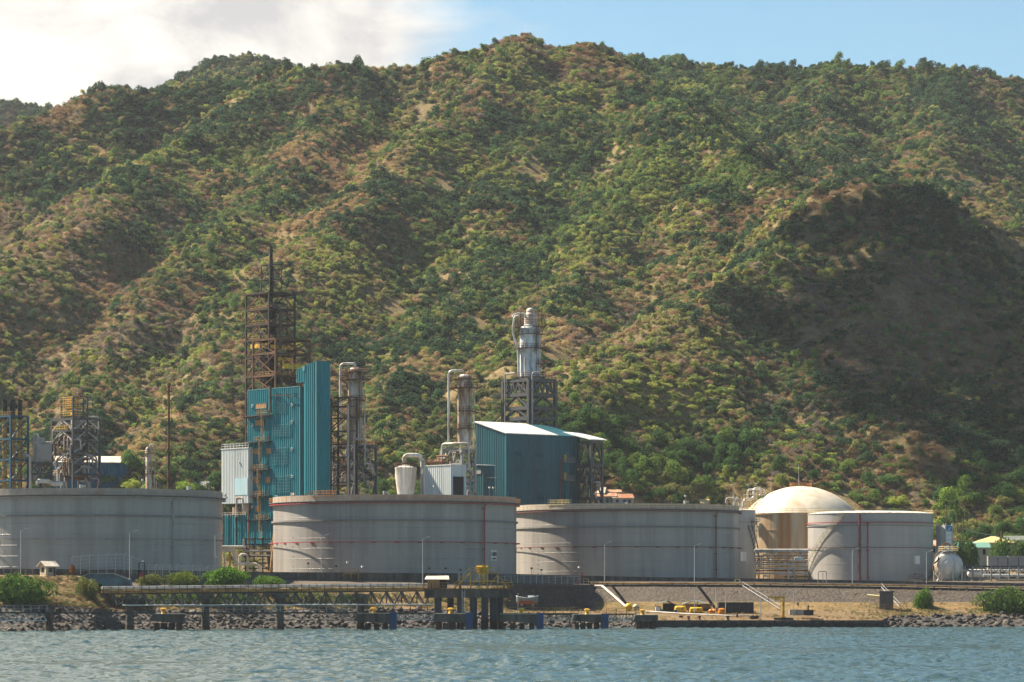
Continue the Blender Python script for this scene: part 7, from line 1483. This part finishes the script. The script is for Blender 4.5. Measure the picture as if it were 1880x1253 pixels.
b.build('posts', MT['wood'], T); MB().bb(-w_ + .3, 0, -.6, -.5, .3, 1.7).bb(.6, w_ - .2, 0, .1, .5, 1.6).build('board_wall', MT['wood'], T); MB().bb(-w_ + .2, w_ - .2, 1.2, 1.3, 0, 1.5).build('dark_sheet', MT['tarpdark'], T)
p = qp(1351, 1127); T = thing('dark_container', 'black ribbed storage container with an open dark side', 'container', (p.x, p.y + 1.5, p.z), R(4)); w_ = 32 * p.y / F; b = MB().clad([(-w_, -1.2), (w_, -1.2), (w_, 1.2), (-w_, 1.2)], 0, 2.5, .4, .05); b.bb(-w_, w_, -1.2, 1.2, 2.45, 2.55); b.build('body', MT['tarpdark'], T)
b = MB()
for x in (-w_, w_): b.bar((x, -1.3, 0), (x, -1.3, 2.6), .12)
b.bar((-w_, -1.3, 2.6), (w_, -1.3, 2.6), .1); b.bar((-w_ * .9, -1.35, 1.6), (w_ * .3, -1.35, 1.6), .12); b.bar((0, -1.35, 1.6), (w_ * .8, -1.35, .2), .06); b.build('frame', MT['steel'], T)
# poles on the quay
for px, py0, py1, lb in ((1275, 1081, 1127, 'tallest thin pale pole, before the tent'), (1314, 1082, 1129, 'thin pale pole at the left end of the dark container'), (1332, 1085, 1128, 'thin pale pole before the dark container'), (1396, 1100, 1132, 'thin short pole between the container and the yellow crane')):
    p = qp(px, py1); T = thing('quay_pole', lb, 'pole', (p.x, p.y, p.z - .2), 0, 'thin poles on the quay'); h = (py1 - py0) / F * p.y + .2; MB().cyl((0, 0, 0), (0, 0, h), .10, 7, .07).build('pole', MT['galv'], T, True); MB().box((0, 0, .15), (.4, .4, .3)).build('foot', MT['concrete'], T)
p = qp(1438, 1134); T = thing('jib_crane', 'yellow jib crane at the quay edge with its arm to the left', 'crane', (p.x, p.y, p.z)); h = 37 / F * p.y; MB().bb(-.28, .28, -.28, .28, 0, h).bb(-.6, .6, -.6, .6, 0, .15).build('mast', MT['yellow'], T); MB().bar((.4, 0, h), (-3.6, 0, h), .35).bar((-.2, 0, h - 1), (-1.5, 0, h - .15), .2).bb(-2.0, -1.3, -.2, .2, h - .75, h - .18).build('jib', MT['yellow'], T); MB().bar((-3.3, 0, h), (-3.3, 0, h - 3), .05).build('hoist_cable', MT['black'], T)
p = qp(1438, 1138); b = MB().bb(-2.2, 2.2, -.7, .7, -.1, .45); o = b.build('crane_plinth', MT['darkconcrete'], None, False, (p.x, p.y - .4, p.z)); tag(o, 'low dark concrete plinth at the quay edge before the yellow crane', 'plinth')
p = qp(1458, 1118); T = thing('quay_lamp', 'small pale lamp post behind the concrete blocks', 'lamp post', (p.x, p.y + 1, p.z)); MB().cyl((0, 0, 0), (0, 0, 4.4), .10, 8, .07).build('pole', MT['galv'], T); MB().bar((-.7, 0, 4.2), (.8, 0, 4.7), .2, .1).build('lamp_head', MT['white'], T)
for px0, px1, py, lb, m in ((1449, 1475, 1129, 'pale concrete block on the sand, left of the dark one', 'concretelite'), (1475.5, 1493, 1129.5, 'dark concrete block on the sand right of the pale one', 'darkconcrete')):
    p = qp((px0 + px1) / 2, py); w_ = (px1 - px0) / F * p.y / 2; o = MB().bb(-w_, w_, -.8, .8, -.1, 1.15).bb(-w_ + .05, w_ - .05, -.75, .75, 1.151, 1.2).build('concrete_block', MT[m], None, False, (p.x, p.y, p.z)); tag(o, lb, 'block')
b = MB(); P = [qp(px, py) + Vector((0, 0, .3)) for px, py in ((1185, 1126), (1215, 1127), (1262, 1130), (1310, 1132), (1345, 1133.5), (1375, 1133))]; b.tube(P, .16, 8); tag(b.build('quay_pipe', MT['dirtywhite'], None, True), 'long white pipe lying on the sand before the tent', 'pipe')
for i, (px, py, lb) in enumerate(((1264, 1139, 'leftmost of the three'), (1284, 1138.5, 'middle one of the three'), (1336, 1139, 'largest and darkest of the three'))):
    p = qp(px, py); T = thing('quay_bollard', 'rusty bollard at the quay edge, ' + lb, 'bollard', (p.x, p.y, p.z), 0, 'rusty bollards on the quay edge'); b = MB().lathe([(.38, 0), (.26, .15), (.24, .55), (.42, .7), (.42, .9), (0, 1.0)], 12); b.build('post', MT['rust'] if i < 2 else MT['black'], T, True)
for px, py, lb, m, d in ((1353, 1134, 'red brown valve stand left of the grey crate', 'rust', (.4, .4, 1.1)), (1384, 1137, 'flat dark grey crate on the sand by the quay edge', 'darkconcrete', (2.0, 1.0, .7)), (1240, 1126.5, 'small blue drum beside the yellow drum float', 'blue', (.5, .5, .8)), (1212, 1123.5, 'small teal tub before the black shelter', 'teal', (1.4, .8, .5)), (1250, 1134.5, 'dark lump of netting on the sand', 'black', (.8, .6, .45))):
    p = qp(px, py); b = MB().box((0, 0, d[2] / 2), d, .3); b.box((0, 0, d[2] + .04), (d[0] * .8, d[1] * .8, .08), .3); nm = {'valve': 'valve_stand', 'crate': 'crate', 'drum': 'drum', 'tub ': 'tub', 'netti': 'net_heap'}; k = 'valve_stand' if 'valve' in lb else 'crate' if 'crate' in lb else 'drum' if 'blue' in lb else 'tub' if 'tub' in lb else 'net_heap'
    tag(b.build(k, MT[m], None, False, (p.x, p.y, p.z - .03)), lb, k.replace('_', ' '))
b = MB()
for k in range(3): p = qp(1478 + k * 8, 1137 + k); b.bar((p.x - 1, p.y, p.z + .15), (p.x + 2.2, p.y + .4, p.z + .2), .3)
tag(b.build('driftwood', MT['wood']), 'weathered timbers lying at the quay edge right of the crane', 'timber')
# quay wall with tyres
P = [shore(px, 1) for px in (1206, 1300, 1400, 1500, 1618)]; b = MB()
for p, q in zip(P, P[1:]):
    d = (q - p).normalized(); f = Vector((d.y, -d.x, 0)) * .35; b.add([p + f + Vector((0, 0, .1)), q + f + Vector((0, 0, .1)), q - f * 2 + Vector((0, 0, .1)), p - f * 2 + Vector((0, 0, .1)), Vector((p.x + f.x, p.y + f.y, -2.5)), Vector((q.x + f.x, q.y + f.y, -2.5)), Vector((q.x - f.x * 2, q.y - f.y * 2, -2.5)), Vector((p.x - f.x * 2, p.y - f.y * 2, -2.5))], [(0, 1, 2, 3), (4, 5, 1, 0), (6, 7, 3, 2), (5, 6, 2, 1), (7, 4, 0, 3)])
T = b.build('quay_wall', MT['darkconcrete']); tag(T, 'dark concrete quay wall at the edge of the sand', 'wall')
for k, px in enumerate(range(1285, 1610, 18)):
    p = shore(px, 1); o = MB().lathe([(.36, -.16), (.62, -.16), (.66, 0), (.62, .16), (.36, .16), (.33, 0), (.36, -.16)], 16).build('tyre_fender', MT['rubber'], None, True); o.location = (p.x, p.y - .72, .75 + .1 * math.sin(k)); o.rotation_euler = (R(90), 0, 0); tag(o, 'black tyre hung as a fender on the dark quay wall', 'tyre', 'tyre fenders on the quay wall')
# people
def person(loc, rz, label, pose, shirt):
    J = {'stand': [((0, 0, .92), .13), ((0, 0, 1.15), .125), ((0, 0, 1.38), .145), ((0, 0, 1.50), .06), ((0, -.01, 1.60), .09), ((0, -.01, 1.72), .085)]}['stand']
    T = thing('person', label, 'person', loc, rz); V = [j[0] for j in J]; RR = [j[1] for j in J]; E = [(i, i + 1) for i in range(len(J) - 1)]
    def chain(st, pts):
        p = st
        for v, r in pts: V.append(v); RR.append(r); E.append((p, len(V) - 1)); p = len(V) - 1
        return p
    sit = pose == 'sit'
    for s in (-1, 1):
        if sit: chain(0, [((s * .10, -.05, .90), .10), ((s * .13, -.48, .90), .075), ((s * .13, -.50, .48), .055), ((s * .13, -.62, .44), .05)])
        else: chain(0, [((s * .10, 0, .88), .10), ((s * .11, -.03, .50), .07), ((s * .11, .02, .10), .05), ((s * .11, -.13, .04), .045)])
        h = chain(2, [((s * .20, 0, 1.40), .07), ((s * .27, -.02, 1.12), .05), ((s * .24, -.20, .95), .038), ((s * .235, -.27, .92), .035)])
        for k in range(5): chain(h, [((s * .235 + (k - 2) * .018, -.33, .915 - (.02 if k == 0 else 0)), .011), ((s * .235 + (k - 2) * .018, -.37, .90), .009)])
    me = bpy.data.meshes.new('body'); me.from_pydata(V, E, []); me.update(); o = bpy.data.objects.new('body', me); COL.objects.link(o); o.parent = T; md = o.modifiers.new('skin', 'SKIN'); sk = me.skin_vertices[0].data if me.skin_vertices else None
    if sk is None:
        bpy.context.view_layer.objects.active = o
    for i, r in enumerate(RR): me.skin_vertices[0].data[i].radius = (r, r)
    me.skin_vertices[0].data[0].use_root = True; o.modifiers.new('sub', 'SUBSURF').render_levels = 1; me.materials.append(MT['skin'])
    MB().lathe([(.17, .86), (.16, 1.0), (.15, 1.15), (.19, 1.36), (.15, 1.46), (.07, 1.50)], 14).build('shirt', shirt, T, True)
    if not sit:
        b = MB()
        for s in (-1, 1): b.tube([(s * .09, 0, .92), (s * .11, -.02, .5), (s * .11, .02, .12)], .1, 9, [.125, .09, .07])
        b.build('trousers', MT['cloth'], T, True)
    else:
        b = MB()
        for s in (-1, 1): b.tube([(s * .09, 0, .93), (s * .13, -.47, .91), (s * .13, -.5, .5)], .1, 9, [.13, .10, .07])
        b.build('trousers', MT['cloth'], T, True)
    MB().lathe([(.103, 1.66), (.10, 1.72), (.07, 1.79), (0, 1.815)], 12, (0, .01, 0)).build('hair', MT['black'], T, True)
p = qp(1465, 1124); person((p.x, p.y + .2, p.z + .75), R(10), 'person in dark clothes sitting up on the pale concrete block', 'sit', MT['cloth']); p = qp(1485, 1124); person((p.x, p.y + 1.6, p.z + .05), R(-30), 'person in dark clothes standing behind the dark concrete block', 'stand', MT['cloth'])
haze(.000030)

# cloud added out of view, its puffs placed to shade the right hand hill
rc = random.Random(12); b = MB(); poly = [(1500, 350), (1580, 338), (1700, 352), (1800, 425), (1900, 500), (2050, 600), (2050, 900), (1680, 900), (1560, 800), (1490, 690), (1470, 580), (1490, 450)]
def inside(x, y):
    c = False
    for (x0, y0), (x1, y1) in zip(poly, poly[1:] + poly[:1]):
        if (y0 > y) != (y1 > y) and x < (x1 - x0) * (y - y0) / (y1 - y0) + x0: c = not c
    return c
ico = bpy.data.meshes.new('t'); import bmesh
bm = bmesh.new(); bmesh.ops.create_icosphere(bm, subdivisions=2, radius=1.0); iv = [v.co.copy() for v in bm.verts]; fi = [tuple(v.index for v in f.verts) for f in bm.faces]; bm.free()
k = 0
while k < 125:
    yy = rc.uniform(1060, 1420); xx = rc.uniform(60, 330); zz = gz(xx, yy); px, py = xx / yy * F + 940, HZ - (zz - CH) / yy * F
    if not inside(px + rc.gauss(0, 42), py + rc.gauss(0, 30)) : continue
    q = Vector((xx, yy, zz)) + sd * rc.uniform(900, 990); s_ = rc.uniform(5, 12); b.add([q + v * (s_ * rc.uniform(.85, 1.15)) for v in iv], fi); k += 1
tag(b.build('cloud', MT['cloud'], None, True), 'unseen white cloud added to shade the right hand hill', 'cloud', kind='structure')
